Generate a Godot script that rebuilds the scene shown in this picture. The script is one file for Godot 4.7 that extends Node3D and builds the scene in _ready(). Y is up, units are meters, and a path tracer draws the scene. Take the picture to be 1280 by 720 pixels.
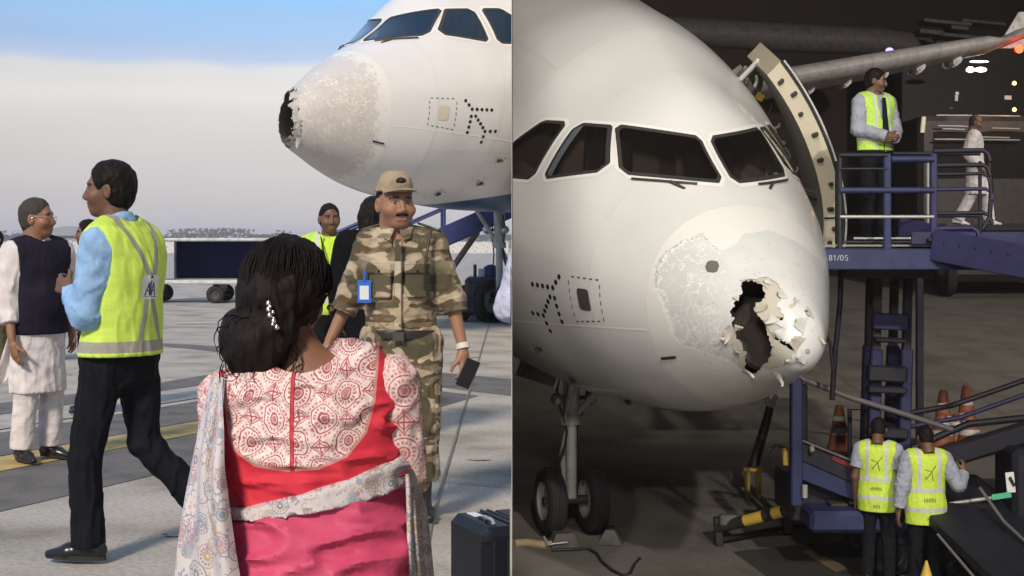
extends Node3D
# Two places side by side: a daylight apron left of an added wall, and a floodlit night apron inside an added dark enclosure right of it.
# y up, metres; the camera stands at x = 0, eye height 1.45 m, looking along -z.

const EYE := 1.45
const FOCAL := 1800.0            # in picture widths of 1280

var M := {}
var used := {}

func at(u: float, v: float, d: float) -> Vector3:
	return Vector3((u - 640.0) / FOCAL * d, EYE + (299.0 - v) / FOCAL * d, -d)

func floor_at(u: float, v: float, lift := 0.0) -> Vector3:      # on the daylight apron
	var d := EYE * FOCAL / (v - 299.0)
	return Vector3((u - 640.0) / FOCAL * d, lift, -d)

func night_y(d: float) -> float:                                # the night apron rises gently away from the camera
	return -3.26 + 0.0787 * d

func night_at(u: float, v: float, lift := 0.0) -> Vector3:
	var d := 4.71 * FOCAL / (v - 299.0 + 0.0787 * FOCAL)
	return Vector3((u - 640.0) / FOCAL * d, night_y(d) + lift, -d)

func numbered(called: String) -> String:
	var n: int = used.get(called, 0)
	used[called] = n + 1
	return called if n == 0 else "%s_%03d" % [called, n]

func tag(o: Node, label := "", category := "", group := "", kind := "") -> Node:
	if label: o.set_meta("label", label)
	if category: o.set_meta("category", category)
	if group: o.set_meta("group", group)
	if kind: o.set_meta("kind", kind)
	return o

func thing(called: String, label: String, category: String, where := Vector3.ZERO, turn := 0.0, group := "") -> Node3D:
	var o := Node3D.new()
	o.name = numbered(called)
	add_child(o, true)
	o.position = where
	o.rotation.y = turn
	tag(o, label, category, group)
	return o

func part(called: String, mesh: Mesh, m: Material, parent: Node, where := Transform3D()) -> MeshInstance3D:
	var o := MeshInstance3D.new()
	o.name = called
	o.mesh = mesh
	o.material_override = m
	o.transform = where
	o.cast_shadow = GeometryInstance3D.SHADOW_CASTING_SETTING_ON
	parent.add_child(o, true)
	return o

func single(called: String, mesh: Mesh, m: Material, label: String, category: String, group := "") -> MeshInstance3D:
	var o := part(numbered(called), mesh, m, self)
	tag(o, label, category, group)
	return o

func struct(called: String, mesh: Mesh, m: Material) -> MeshInstance3D:
	var o := part(numbered(called), mesh, m, self)
	o.set_meta("kind", "structure")
	return o

# ---------------------------------------------------------------- meshes
class Geo:
	var v := PackedVector3Array()
	var n := PackedVector3Array()
	var uv := PackedVector2Array()
	var c := PackedColorArray()
	var idx := PackedInt32Array()

	func tri(a: Vector3, b: Vector3, d: Vector3, na: Vector3, nb: Vector3, nd: Vector3) -> void:
		var k := v.size()
		v.append(a); v.append(b); v.append(d)
		n.append(na); n.append(nb); n.append(nd)
		if (b - a).cross(d - a).dot(na + nb + nd) > 0.0:
			idx.append(k); idx.append(k + 2); idx.append(k + 1)
		else:
			idx.append(k); idx.append(k + 1); idx.append(k + 2)

	func quad(a: Vector3, b: Vector3, d: Vector3, e: Vector3, nn: Vector3) -> Geo:
		tri(a, b, d, nn, nn, nn)
		tri(a, d, e, nn, nn, nn)
		return self

	func box(t: Transform3D, size: Vector3, bevel := 0.0) -> Geo:
		var h := size * 0.5
		var bv: float = min(bevel, min(h.x, min(h.y, h.z)) * 0.9)
		var ax := [Vector3.RIGHT, Vector3.UP, Vector3.BACK]
		for a in 3:
			for s in [-1.0, 1.0]:
				var w: Vector3 = ax[a] * s
				var b: Vector3 = ax[(a + 1) % 3]
				var d: Vector3 = ax[(a + 2) % 3]
				var hb: float = h[(a + 1) % 3] - bv
				var hd: float = h[(a + 2) % 3] - bv
				var o: Vector3 = w * h[a]
				quad(t * (o - b * hb - d * hd), t * (o + b * hb - d * hd), t * (o + b * hb + d * hd), t * (o - b * hb + d * hd), t.basis * w)
		if bv > 0.0:
			for a in 3:
				var e: Vector3 = ax[a]
				var b: Vector3 = ax[(a + 1) % 3]
				var d: Vector3 = ax[(a + 2) % 3]
				var he: float = h[a] - bv
				for sb in [-1.0, 1.0]:
					for sd in [-1.0, 1.0]:
						var p: Vector3 = b * sb * h[(a + 1) % 3] + d * sd * (h[(a + 2) % 3] - bv)
						var q: Vector3 = b * sb * (h[(a + 1) % 3] - bv) + d * sd * h[(a + 2) % 3]
						quad(t * (p - e * he), t * (p + e * he), t * (q + e * he), t * (q - e * he), t.basis * (b * sb + d * sd).normalized())
			for sx in [-1.0, 1.0]:
				for sy in [-1.0, 1.0]:
					for sz in [-1.0, 1.0]:
						var s := Vector3(sx, sy, sz)
						var nn := t.basis * s.normalized()
						tri(t * (s * (h - Vector3(0, bv, bv))), t * (s * (h - Vector3(bv, 0, bv))), t * (s * (h - Vector3(bv, bv, 0))), nn, nn, nn)
		return self

	func cube(centre: Vector3, size: Vector3, bevel := 0.0) -> Geo:
		return box(Transform3D(Basis(), centre), size, bevel)

	func beam(a: Vector3, b: Vector3, w: float, h: float, bevel := 0.0) -> Geo:       # a box from a to b
		var z := (b - a).normalized()
		var up := Vector3.UP if absf(z.y) < 0.95 else Vector3.RIGHT
		var x := up.cross(z).normalized()
		return box(Transform3D(Basis(x, z.cross(x), z), (a + b) * 0.5), Vector3(w, h, a.distance_to(b)), bevel)

	func tube(p: Array, r: Array, sides := 10, caps := true) -> Geo:
		var count := p.size()
		var rings := []
		var side := Vector3.ZERO
		for i in count:
			var dir: Vector3 = (p[mini(i + 1, count - 1)] - p[maxi(i - 1, 0)]).normalized()
			if side == Vector3.ZERO:
				side = (Vector3.UP if absf(dir.y) < 0.9 else Vector3.RIGHT).cross(dir).normalized()
			side = (side - dir * side.dot(dir)).normalized()
			var up := dir.cross(side)
			var ring := []
			var rr: float = r[mini(i, r.size() - 1)]
			for k in sides:
				var g := TAU * k / sides
				var nn := side * cos(g) + up * sin(g)
				ring.append([p[i] + nn * rr, nn])
			rings.append([ring, dir])
		for i in count - 1:
			for k in sides:
				var a: Array = rings[i][0][k]
				var b: Array = rings[i][0][(k + 1) % sides]
				var d: Array = rings[i + 1][0][(k + 1) % sides]
				var e: Array = rings[i + 1][0][k]
				tri(a[0], b[0], d[0], a[1], b[1], d[1])
				tri(a[0], d[0], e[0], a[1], d[1], e[1])
		if caps:
			for q in [[0, -1.0], [count - 1, 1.0]]:
				var ring: Array = rings[q[0]][0]
				var nn: Vector3 = rings[q[0]][1] * q[1]
				for k in sides:
					tri(p[q[0]], ring[k][0], ring[(k + 1) % sides][0], nn, nn, nn)
		return self

	func lathe(prof: Array, t := Transform3D(), segs := 24) -> Geo:      # prof: Vector2(radius, height) about local y
		for i in prof.size() - 1:
			var a: Vector2 = prof[i]
			var b: Vector2 = prof[i + 1]
			var e := b - a
			if e.length() < 1e-6: continue
			var nr := Vector2(e.y, -e.x).normalized()
			for k in segs:
				var g0 := TAU * k / segs
				var g1 := TAU * (k + 1) / segs
				var d0 := Vector3(cos(g0), 0, sin(g0))
				var d1 := Vector3(cos(g1), 0, sin(g1))
				var n0 := t.basis * (d0 * nr.x + Vector3.UP * nr.y)
				var n1 := t.basis * (d1 * nr.x + Vector3.UP * nr.y)
				var p00 := t * (d0 * a.x + Vector3.UP * a.y)
				var p10 := t * (d1 * a.x + Vector3.UP * a.y)
				var p11 := t * (d1 * b.x + Vector3.UP * b.y)
				var p01 := t * (d0 * b.x + Vector3.UP * b.y)
				if a.x > 1e-6: tri(p00, p10, p11, n0, n1, n1)
				if b.x > 1e-6: tri(p00, p11, p01, n0, n1, n0)
		return self

	func ball(centre: Vector3, r: Vector3, segs := 12) -> Geo:
		var prof := []
		for i in segs / 2 + 1:
			var g := -PI / 2 + PI * i / (segs / 2)
			prof.append(Vector2(cos(g), sin(g)))
		return lathe(prof, Transform3D(Basis.from_scale(r), centre), segs)

	func flat(pts: Array, t := Transform3D(), thick := 0.0) -> Geo:          # a polygon in local xy facing +z, extruded back by thick
		var poly := PackedVector2Array(pts)
		var ids := Geometry2D.triangulate_polygon(poly)
		var nn := t.basis.z.normalized()
		for i in range(0, ids.size(), 3):
			var q := []
			for k in 3:
				var p := poly[ids[i + k]]
				q.append(t * Vector3(p.x, p.y, 0))
			tri(q[0], q[1], q[2], nn, nn, nn)
			if thick > 0.0:
				var back := t.basis.z * thick
				tri(q[0] - back, q[1] - back, q[2] - back, -nn, -nn, -nn)
		if thick > 0.0:
			var area := 0.0
			for i in poly.size():
				area += poly[i].cross(poly[(i + 1) % poly.size()])
			for i in poly.size():
				var p := poly[i]
				var q := poly[(i + 1) % poly.size()]
				var e := (q - p).normalized() * signf(area)
				var a := t * Vector3(p.x, p.y, 0)
				var b := t * Vector3(q.x, q.y, 0)
				var back := t.basis.z * thick
				quad(a, b, b - back, a - back, t.basis * Vector3(e.y, -e.x, 0))
		return self

	func sheet(rows: Array, uvs := [], closed := false, flip := false) -> Geo:      # a smooth grid of points
		var h := rows.size()
		var w: int = rows[0].size()
		var k0 := v.size()
		for j in h:
			for i in w:
				var l: Vector3 = rows[j][(i - 1 + w) % w if closed else maxi(i - 1, 0)]
				var r: Vector3 = rows[j][(i + 1) % w if closed else mini(i + 1, w - 1)]
				var d: Vector3 = rows[maxi(j - 1, 0)][i]
				var u: Vector3 = rows[mini(j + 1, h - 1)][i]
				var nn := (r - l).cross(u - d).normalized()
				v.append(rows[j][i])
				n.append(-nn if flip else nn)
				if uvs: uv.append(uvs[j][i])
		for j in h - 1:
			for i in (w if closed else w - 1):
				var a := k0 + j * w + i
				var b := k0 + j * w + (i + 1) % w
				var d := a + w
				var e := b + w
				if flip:
					idx.append_array([a, b, e, a, e, d])
				else:
					idx.append_array([a, e, b, a, d, e])
		return self

	func clip(val: PackedFloat32Array) -> Geo:      # keep what has val > 0, cutting triangles along val = 0
		var g := Geo.new()
		var remap := {}
		var has_uv := uv.size() == v.size()
		var has_c := c.size() == v.size()
		for i in range(0, idx.size(), 3):
			var keys := []
			for k in 3:
				var a := idx[i + k]
				var b := idx[i + (k + 1) % 3]
				var va := val[a]
				var vb := val[b]
				if va > 0.0: keys.append(Vector2i(a, a))
				if (va > 0.0) != (vb > 0.0): keys.append(Vector2i(mini(a, b), maxi(a, b)))
			if keys.size() < 3: continue
			var ids := []
			for key: Vector2i in keys:
				if not remap.has(key):
					remap[key] = g.v.size()
					var a := key.x
					var b := key.y
					var t := 0.0 if a == b else val[a] / (val[a] - val[b])
					g.v.append(v[a].lerp(v[b], t))
					g.n.append(n[a].lerp(n[b], t).normalized())
					if has_uv: g.uv.append(uv[a].lerp(uv[b], t))
					if has_c: g.c.append(c[a].lerp(c[b], t))
				ids.append(remap[key])
			for k in range(1, ids.size() - 1):
				g.idx.append_array([ids[0], ids[k], ids[k + 1]])
		return g

	func push(by: float) -> Geo:      # moved along the normals
		for i in v.size(): v[i] += n[i] * by
		return self

	func add(o: Geo) -> Geo:
		var k := v.size()
		v.append_array(o.v); n.append_array(o.n); uv.append_array(o.uv); c.append_array(o.c)
		for i in o.idx: idx.append(k + i)
		return self

	func moved(t: Transform3D) -> Geo:
		for i in v.size():
			v[i] = t * v[i]
			n[i] = (t.basis * n[i]).normalized()
		if t.basis.determinant() < 0.0:
			for i in range(0, idx.size(), 3):
				var k := idx[i]
				idx[i] = idx[i + 1]
				idx[i + 1] = k
		return self

	func mesh() -> ArrayMesh:
		var a := []
		a.resize(Mesh.ARRAY_MAX)
		a[Mesh.ARRAY_VERTEX] = v
		a[Mesh.ARRAY_NORMAL] = n
		if uv.size() == v.size() and uv.size(): a[Mesh.ARRAY_TEX_UV] = uv
		if c.size() == v.size() and c.size(): a[Mesh.ARRAY_COLOR] = c
		a[Mesh.ARRAY_INDEX] = idx
		var m := ArrayMesh.new()
		if v.size(): m.add_surface_from_arrays(Mesh.PRIMITIVE_TRIANGLES, a)
		return m

	func outside(xf: Transform3D) -> Geo:      # what lies left of the added wall
		var val := PackedFloat32Array()
		val.resize(v.size())
		var any := false
		for i in v.size():
			val[i] = -0.008 - (xf * v[i]).x
			if val[i] <= 0.0: any = true
		return clip(val) if any else self


# ---------------------------------------------------------------- a distance field and its surface net
class Field:
	var lo: Vector3
	var h: float
	var nx: int
	var ny: int
	var nz: int
	var v: PackedFloat32Array

	func _init(a: Vector3, b: Vector3, cell: float) -> void:
		h = cell
		lo = a
		nx = int((b.x - a.x) / h) + 2
		ny = int((b.y - a.y) / h) + 2
		nz = int((b.z - a.z) / h) + 2
		v.resize(nx * ny * nz)
		v.fill(10.0)

	func span(a: Vector3, b: Vector3) -> Array:
		return [maxi(0, int((a.x - lo.x) / h)), mini(nx - 1, int((b.x - lo.x) / h) + 1), maxi(0, int((a.y - lo.y) / h)), mini(ny - 1, int((b.y - lo.y) / h) + 1), maxi(0, int((a.z - lo.z) / h)), mini(nz - 1, int((b.z - lo.z) / h) + 1)]

	func cone(a: Vector3, b: Vector3, ra: float, rb: float, k := 0.02, fz := 1.0, fx := 1.0) -> void:
		var m := k + 2.5 * h
		var big := maxf(ra, rb)
		var pad := Vector3(big * fx + m, big + m, big * fz + m)
		var s := span(a.min(b) - pad, a.max(b) + pad)
		var bx := (b.x - a.x) / fx
		var by := b.y - a.y
		var bz := (b.z - a.z) / fz
		var bb := maxf(bx * bx + by * by + bz * bz, 1e-9)
		var fm := minf(1.0, minf(fz, fx))
		for iz in range(s[4], s[5] + 1):
			var qz := (lo.z + iz * h - a.z) / fz
			for iy in range(s[2], s[3] + 1):
				var qy := lo.y + iy * h - a.y
				var row := (iz * ny + iy) * nx
				for ix in range(s[0], s[1] + 1):
					var qx := (lo.x + ix * h - a.x) / fx
					var t := clampf((qx * bx + qy * by + qz * bz) / bb, 0.0, 1.0)
					var ex := qx - bx * t
					var ey := qy - by * t
					var ez := qz - bz * t
					var d := (sqrt(ex * ex + ey * ey + ez * ez) - ra - (rb - ra) * t) * fm
					var o := v[row + ix]
					var g := k - absf(o - d)
					d = minf(o, d)
					if g > 0.0: d -= g * g / k * 0.25
					v[row + ix] = d

	func ell(c: Vector3, r: Vector3, k := 0.02, basis := Basis()) -> void:
		var big := maxf(r.x, maxf(r.y, r.z)) + k + 2.5 * h
		var s := span(c - Vector3.ONE * big, c + Vector3.ONE * big)
		var inv := basis.transposed()
		var rm := minf(r.x, minf(r.y, r.z))
		for iz in range(s[4], s[5] + 1):
			for iy in range(s[2], s[3] + 1):
				var row := (iz * ny + iy) * nx
				for ix in range(s[0], s[1] + 1):
					var q := inv * (Vector3(lo.x + ix * h, lo.y + iy * h, lo.z + iz * h) - c)
					var e := q / r
					var l := e.length()
					var g2 := (e / r).length()
					var d := -rm if g2 < 1e-6 else l * (l - 1.0) / g2
					var o := v[row + ix]
					var g := k - absf(o - d)
					d = minf(o, d)
					if g > 0.0: d -= g * g / k * 0.25
					v[row + ix] = d

	func carve(c: Vector3, r: Vector3, k := 0.005, basis := Basis()) -> void:
		var big := maxf(r.x, maxf(r.y, r.z)) + k + 2.5 * h
		var s := span(c - Vector3.ONE * big, c + Vector3.ONE * big)
		var inv := basis.transposed()
		var rm := minf(r.x, minf(r.y, r.z))
		for iz in range(s[4], s[5] + 1):
			for iy in range(s[2], s[3] + 1):
				var row := (iz * ny + iy) * nx
				for ix in range(s[0], s[1] + 1):
					var q := inv * (Vector3(lo.x + ix * h, lo.y + iy * h, lo.z + iz * h) - c)
					var e := q / r
					var l := e.length()
					var g2 := (e / r).length()
					var d := rm if g2 < 1e-6 else -l * (l - 1.0) / g2
					var o := v[row + ix]
					var g := k - absf(o - d)
					d = maxf(o, d)
					if g > 0.0: d += g * g / k * 0.25
					v[row + ix] = d

	func cut(p: Vector3, nn: Vector3, reach := 99.0) -> void:      # takes away what lies on the side that nn points to
		for iz in nz:
			for iy in ny:
				var row := (iz * ny + iy) * nx
				for ix in nx:
					var o := v[row + ix]
					if o < h * 4.0:
						var q := Vector3(lo.x + ix * h, lo.y + iy * h, lo.z + iz * h) - p
						if q.length_squared() < reach * reach:
							v[row + ix] = maxf(o, q.dot(nn))

	func rough(noise: FastNoiseLite, amp: float, stretch := Vector3.ONE) -> void:
		for iz in nz:
			for iy in ny:
				var row := (iz * ny + iy) * nx
				for ix in nx:
					if absf(v[row + ix]) < h * 3.0 + amp:
						v[row + ix] += amp * noise.get_noise_3d((lo.x + ix * h) * stretch.x, (lo.y + iy * h) * stretch.y, (lo.z + iz * h) * stretch.z)

	func folds(noise: FastNoiseLite, amp: float, stretch := Vector3.ONE) -> void:      # soft creases: ridges of the noise stand proud
		for iz in nz:
			for iy in ny:
				var row := (iz * ny + iy) * nx
				for ix in nx:
					if absf(v[row + ix]) < h * 3.0 + amp:
						var q := noise.get_noise_3d((lo.x + ix * h) * stretch.x, (lo.y + iy * h) * stretch.y, (lo.z + iz * h) * stretch.z)
						v[row + ix] += amp * (minf(absf(q) * 2.6, 1.0) - 0.55)

	func geo() -> Geo:
		var g := Geo.new()
		var cell := PackedInt32Array()
		cell.resize(v.size())
		cell.fill(-1)
		var st := [0, 1, nx, nx + 1, nx * ny, nx * ny + 1, nx * ny + nx, nx * ny + nx + 1]
		var edges := [[0, 1], [2, 3], [4, 5], [6, 7], [0, 2], [1, 3], [4, 6], [5, 7], [0, 4], [1, 5], [2, 6], [3, 7]]
		var corner := []
		for k in 8: corner.append(Vector3(k & 1, (k >> 1) & 1, k >> 2))
		var lim := h * 2.5
		for iz in nz - 1:
			for iy in ny - 1:
				var row := (iz * ny + iy) * nx
				for ix in nx - 1:
					var b := row + ix
					var f := v[b]
					if f > lim or f < -lim: continue
					var neg := 0
					for k in 8:
						if v[b + st[k]] < 0.0: neg += 1
					if neg == 0 or neg == 8: continue
					var sum := Vector3.ZERO
					var cnt := 0
					for e in edges:
						var fa := v[b + st[e[0]]]
						var fb := v[b + st[e[1]]]
						if (fa < 0.0) != (fb < 0.0):
							sum += corner[e[0]].lerp(corner[e[1]], fa / (fa - fb))
							cnt += 1
					var p := sum / cnt
					cell[b] = g.v.size()
					g.v.append(lo + (Vector3(ix, iy, iz) + p) * h)
					var fx := 0.0
					var fy := 0.0
					var fz := 0.0
					for k in 4:
						fx += v[b + st[k * 2 + 1]] - v[b + st[k * 2]]
						fz += v[b + st[k + 4]] - v[b + st[k]]
					for k in [0, 1, 4, 5]:
						fy += v[b + st[k + 2]] - v[b + st[k]]
					g.n.append(Vector3(fx, fy, fz).normalized())
		var dx := [1, nx, nx * ny]
		for iz in range(1, nz - 1):
			for iy in range(1, ny - 1):
				var row := (iz * ny + iy) * nx
				for ix in range(1, nx - 1):
					var b := row + ix
					var f := v[b]
					if f > lim or f < -lim: continue
					for a in 3:
						var f2 := v[b + dx[a]]
						if (f < 0.0) == (f2 < 0.0): continue
						var u: int = dx[(a + 1) % 3]
						var w: int = dx[(a + 2) % 3]
						var q0 := cell[b - u - w]
						var q1 := cell[b - w]
						var q2 := cell[b]
						var q3 := cell[b - u]
						if q0 < 0 or q1 < 0 or q2 < 0 or q3 < 0: continue
						if f < 0.0:
							g.idx.append_array([q0, q2, q1, q0, q3, q2])
						else:
							g.idx.append_array([q0, q1, q2, q0, q2, q3])
		return g

# ---------------------------------------------------------------- materials
func noise(freq: float, seed_: int, octaves := 4, kind := FastNoiseLite.TYPE_SIMPLEX_SMOOTH) -> FastNoiseLite:
	var n := FastNoiseLite.new()
	n.noise_type = kind
	n.seed = seed_
	n.frequency = freq
	n.fractal_octaves = octaves
	return n

func noise_tex(freq: float, seed_: int, size: int, stops := [], octaves := 4, bump := 0.0) -> NoiseTexture2D:
	var t := NoiseTexture2D.new()
	t.width = size
	t.height = size
	t.seamless = true
	t.noise = noise(freq, seed_, octaves)
	if bump > 0.0:
		t.as_normal_map = true
		t.bump_strength = bump
	elif stops:
		var g := Gradient.new()
		var offs := PackedFloat32Array()
		var cols := PackedColorArray()
		for s in stops:
			offs.append(s[0])
			cols.append(s[1])
		g.offsets = offs
		g.colors = cols
		t.color_ramp = g
	return t

func lin(r: float, g: float, b: float) -> Color:
	return Color(r, g, b).linear_to_srgb()

func grey(x: float) -> Color:
	return Color(x, x, x)

func mat(called: String, col: Color, rough := 0.8, metal := 0.0) -> StandardMaterial3D:      # col in linear base colour
	var m := StandardMaterial3D.new()
	m.resource_name = called
	m.albedo_color = col.linear_to_srgb()
	m.roughness = rough
	m.metallic = metal
	M[called] = m
	return m

func triplanar(m: StandardMaterial3D, scale_: float, world := false) -> StandardMaterial3D:
	m.uv1_triplanar = true
	m.uv1_world_triplanar = world
	m.uv1_scale = Vector3.ONE * scale_
	return m

func with_normal(m: StandardMaterial3D, t: Texture2D, strength: float) -> StandardMaterial3D:
	m.normal_enabled = true
	m.normal_texture = t
	m.normal_scale = strength
	return m

var weave: Texture2D
var mottle: Texture2D
var crease: Texture2D

func cloth(called: String, col: Color, rough := 0.85, strength := 0.6) -> StandardMaterial3D:
	var m := mat(called, col, rough)
	m.albedo_texture = mottle
	triplanar(m, 1.6)
	with_normal(m, crease, strength)
	m.metallic_specular = 0.22
	return m

func metal_paint(called: String, col: Color, rough := 0.4) -> StandardMaterial3D:
	var m := mat(called, col, rough)
	m.albedo_texture = grime
	triplanar(m, 0.9)
	return m

var grime: Texture2D

func glowing(called: String, col: Color, energy: float) -> StandardMaterial3D:
	var m := mat(called, Color(0.02, 0.02, 0.02), 0.5)
	m.emission_enabled = true
	m.emission = col.linear_to_srgb()
	m.emission_energy_multiplier = energy
	return m

func pad(p: Vector2, poly: PackedVector2Array) -> float:      # signed distance, positive inside
	var d := INF
	var inside := false
	var m := poly.size()
	for i in m:
		var a := poly[i]
		var b := poly[(i + 1) % m]
		var ba := b - a
		var t := clampf((p - a).dot(ba) / ba.length_squared(), 0.0, 1.0)
		d = minf(d, p.distance_to(a + ba * t))
		if (a.y > p.y) != (b.y > p.y) and p.x < (b.x - a.x) * (p.y - a.y) / (b.y - a.y) + a.x: inside = not inside
	return d if inside else -d

func camo_image(size: int) -> ImageTexture:
	var im := Image.create(size, size, false, Image.FORMAT_RGB8)
	var n1 := noise(1.0, 5, 2)
	var n2 := noise(1.0, 9, 2)
	var n3 := noise(1.0, 21, 2)
	var sand := lin(0.41, 0.33, 0.235)
	var light := lin(0.50, 0.43, 0.33)
	var olive := lin(0.088, 0.080, 0.050)
	var brown := lin(0.125, 0.085, 0.052)
	for y in size:
		for x in size:
			var ax := TAU * x / size
			var ay := TAU * y / size
			# seamless: walk round two circles
			var a := Vector3(cos(ax) * 1.05, sin(ax) * 1.05, cos(ay) * 1.7)
			var b := sin(ay) * 1.7
			var q := Vector3(a.x + b * 0.31, a.y - b * 0.2, a.z + b)
			var c := sand if n3.get_noise_3dv(q * 0.8) < 0.1 else light
			if n2.get_noise_3dv(q * 0.95) > 0.16: c = brown
			if n1.get_noise_3dv(q * 0.75) > 0.02: c = olive
			im.set_pixel(x, y, c)
	return ImageTexture.create_from_image(im)

func line_on(im: Image, a: Vector2, b: Vector2, w: float, col: Color) -> void:
	var lo := a.min(b) - Vector2.ONE * w
	var hi := a.max(b) + Vector2.ONE * w
	var ba := b - a
	for y in range(maxi(0, int(lo.y)), mini(im.get_height(), int(hi.y) + 1)):
		for x in range(maxi(0, int(lo.x)), mini(im.get_width(), int(hi.x) + 1)):
			var p := Vector2(x + 0.5, y + 0.5)
			var t := clampf((p - a).dot(ba) / maxf(ba.length_squared(), 1e-6), 0.0, 1.0)
			if p.distance_to(a + ba * t) <= w * 0.5: im.set_pixel(x, y, col)

func ring_on(im: Image, c: Vector2, r: float, w: float, col: Color, dots := 0) -> void:
	for y in range(int(c.y - r - w), int(c.y + r + w) + 1):
		for x in range(int(c.x - r - w), int(c.x + r + w) + 1):
			var p := Vector2(x + 0.5, y + 0.5) - c
			if absf(p.length() - r) > w * 0.5: continue
			if dots > 0 and fposmod(p.angle() / TAU * dots, 1.0) > 0.6: continue
			im.set_pixel(posmod(x, im.get_width()), posmod(y, im.get_height()), col)

func block_print(size: int) -> ImageTexture:      # the blouse yoke: red rings and diamonds printed on cream
	var im := Image.create(size, size, false, Image.FORMAT_RGB8)
	var cream := lin(0.80, 0.66, 0.64)
	var red := lin(0.38, 0.09, 0.11)
	var faded := lin(0.52, 0.20, 0.22)
	im.fill(cream)
	var h := size * 0.5
	for k in [Vector2(0, 0), Vector2(size, 0), Vector2(0, size), Vector2(size, size), Vector2(h, h)]:
		ring_on(im, k, size * 0.30, size * 0.035, faded, 26)
		ring_on(im, k, size * 0.245, size * 0.022, red)
		ring_on(im, k, size * 0.17, size * 0.05, faded, 16)
		ring_on(im, k, size * 0.095, size * 0.035, red)
		ring_on(im, k, size * 0.035, size * 0.055, faded)
	for k in [Vector2(h, 0), Vector2(0, h), Vector2(h, size), Vector2(size, h)]:
		for g in 4:
			var a := Vector2.from_angle(TAU * g / 4) * size * 0.185
			var b := Vector2.from_angle(TAU * (g + 1) / 4) * size * 0.185
			line_on(im, k + a, k + b, size * 0.02, red)
			line_on(im, k + a * 0.66, k + b * 0.66, size * 0.03, faded)
			line_on(im, k, k + a * 0.8, size * 0.03, red)
	var nz := noise(0.05, 3, 3)
	for y in size:
		for x in size:
			var f := 1.0 + 0.12 * nz.get_noise_2d(x, y)
			var c := im.get_pixel(x, y)
			im.set_pixel(x, y, Color(c.r * f, c.g * f, c.b * f))
	im.generate_mipmaps()
	return ImageTexture.create_from_image(im)

func paisley_print(size: int) -> ImageTexture:      # the pale drape: blue-grey, rose and ochre line work on off-white
	var im := Image.create(size, size, false, Image.FORMAT_RGB8)
	im.fill(lin(0.60, 0.57, 0.58))
	var rng := RandomNumberGenerator.new()
	rng.seed = 77
	var inks := [lin(0.25, 0.30, 0.40), lin(0.50, 0.30, 0.33), lin(0.48, 0.36, 0.22), lin(0.33, 0.36, 0.44), lin(0.30, 0.27, 0.33)]
	for i in 46:
		var c := Vector2(rng.randf() * size, rng.randf() * size)
		var r := size * rng.randf_range(0.02, 0.075)
		var ink: Color = inks[i % 5]
		ring_on(im, c, r, size * 0.008, ink)
		ring_on(im, c, r * 0.68, size * 0.016, inks[(i + 2) % 5], 14)
		ring_on(im, c, r * 0.3, size * 0.02, ink)
		var d := Vector2.from_angle(rng.randf() * TAU)
		var p := c + d * r
		for k in 10:
			d = d.rotated(0.28)
			var q := p + d * r * 0.3
			line_on(im, p, q, size * 0.007, ink)
			if k % 2 == 0: line_on(im, q, q + d.orthogonal() * r * 0.35, size * 0.006, inks[(i + 1) % 5])
			p = q
	for i in 260:
		var c := Vector2(rng.randf() * size, rng.randf() * size)
		ring_on(im, c, size * rng.randf_range(0.002, 0.009), size * 0.006, inks[i % 5])
	im.generate_mipmaps()
	return ImageTexture.create_from_image(im)

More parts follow.
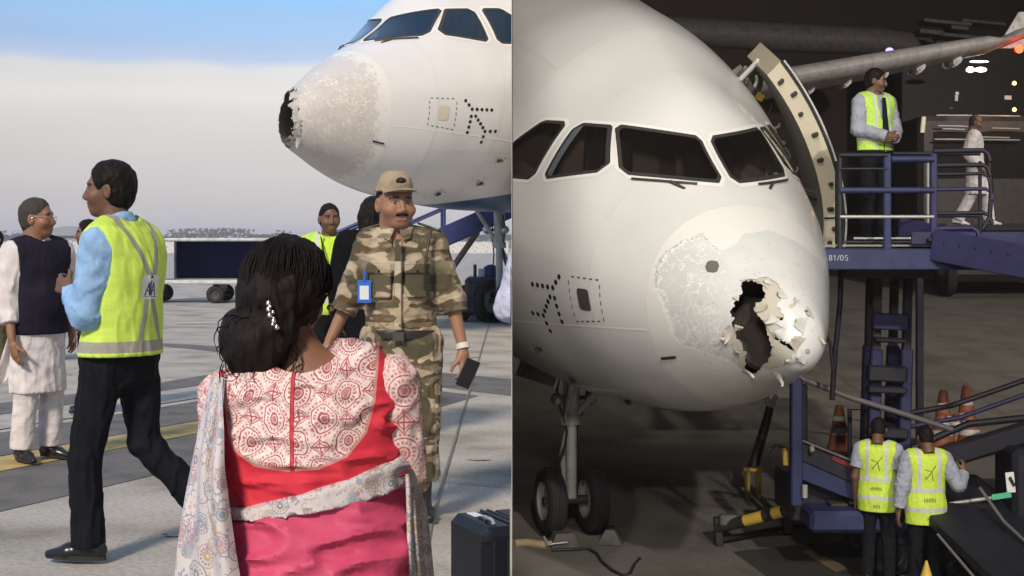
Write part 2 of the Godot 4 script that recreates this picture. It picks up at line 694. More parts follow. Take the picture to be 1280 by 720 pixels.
# vest cloth, drawn flat: u runs across the body (0..0.5 front, 0.5..1 back), v from the hem up (0) to the shoulder (1)
func vest_print(size: int, style: String) -> ImageTexture:
	var im := Image.create(size, size, false, Image.FORMAT_RGB8)
	var lime := lin(0.58, 0.80, 0.11)
	if style == "lapel": lime = lin(0.52, 0.82, 0.10)
	if style == "crew": lime = lin(0.60, 0.80, 0.08)
	var tape := lin(0.34, 0.33, 0.28)
	if style != "cross": tape = lin(0.58, 0.60, 0.60)
	var black := lin(0.02, 0.03, 0.02)
	im.fill(lime)
	var s := float(size)
	var P := func(u: float, w: float) -> Vector2: return Vector2(u * s, (1.0 - w) * s)
	if style == "cross":      # a cross of grey tape on the back, belt of tape, badge in the middle
		line_on(im, P.call(0.5, 0.075), P.call(1.0, 0.075), s * 0.085, tape)
		line_on(im, P.call(0.0, 0.075), P.call(0.5, 0.075), s * 0.085, tape)
		for q in [[0.61, 1.0, 0.755, 0.56], [0.89, 1.0, 0.755, 0.56], [0.755, 0.52, 0.66, 0.08], [0.755, 0.52, 0.88, 0.08]]:
			line_on(im, P.call(q[0], q[1]), P.call(q[2], q[3]), s * 0.042, tape)
		line_on(im, P.call(0.12, 1.0), P.call(0.12, 0.1), s * 0.05, tape)
		line_on(im, P.call(0.38, 1.0), P.call(0.38, 0.1), s * 0.05, tape)
		var white := lin(0.72, 0.74, 0.72)
		for k in 24:
			line_on(im, P.call(0.685, 0.44 + 0.0075 * k), P.call(0.825, 0.44 + 0.0075 * k), s * 0.012, white)
		var ink := lin(0.03, 0.05, 0.12)
		line_on(im, P.call(0.715, 0.465), P.call(0.742, 0.56), s * 0.011, ink)      # A I A, the badge letters
		line_on(im, P.call(0.742, 0.56), P.call(0.752, 0.465), s * 0.011, ink)
		line_on(im, P.call(0.722, 0.50), P.call(0.748, 0.50), s * 0.008, ink)
		line_on(im, P.call(0.757, 0.465), P.call(0.757, 0.575), s * 0.010, ink)
		line_on(im, P.call(0.764, 0.465), P.call(0.776, 0.56), s * 0.011, ink)
		line_on(im, P.call(0.776, 0.56), P.call(0.800, 0.465), s * 0.011, ink)
		line_on(im, P.call(0.768, 0.50), P.call(0.792, 0.50), s * 0.008, ink)
		ring_on(im, P.call(0.757, 0.605), s * 0.006, s * 0.012, ink)
		line_on(im, P.call(0.70, 0.452), P.call(0.815, 0.452), s * 0.005, ink)
	elif style == "crew":      # two uprights, two belts, an aeroplane and two lines of lettering
		for q in [0.62, 0.88, 0.12, 0.38]:
			line_on(im, P.call(q, 1.0), P.call(q, 0.5), s * 0.045, tape)
		for w in [0.22, 0.50]:
			line_on(im, P.call(0, w), P.call(1, w), s * 0.06, tape)
		var ink := lin(0.10, 0.13, 0.05)
		line_on(im, P.call(0.69, 0.66), P.call(0.83, 0.86), s * 0.012, ink)
		line_on(im, P.call(0.68, 0.80), P.call(0.77, 0.775), s * 0.011, ink)
		line_on(im, P.call(0.77, 0.76), P.call(0.79, 0.64), s * 0.011, ink)
		line_on(im, P.call(0.68, 0.70), P.call(0.705, 0.68), s * 0.010, ink)
		var rng := RandomNumberGenerator.new()
		rng.seed = 5
		for row in [[0.36, 0.67, 0.83], [0.09, 0.71, 0.80]]:
			var u: float = row[1]
			while u < row[2]:
				line_on(im, P.call(u, row[0] - 0.025), P.call(u + 0.004, row[0] + 0.03), s * 0.008, ink)
				line_on(im, P.call(u, row[0]), P.call(u + 0.012, row[0] + rng.randf_range(-0.02, 0.02)), s * 0.008, ink)
				u += 0.02
	else:      # lapel: two uprights in front, belt, dark zip
		for q in [0.13, 0.37, 0.63, 0.87]:
			line_on(im, P.call(q, 1.0), P.call(q, 0.0), s * 0.035, tape)
		line_on(im, P.call(0, 0.2), P.call(1, 0.2), s * 0.06, tape)
		line_on(im, P.call(0.25, 1.0), P.call(0.25, 0.0), s * 0.012, black)
	var nz := noise(0.02, 8, 3)
	for y in size:
		for x in size:
			var f := (1.0 + 0.05 * nz.get_noise_2d(x, y)) * (1.0 - 0.07 * float((x % 4 == 0) or (y % 4 == 0)))
			var c := im.get_pixel(x, y)
			im.set_pixel(x, y, Color(c.r * f, c.g * f, c.b * f))
	im.generate_mipmaps()
	return ImageTexture.create_from_image(im)

# ---------------------------------------------------------------- people
# A person stands at a node on the ground, faces local +z, and has local +x on the left-hand side. Joints are for a height of 1.75 m.
func joints(pose: Dictionary, k: float) -> Dictionary:
	var j := {
		"hipl": Vector3(0.09, 0.92, 0), "hipr": Vector3(-0.09, 0.92, 0), "kneel": Vector3(0.10, 0.50, 0.02), "kneer": Vector3(-0.10, 0.50, 0.02),
		"anklel": Vector3(0.11, 0.085, -0.02), "ankler": Vector3(-0.11, 0.085, -0.02), "toel": Vector3(0.14, 0.03, 0.15), "toer": Vector3(-0.14, 0.03, 0.15),
		"waist": Vector3(0, 1.08, 0.0), "chest": Vector3(0, 1.30, 0.0), "shl": Vector3(0.175, 1.42, -0.015), "shr": Vector3(-0.175, 1.42, -0.015),
		"ell": Vector3(0.235, 1.14, -0.04), "elr": Vector3(-0.235, 1.14, -0.04), "wrl": Vector3(0.24, 0.885, 0.04), "wrr": Vector3(-0.24, 0.885, 0.04),
		"neck": Vector3(0, 1.47, -0.015), "head": Vector3(0, 1.635, 0.015),
	}
	for key in pose:
		if j.has(key): j[key] = pose[key]
	for key in j: j[key] = j[key] * k
	return j

func bounds(j: Dictionary, keys: Array, grow: float) -> AABB:
	var b := AABB(j[keys[0]], Vector3.ZERO)
	for key in keys: b = b.expand(j[key])
	return b.grow(grow)

func torso(f: Field, j: Dictionary, k: float, g: float, belly := 0.0) -> void:
	var hip: Vector3 = (j.hipl + j.hipr) * 0.5
	f.cone(hip + Vector3(0, 0.03, 0), j.waist, 0.142 * k + g, 0.128 * k + g, 0.05, 0.78, 1.12)
	f.cone(j.waist, j.chest, 0.128 * k + g, 0.146 * k + g, 0.05, 0.76, 1.12)
	f.cone(j.shl.lerp(j.shr, 0.12), j.shr.lerp(j.shl, 0.12), 0.072 * k + g, 0.072 * k + g, 0.07, 0.95)
	f.cone(j.chest, j.neck + Vector3(0, -0.03, 0), 0.11 * k + g, 0.075 * k + g, 0.05, 0.8, 1.1)
	if belly > 0.0:
		f.ell(j.waist + Vector3(0, 0.02, 0.055) * k, Vector3(0.14, 0.17, 0.10) * k * belly + Vector3.ONE * g, 0.06)

func arm(f: Field, j: Dictionary, s: String, k: float, g: float, reach := 1.0, kk := 0.035) -> void:      # reach: 0.5 elbow, 1 wrist
	var sh: Vector3 = j["sh" + s]
	var el: Vector3 = j["el" + s]
	var wr: Vector3 = j["wr" + s]
	f.cone(sh, sh.lerp(el, minf(1.0, reach * 2.0)), 0.056 * k + g, 0.045 * k + g, kk)
	if reach > 0.5: f.cone(el, el.lerp(wr, (reach - 0.5) * 2.0), 0.044 * k + g, 0.031 * k + g * 1.1, 0.02)

func leg(f: Field, j: Dictionary, s: String, k: float, g: float, g2: float, kk := 0.03) -> void:
	f.cone(j["hip" + s], j["knee" + s], 0.088 * k + g, 0.058 * k + g, kk)
	f.cone(j["knee" + s], j["ankle" + s], 0.056 * k + g, 0.040 * k + g2, 0.02)

func hand_geo(wrist: Vector3, dir: Vector3, palm: Vector3, thumb: Vector3, curl: float, k: float, cell := 0.0042, tcurl := 0.4) -> Geo:
	var y := dir.normalized()
	var z := (palm - y * palm.dot(y)).normalized()
	var x := (thumb - y * thumb.dot(y) - z * thumb.dot(z)).normalized()
	var f := Field.new(Vector3(-0.075, -0.05, -0.05), Vector3(0.10, 0.21, 0.12), cell)
	f.cone(Vector3(0, -0.04, 0), Vector3(0, 0.01, 0), 0.031, 0.027, 0.01, 0.75)
	f.cone(Vector3(0.012, 0.02, 0), Vector3(0.024, 0.08, 0), 0.018, 0.0125, 0.015)
	f.cone(Vector3(0.002, 0.02, 0), Vector3(0.005, 0.085, 0), 0.018, 0.012, 0.015)
	f.cone(Vector3(-0.010, 0.02, 0), Vector3(-0.027, 0.075, 0), 0.018, 0.0115, 0.015)
	f.cone(Vector3(0.02, 0.015, 0.008), Vector3(0.035, 0.045, 0.012), 0.018, 0.014, 0.012)
	var roots := [[0.027, 0.082, 0.074, 0.0088], [0.008, 0.087, 0.082, 0.0090], [-0.012, 0.084, 0.076, 0.0086], [-0.030, 0.075, 0.058, 0.0078]]
	for i in 4:
		var r: Array = roots[i]
		var p := Vector3(r[0], r[1], 0)
		var g := curl * (0.75 + 0.12 * i)
		var side := (1.5 - i) * 0.05
		for q in [[0.48, 1.0], [0.30, 0.88], [0.22, 0.75]]:
			var d := Vector3(side, cos(g), sin(g)).normalized()
			var e: Vector3 = p + d * r[2] * q[0]
			f.cone(p, e, r[3] * q[1], r[3] * q[1] * 0.92, 0.004)
			p = e
			g += curl * 1.0
	var a := Vector3(0.036, 0.042, 0.012)
	var b := a + Vector3(0.024, 0.026, 0.010 + 0.012 * tcurl)
	var e2 := b + Vector3(0.012 - 0.02 * tcurl, 0.024, 0.006 + 0.015 * tcurl)
	f.cone(a, b, 0.0125, 0.0105, 0.008)
	f.cone(b, e2, 0.0102, 0.0085, 0.004)
	return f.geo().moved(Transform3D(Basis(x, y, z) * Basis.from_scale(Vector3.ONE * k), wrist + y * 0.012))

func head_field(cell: float, opt: Dictionary) -> Field:
	var f := Field.new(Vector3(-0.11, -0.19, -0.14), Vector3(0.11, 0.15, 0.15), cell)
	var fat: float = opt.get("fat", 0.0)
	f.ell(Vector3(0, 0.032, -0.014), Vector3(0.075 + fat * 0.4, 0.088, 0.095), 0.01)
	f.ell(Vector3(0, -0.04, 0.024), Vector3(0.060 + fat, 0.072, 0.064), 0.04)
	f.ell(Vector3(0, -0.092, 0.056), Vector3(0.027 + fat, 0.022, 0.024), 0.03)
	f.cone(Vector3(-0.036, 0.026, 0.070), Vector3(0.036, 0.026, 0.070), 0.014, 0.014, 0.02)
	for s in [-1.0, 1.0]:
		f.carve(Vector3(0.031 * s, 0.002, 0.098), Vector3(0.021, 0.013, 0.018), 0.012)
		f.ell(Vector3(0.040 * s, -0.030, 0.058), Vector3(0.026 + fat, 0.024, 0.026), 0.03)
		f.ell(Vector3(0.031 * s, 0.003, 0.073), Vector3(0.0135, 0.0115, 0.0125), 0.003)
		f.ell(Vector3(0.080 * s, -0.008, -0.012), Vector3(0.010, 0.033, 0.020), 0.008, Basis(Vector3.UP, -0.35 * s))
		f.carve(Vector3(0.089 * s, -0.006, -0.006), Vector3(0.006, 0.018, 0.009), 0.004)
	f.cone(Vector3(0, 0.014, 0.084), Vector3(0, -0.030, 0.103), 0.0080, 0.0125, 0.012)
	f.cone(Vector3(-0.013, -0.037, 0.094), Vector3(0.013, -0.037, 0.094), 0.0095, 0.0095, 0.008)
	f.cone(Vector3(-0.019, -0.059, 0.083), Vector3(0.019, -0.059, 0.083), 0.0075, 0.0075, 0.006)
	f.cone(Vector3(-0.015, -0.072, 0.081), Vector3(0.015, -0.072, 0.081), 0.0085, 0.0085, 0.006)
	f.carve(Vector3(0, -0.0655, 0.093), Vector3(0.024, 0.0022, 0.012), 0.003)
	f.cone(Vector3(0, -0.06, -0.025), Vector3(0, -0.17, -0.03), 0.055 + fat, 0.060 + fat, 0.025)
	return f

func face_colour(p: Vector3, skin: Color, opt: Dictionary) -> Color:
	var c := skin
	var ax := absf(p.x)
	if p.z > 0.05:
		var e := Vector2(ax - 0.031, p.y - 0.003)
		if Vector2(e.x / 0.0130, e.y / 0.0048).length() < 1.0 and p.z > 0.071:
			c = Color(0.30, 0.25, 0.22) if absf(e.x) > 0.0058 else Color(0.02, 0.014, 0.01)
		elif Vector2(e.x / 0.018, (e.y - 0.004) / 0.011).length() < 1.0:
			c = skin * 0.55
		if ax > 0.012 and ax < 0.054 and absf(p.y - 0.028 + absf(ax - 0.03) * 0.22) < 0.0058: c = opt.get("brow", Color(0.02, 0.014, 0.01))
		if ax < 0.024 and p.y < -0.053 and p.y > -0.081 and p.z > 0.075: c = skin.lerp(Color(0.30, 0.10, 0.08), 0.45)
		if opt.get("stubble", 0.0) > 0.0 and p.y < -0.045 and not (ax < 0.024 and p.y < -0.053 and p.y > -0.081): c = c.lerp(Color(0.04, 0.035, 0.03), opt.stubble)
		elif p.y > -0.05 and p.y < 0.0 and ax > 0.02: c = c.lerp(Color(skin.r * 1.1, skin.g * 0.85, skin.b * 0.8), 0.3)
	return c * (1.0 + 0.16 * pores.get_noise_3dv(p))

var pores := noise(60.0, 19, 3)

func short_hair(cell: float, opt: Dictionary) -> Geo:
	var f := Field.new(Vector3(-0.12, -0.14, -0.15), Vector3(0.12, 0.17, 0.13), cell)
	var fluff: float = opt.get("fluff", 0.0)
	f.ell(Vector3(0, 0.036, -0.017), Vector3(0.079 + fluff, 0.092 + fluff, 0.098 + fluff), 0.01)
	f.ell(Vector3(0, -0.02, -0.045), Vector3(0.070 + fluff, 0.075, 0.062 + fluff), 0.03)
	f.rough(noise(28.0, 4, 3), 0.005 + fluff * 0.3, Vector3(1.0, 0.5, 1.0))
	var top: float = opt.get("hairline", 0.075)
	f.cut(Vector3(0, top, 0.068), Vector3(0, -0.42, 0.9).normalized())
	if opt.get("bald", false): f.cut(Vector3(0, 0.078, -0.03), Vector3(0, 0.75, 0.66))
	f.cut(Vector3(0, opt.get("nape", -0.075), -0.02), Vector3(0, -1, 0.25).normalized())
	for s in [-1.0, 1.0]: f.carve(Vector3(0.088 * s, -0.012, 0.0), Vector3(0.022, 0.036, 0.028), 0.004)
	return f.geo()

func planar(g: Geo, x0: float, x1: float, y0: float, y1: float, back: bool) -> Geo:      # drawn-flat cloth: front half and back half of the print
	g.uv.resize(g.v.size())
	for i in g.v.size():
		var u := clampf((g.v[i].x - x0) / (x1 - x0), 0.0, 1.0)
		var w := 1.0 - (g.v[i].y - y0) / (y1 - y0)
		if back: g.uv[i] = Vector2(u * 0.496 + 0.002 if g.n[i].z > 0.0 else 0.998 - u * 0.496, w)
		else: g.uv[i] = Vector2(u, w)
	return g

func skin_tint(g: Geo, skin: Color) -> Geo:
	while g.c.size() < g.v.size(): g.c.append(skin)
	return g

var wrinkle := {}

func ruffle(f: Field, amp: float, stretch := Vector3(1, 1, 1), seed_ := 1, freq := 9.0) -> void:
	var key := "%d_%f" % [seed_, freq]
	if not wrinkle.has(key): wrinkle[key] = noise(freq, seed_, 2)
	f.folds(wrinkle[key], amp * 0.42, stretch)

func shoe_geo(ankle: Vector3, toe: Vector3, k: float, tall := 0.0) -> Geo:
	var d := toe - ankle
	d.y = 0
	d = d.normalized()
	var pitch := Vector3(toe.x - ankle.x, toe.y - (ankle.y - 0.055 * k), toe.z - ankle.z).normalized()
	var x := Vector3.UP.cross(pitch).normalized()
	var b := Basis(x, pitch.cross(x), pitch)
	var f := Field.new(Vector3(-0.09, -0.09, -0.13), Vector3(0.09, 0.12 + tall, 0.26), 0.007)
	f.cone(Vector3(0, -0.022, -0.048), Vector3(0, -0.034, 0.08), 0.036, 0.036, 0.02, 1.0, 0.95)
	f.cone(Vector3(0, -0.036, 0.09), Vector3(0.0, -0.048, 0.175), 0.035, 0.020, 0.03, 1.0, 1.15)
	f.cone(Vector3(0, 0.03 + tall, -0.022), Vector3(0, -0.01, 0.01), 0.040 + tall * 0.09, 0.038, 0.03)
	f.cut(Vector3(0, -0.066, 0), Vector3.DOWN)
	f.cut(Vector3(0, 0.05 + tall, 0), Vector3.UP)
	return f.geo().moved(Transform3D(b * Basis.from_scale(Vector3.ONE * k), ankle))

func sole_geo(ankle: Vector3, toe: Vector3, k: float) -> Geo:
	var pitch := Vector3(toe.x - ankle.x, toe.y - (ankle.y - 0.055 * k), toe.z - ankle.z).normalized()
	var x := Vector3.UP.cross(pitch).normalized()
	var b := Basis(x, pitch.cross(x), pitch)
	var pts := []
	for i in 20:
		var g := TAU * i / 20
		var w := 0.042 if cos(g) > 0 else 0.036
		pts.append(Vector2(sin(g) * w * (1.0 - 0.25 * maxf(0.0, cos(g))), 0.055 + cos(g) * 0.136))
	return Geo.new().flat(pts, Transform3D(b * Basis(Vector3(1, 0, 0), Vector3(0, 0, 1), Vector3(0, -1, 0)) * Basis.from_scale(Vector3.ONE * k), ankle + b.y * -0.064 * k), 0.020)

func person(spec: Dictionary) -> Node3D:
	var k: float = spec.h / 1.75
	var o := thing("person", spec.label, "person", spec.pos, spec.yaw, spec.get("group", ""))
	var j := joints(spec.get("pose", {}), k)
	var seen: Dictionary = spec.get("view", {})      # joints as they stand in the world, from the node: right, up, towards the camera
	for key in seen: j[key] = Basis(Vector3.UP, -spec.yaw) * seen[key]
	var skin: Color = spec.get("skin", Color(0.20, 0.105, 0.06))
	var opt: Dictionary = spec.get("face", {})
	var cell: float = spec.get("cell", 0.0125)
	var hc: float = spec.get("head_cell", 0.0055)
	var clip_left: bool = spec.get("left_of_wall", false)
	var xf := Transform3D(Basis(Vector3.UP, spec.yaw), spec.pos)
	var hx := Transform3D(Basis.from_euler(Vector3(spec.get("nod", 0.0), spec.get("look", 0.0), spec.get("tilt", 0.0))) * Basis.from_scale(Vector3.ONE * k * spec.get("head_size", 1.0)), j.head)
	# ---- skin: one body
	var b := bounds(j, j.keys(), 0.16)
	var f := Field.new(b.position, b.end, cell * 1.15)
	torso(f, j, k, -0.012)
	for s in ["l", "r"]:
		arm(f, j, s, k, -0.004)
		leg(f, j, s, k, -0.008, -0.006)
		f.cone(j["ankle" + s], j["ankle" + s].lerp(j["toe" + s], 0.7), 0.030, 0.016, 0.02)
	f.cone(j.neck + Vector3(0, -0.05, 0), j.head + Vector3(0, -0.06, -0.015), 0.062 * k, 0.052 * k, 0.04)
	var g := skin_tint(f.geo(), skin)
	var hf := head_field(hc, opt)
	var hg := hf.geo()
	for p in hg.v: hg.c.append(face_colour(p, skin, opt))
	g.add(hg.moved(hx))
	for s in ["l", "r"]:
		var hd: Dictionary = spec.get("hand" + s, {})
		if hd.get("hidden", false): continue
		var sg := 1.0 if s == "l" else -1.0
		var dir: Vector3 = hd.get("dir", (j["wr" + s] - j["el" + s]).normalized())
		g.add(skin_tint(hand_geo(j["wr" + s], dir, hd.get("palm", Vector3(-sg, 0, 0)), hd.get("thumb", Vector3(0, 0, 1)), hd.get("curl", 0.35), k, spec.get("hand_cell", 0.0048)), skin))
	g = skin_tint(g, skin)
	if clip_left: g = g.outside(xf)
	part("body", g.mesh(), M.skin, o)
	# ---- hair
	if spec.has("hair"):
		var hg2 := short_hair(hc, opt).moved(hx)
		if clip_left: hg2 = hg2.outside(xf)
		part("hair", hg2.mesh(), spec.hair, o)
	if opt.has("moustache"):
		var mf := Field.new(Vector3(-0.045, -0.075, 0.06), Vector3(0.045, -0.03, 0.12), 0.003)
		for s in [-1.0, 1.0]:
			mf.cone(Vector3(0.004 * s, -0.047, 0.094), Vector3(0.022 * s, -0.052, 0.088), 0.0072, 0.0058, 0.004)
			mf.cone(Vector3(0.022 * s, -0.052, 0.088), Vector3(0.032 * s, -0.060, 0.079), 0.0055, 0.002, 0.004)
		part("moustache", mf.geo().moved(hx).mesh(), opt.moustache, o)
	if opt.has("glasses"):
		var gg := Geo.new()
		for s in [-1.0, 1.0]:
			var ring := []
			for i in 17: ring.append(Vector3(0.033 * s + cos(TAU * i / 16) * 0.022, 0.0 + sin(TAU * i / 16) * 0.016, 0.097))
			gg.tube(ring, [0.0016], 5)
			gg.tube([Vector3(0.055 * s, 0.004, 0.096), Vector3(0.083 * s, 0.008, 0.01), Vector3(0.086 * s, -0.004, -0.02)], [0.0018], 5)
		gg.tube([Vector3(-0.011, 0.002, 0.098), Vector3(0.011, 0.002, 0.098)], [0.0016], 5)
		part("glasses", gg.moved(hx).mesh(), opt.glasses, o)
	# ---- clothes
	for w: Dictionary in spec.wear:
		var wf: Field
		var wg: Geo
		match w.kind:
			"shirt":
				var reach: float = w.get("reach", 1.0)
				var inf: float = w.get("inf", 0.010)
				b = bounds(j, ["hipl", "hipr", "shl", "shr", "ell", "elr", "wrl", "wrr", "neck"], 0.19)
				if w.has("low"): b = b.expand(Vector3(0, w.low * k - 0.05, 0))
				wf = Field.new(b.position, b.end, cell)
				torso(wf, j, k, inf, w.get("belly", 0.0))
				if w.has("low"):
					var hip: Vector3 = (j.hipl + j.hipr) * 0.5
					wf.cone(hip, Vector3(hip.x + w.get("drift", Vector3.ZERO).x, w.low * k, hip.z + w.get("drift", Vector3.ZERO).z), 0.150 * k + inf, w.get("flare", 0.20) * k, 0.05, 0.82, 1.1)
				for s in ["l", "r"]:
					if reach > 0.0: arm(wf, j, s, k, inf + w.get("loose", 0.006), reach, 0.045)
				if w.get("collar", true):
					wf.cone(j.neck + Vector3(0, -0.03, 0.0), j.neck + Vector3(0, 0.035, 0.0), 0.072 * k, 0.066 * k, 0.02)
				ruffle(wf, w.get("wrinkle", 0.012), w.get("stretch", Vector3(1, 1, 1)), w.get("seed", 1), w.get("freq", 9.0))
				wf.cut(Vector3(0, w.get("hem", 0.88) * k, 0), Vector3.DOWN)
				wf.cut(j.neck + Vector3(0, 0.045, 0.015), Vector3(0, 0.94, 0.34))
				if w.get("open_neck", false): wf.carve(j.neck + Vector3(0, -0.01, 0.10), Vector3(0.03, 0.075, 0.08), 0.005)
				for s in ["l", "r"]:
					if reach > 0.5:
						var el: Vector3 = j["el" + s]
						var wr: Vector3 = j["wr" + s]
						wf.cut(el.lerp(wr, (reach - 0.5) * 2.0), (wr - el).normalized(), 0.09)
					elif reach > 0.0:
						var sh: Vector3 = j["sh" + s]
						var el: Vector3 = j["el" + s]
						wf.cut(sh.lerp(el, reach * 2.0), (el - sh).normalized(), 0.13)
				wg = wf.geo()
			"vest":
				var inf: float = w.get("inf", 0.028)
				b = bounds(j, ["hipl", "hipr", "shl", "shr", "neck"], 0.24)
				if w.has("low"): b = b.expand(Vector3(0, w.low * k - 0.05, 0))
				wf = Field.new(b.position, b.end, w.get("cell", cell * 0.9))
				torso(wf, j, k, inf, w.get("belly", 0.0))
				if w.has("low"):
					var hip: Vector3 = (j.hipl + j.hipr) * 0.5
					wf.cone(hip, Vector3(hip.x, w.low * k, hip.z), 0.150 * k + inf, w.get("flare", 0.17) * k, 0.05, 0.82, 1.1)
				ruffle(wf, w.get("wrinkle", 0.010), Vector3(1.5, 0.45, 1.5), w.get("seed", 7), 6.0)
				wf.cut(Vector3(0, w.get("hem", 0.90) * k, 0), Vector3(0, -1, 0))
				for s in ["l", "r"]:
					var sg := 1.0 if s == "l" else -1.0
					wf.carve(j["sh" + s] + Vector3(0.055 * sg, -0.075, 0.0) * k, Vector3(0.052, 0.165, 0.20) * k, 0.006)
					wf.cut(j["sh" + s] + Vector3(0.022 * sg, 0, 0) * k, Vector3(sg, 0.1, 0).normalized(), 0.25)
				wf.carve(j.neck + Vector3(0, 0.06, 0.01), Vector3(0.088, 0.095, 0.10) * k, 0.005)
				if w.get("vee", true): wf.carve(j.neck + Vector3(0, -0.07, 0.15) * k, Vector3(0.055, 0.17, 0.10) * k, 0.005)
				wg = wf.geo()
				if w.has("print"): planar(wg, j.shr.x - 0.01, j.shl.x + 0.01, w.get("hem", 0.90) * k, j.neck.y + 0.0, true)
			"trousers":
				b = bounds(j, ["hipl", "hipr", "kneel", "kneer", "anklel", "ankler", "waist"], 0.17)
				wf = Field.new(b.position, b.end, cell)
				var hip2: Vector3 = (j.hipl + j.hipr) * 0.5
				var inf: float = w.get("inf", 0.014)
				wf.cone(hip2 + Vector3(0, -0.0, 0), j.waist, 0.146 * k + inf * 0.7, 0.130 * k + inf * 0.5, 0.05, 0.78, 1.12)
				for s in ["l", "r"]: leg(wf, j, s, k, inf, w.get("inf2", 0.024), 0.03)
				ruffle(wf, w.get("wrinkle", 0.018), Vector3(1.5, 0.6, 1.5), w.get("seed", 3), 5.5)
				wf.cut(Vector3(0, w.get("top", 1.03) * k, 0), Vector3.UP)
				for s in ["l", "r"]:
					var kn: Vector3 = j["knee" + s]
					var an: Vector3 = j["ankle" + s]
					wf.cut(kn.lerp(an, w.get("len", 0.98)), (an - kn).normalized(), 0.24)
				wg = wf.geo()
			"shoes":
				for s in ["l", "r"]:
					part("shoe", shoe_geo(j["ankle" + s], j["toe" + s], k, w.get("tall", 0.0)).mesh(), w.mat, o)
					part("sole", sole_geo(j["ankle" + s], j["toe" + s], k).mesh(), M.rubber, o)
				continue
			"belt":
				b = bounds(j, ["hipl", "hipr", "waist"], 0.19)
				wf = Field.new(b.position, b.end, 0.009)
				var hip3: Vector3 = (j.hipl + j.hipr) * 0.5
				wf.cone(hip3 + Vector3(0, 0.03, 0), j.waist, 0.146 * k + w.inf, 0.132 * k + w.inf, 0.05, 0.78, 1.12)
				wf.cut(Vector3(0, w.y * k + 0.026, 0), Vector3.UP)
				wf.cut(Vector3(0, w.y * k - 0.026, 0), Vector3.DOWN)
				wg = wf.geo()
		if clip_left: wg = wg.outside(xf)
		var pm := part(w.get("name", w.kind), wg.mesh(), w.mat, o)
		if w.has("label"): pm.set_meta("label", w.label)
	return o

# ---------------------------------------------------------------- airliner nose; local x aft from the tip, y up from the fuselage axis, z to port
const HULL_S := [0.0, 0.08, 0.25, 0.55, 1.0, 1.5, 2.1, 2.6, 3.1, 3.8, 5.0, 7.0]
const HULL := [
	[-0.999, -0.751, -0.586, -0.388, -0.093, 0.222, 0.614, 1.104, 1.457, 1.875, 2.26, 2.66],
	[-0.999, -1.16, -1.25, -1.365, -1.557, -1.743, -1.897, -1.971, -2.032, -2.08, -2.1, -2.1],
	[0.0, 0.186, 0.297, 0.476, 0.718, 0.982, 1.272, 1.47, 1.651, 1.833, 1.979, 1.982],
	[-0.999, -0.959, -0.919, -0.859, -0.769, -0.681, -0.544, -0.436, -0.357, -0.229, -0.094, -0.006],
	[2.0, 1.971, 1.983, 2.01, 2.087, 2.074, 1.917, 1.671, 1.59, 1.698, 1.798, 1.942]]
var hull_table := []
var hull_full := 0.0            # a little more fullness of the radome
const HN := 500

func build_hull_table() -> void:
	var xs := PackedFloat64Array()
	for s in HULL_S: xs.append(sqrt(s))
	var m := xs.size()
	for row in HULL:
		var d := PackedFloat64Array()
		var sl := PackedFloat64Array()
		sl.resize(m)
		for i in m - 1: d.append((row[i + 1] - row[i]) / (xs[i + 1] - xs[i]))
		for i in range(1, m - 1):
			if d[i - 1] * d[i] > 0:
				var h0 := xs[i] - xs[i - 1]
				var h1 := xs[i + 1] - xs[i]
				sl[i] = (3 * h1 + 3 * h0) / ((2 * h1 + h0) / d[i - 1] + (h1 + 2 * h0) / d[i])
		sl[0] = d[0]
		sl[m - 1] = 0.0
		var tab := PackedFloat32Array()
		var i := 0
		for q in HN + 1:
			var x: float = xs[m - 1] * q / HN
			while i < m - 2 and x > xs[i + 1]: i += 1
			var h := xs[i + 1] - xs[i]
			var t := (x - xs[i]) / h
			tab.append(row[i] * (1 + 2 * t) * (1 - t) * (1 - t) + sl[i] * h * t * (1 - t) * (1 - t) + row[i + 1] * t * t * (3 - 2 * t) + sl[i + 1] * h * t * t * (t - 1))
		hull_table.append(tab)

func hull_at(s: float) -> Array:
	var q := clampf(sqrt(maxf(s, 0.0)) / sqrt(7.0), 0.0, 1.0) * HN
	var i := mini(int(q), HN - 1)
	var t := q - i
	var out := []
	for tab: PackedFloat32Array in hull_table: out.append(lerpf(tab[i], tab[i + 1], t))
	if hull_full > 0.0 and s < 2.6:
		var b := hull_full * pow(sin(PI * pow(s / 2.6, 0.62)), 1.5)
		out[0] += b * (1.0 if s < 1.0 else maxf(0.0, 1.0 - (s - 1.0) * 1.6))
		out[1] -= b * 1.15
	return out

func hull_point(s: float, th: float, off := 0.0, a := []) -> Vector3:
	var q: Array = a if a else hull_at(s)
	var c := cos(th)
	var sn := sin(th)
	var e: float = q[4] if sn > 0.0 else 2.0
	var h: float = q[0] - q[3] if sn > 0.0 else q[3] - q[1]
	var r := pow(pow(absf(c), e) + pow(absf(sn), e), -1.0 / e)
	return Vector3(s, q[3] + (h + off) * sn * r, (q[2] + off) * c * r)

func hull_in(s: float, y: float, z: float) -> float:
	var q := hull_at(s)
	var dy: float = y - q[3]
	var e: float = q[4] if dy > 0.0 else 2.0
	var h: float = maxf(q[0] - q[3] if dy > 0.0 else q[3] - q[1], 1e-3)
	return pow(absf(dy) / h, e) + pow(absf(z) / maxf(q[2], 1e-3), e) - 1.0

func hull_front(y: float, z: float) -> Vector3:      # the skin point seen from ahead
	var a := 0.0
	var b := 7.0
	for i in 26:
		var m := (a + b) * 0.5
		if hull_in(m, y, z) > 0.0: a = m
		else: b = m
	return Vector3(b, y, z)

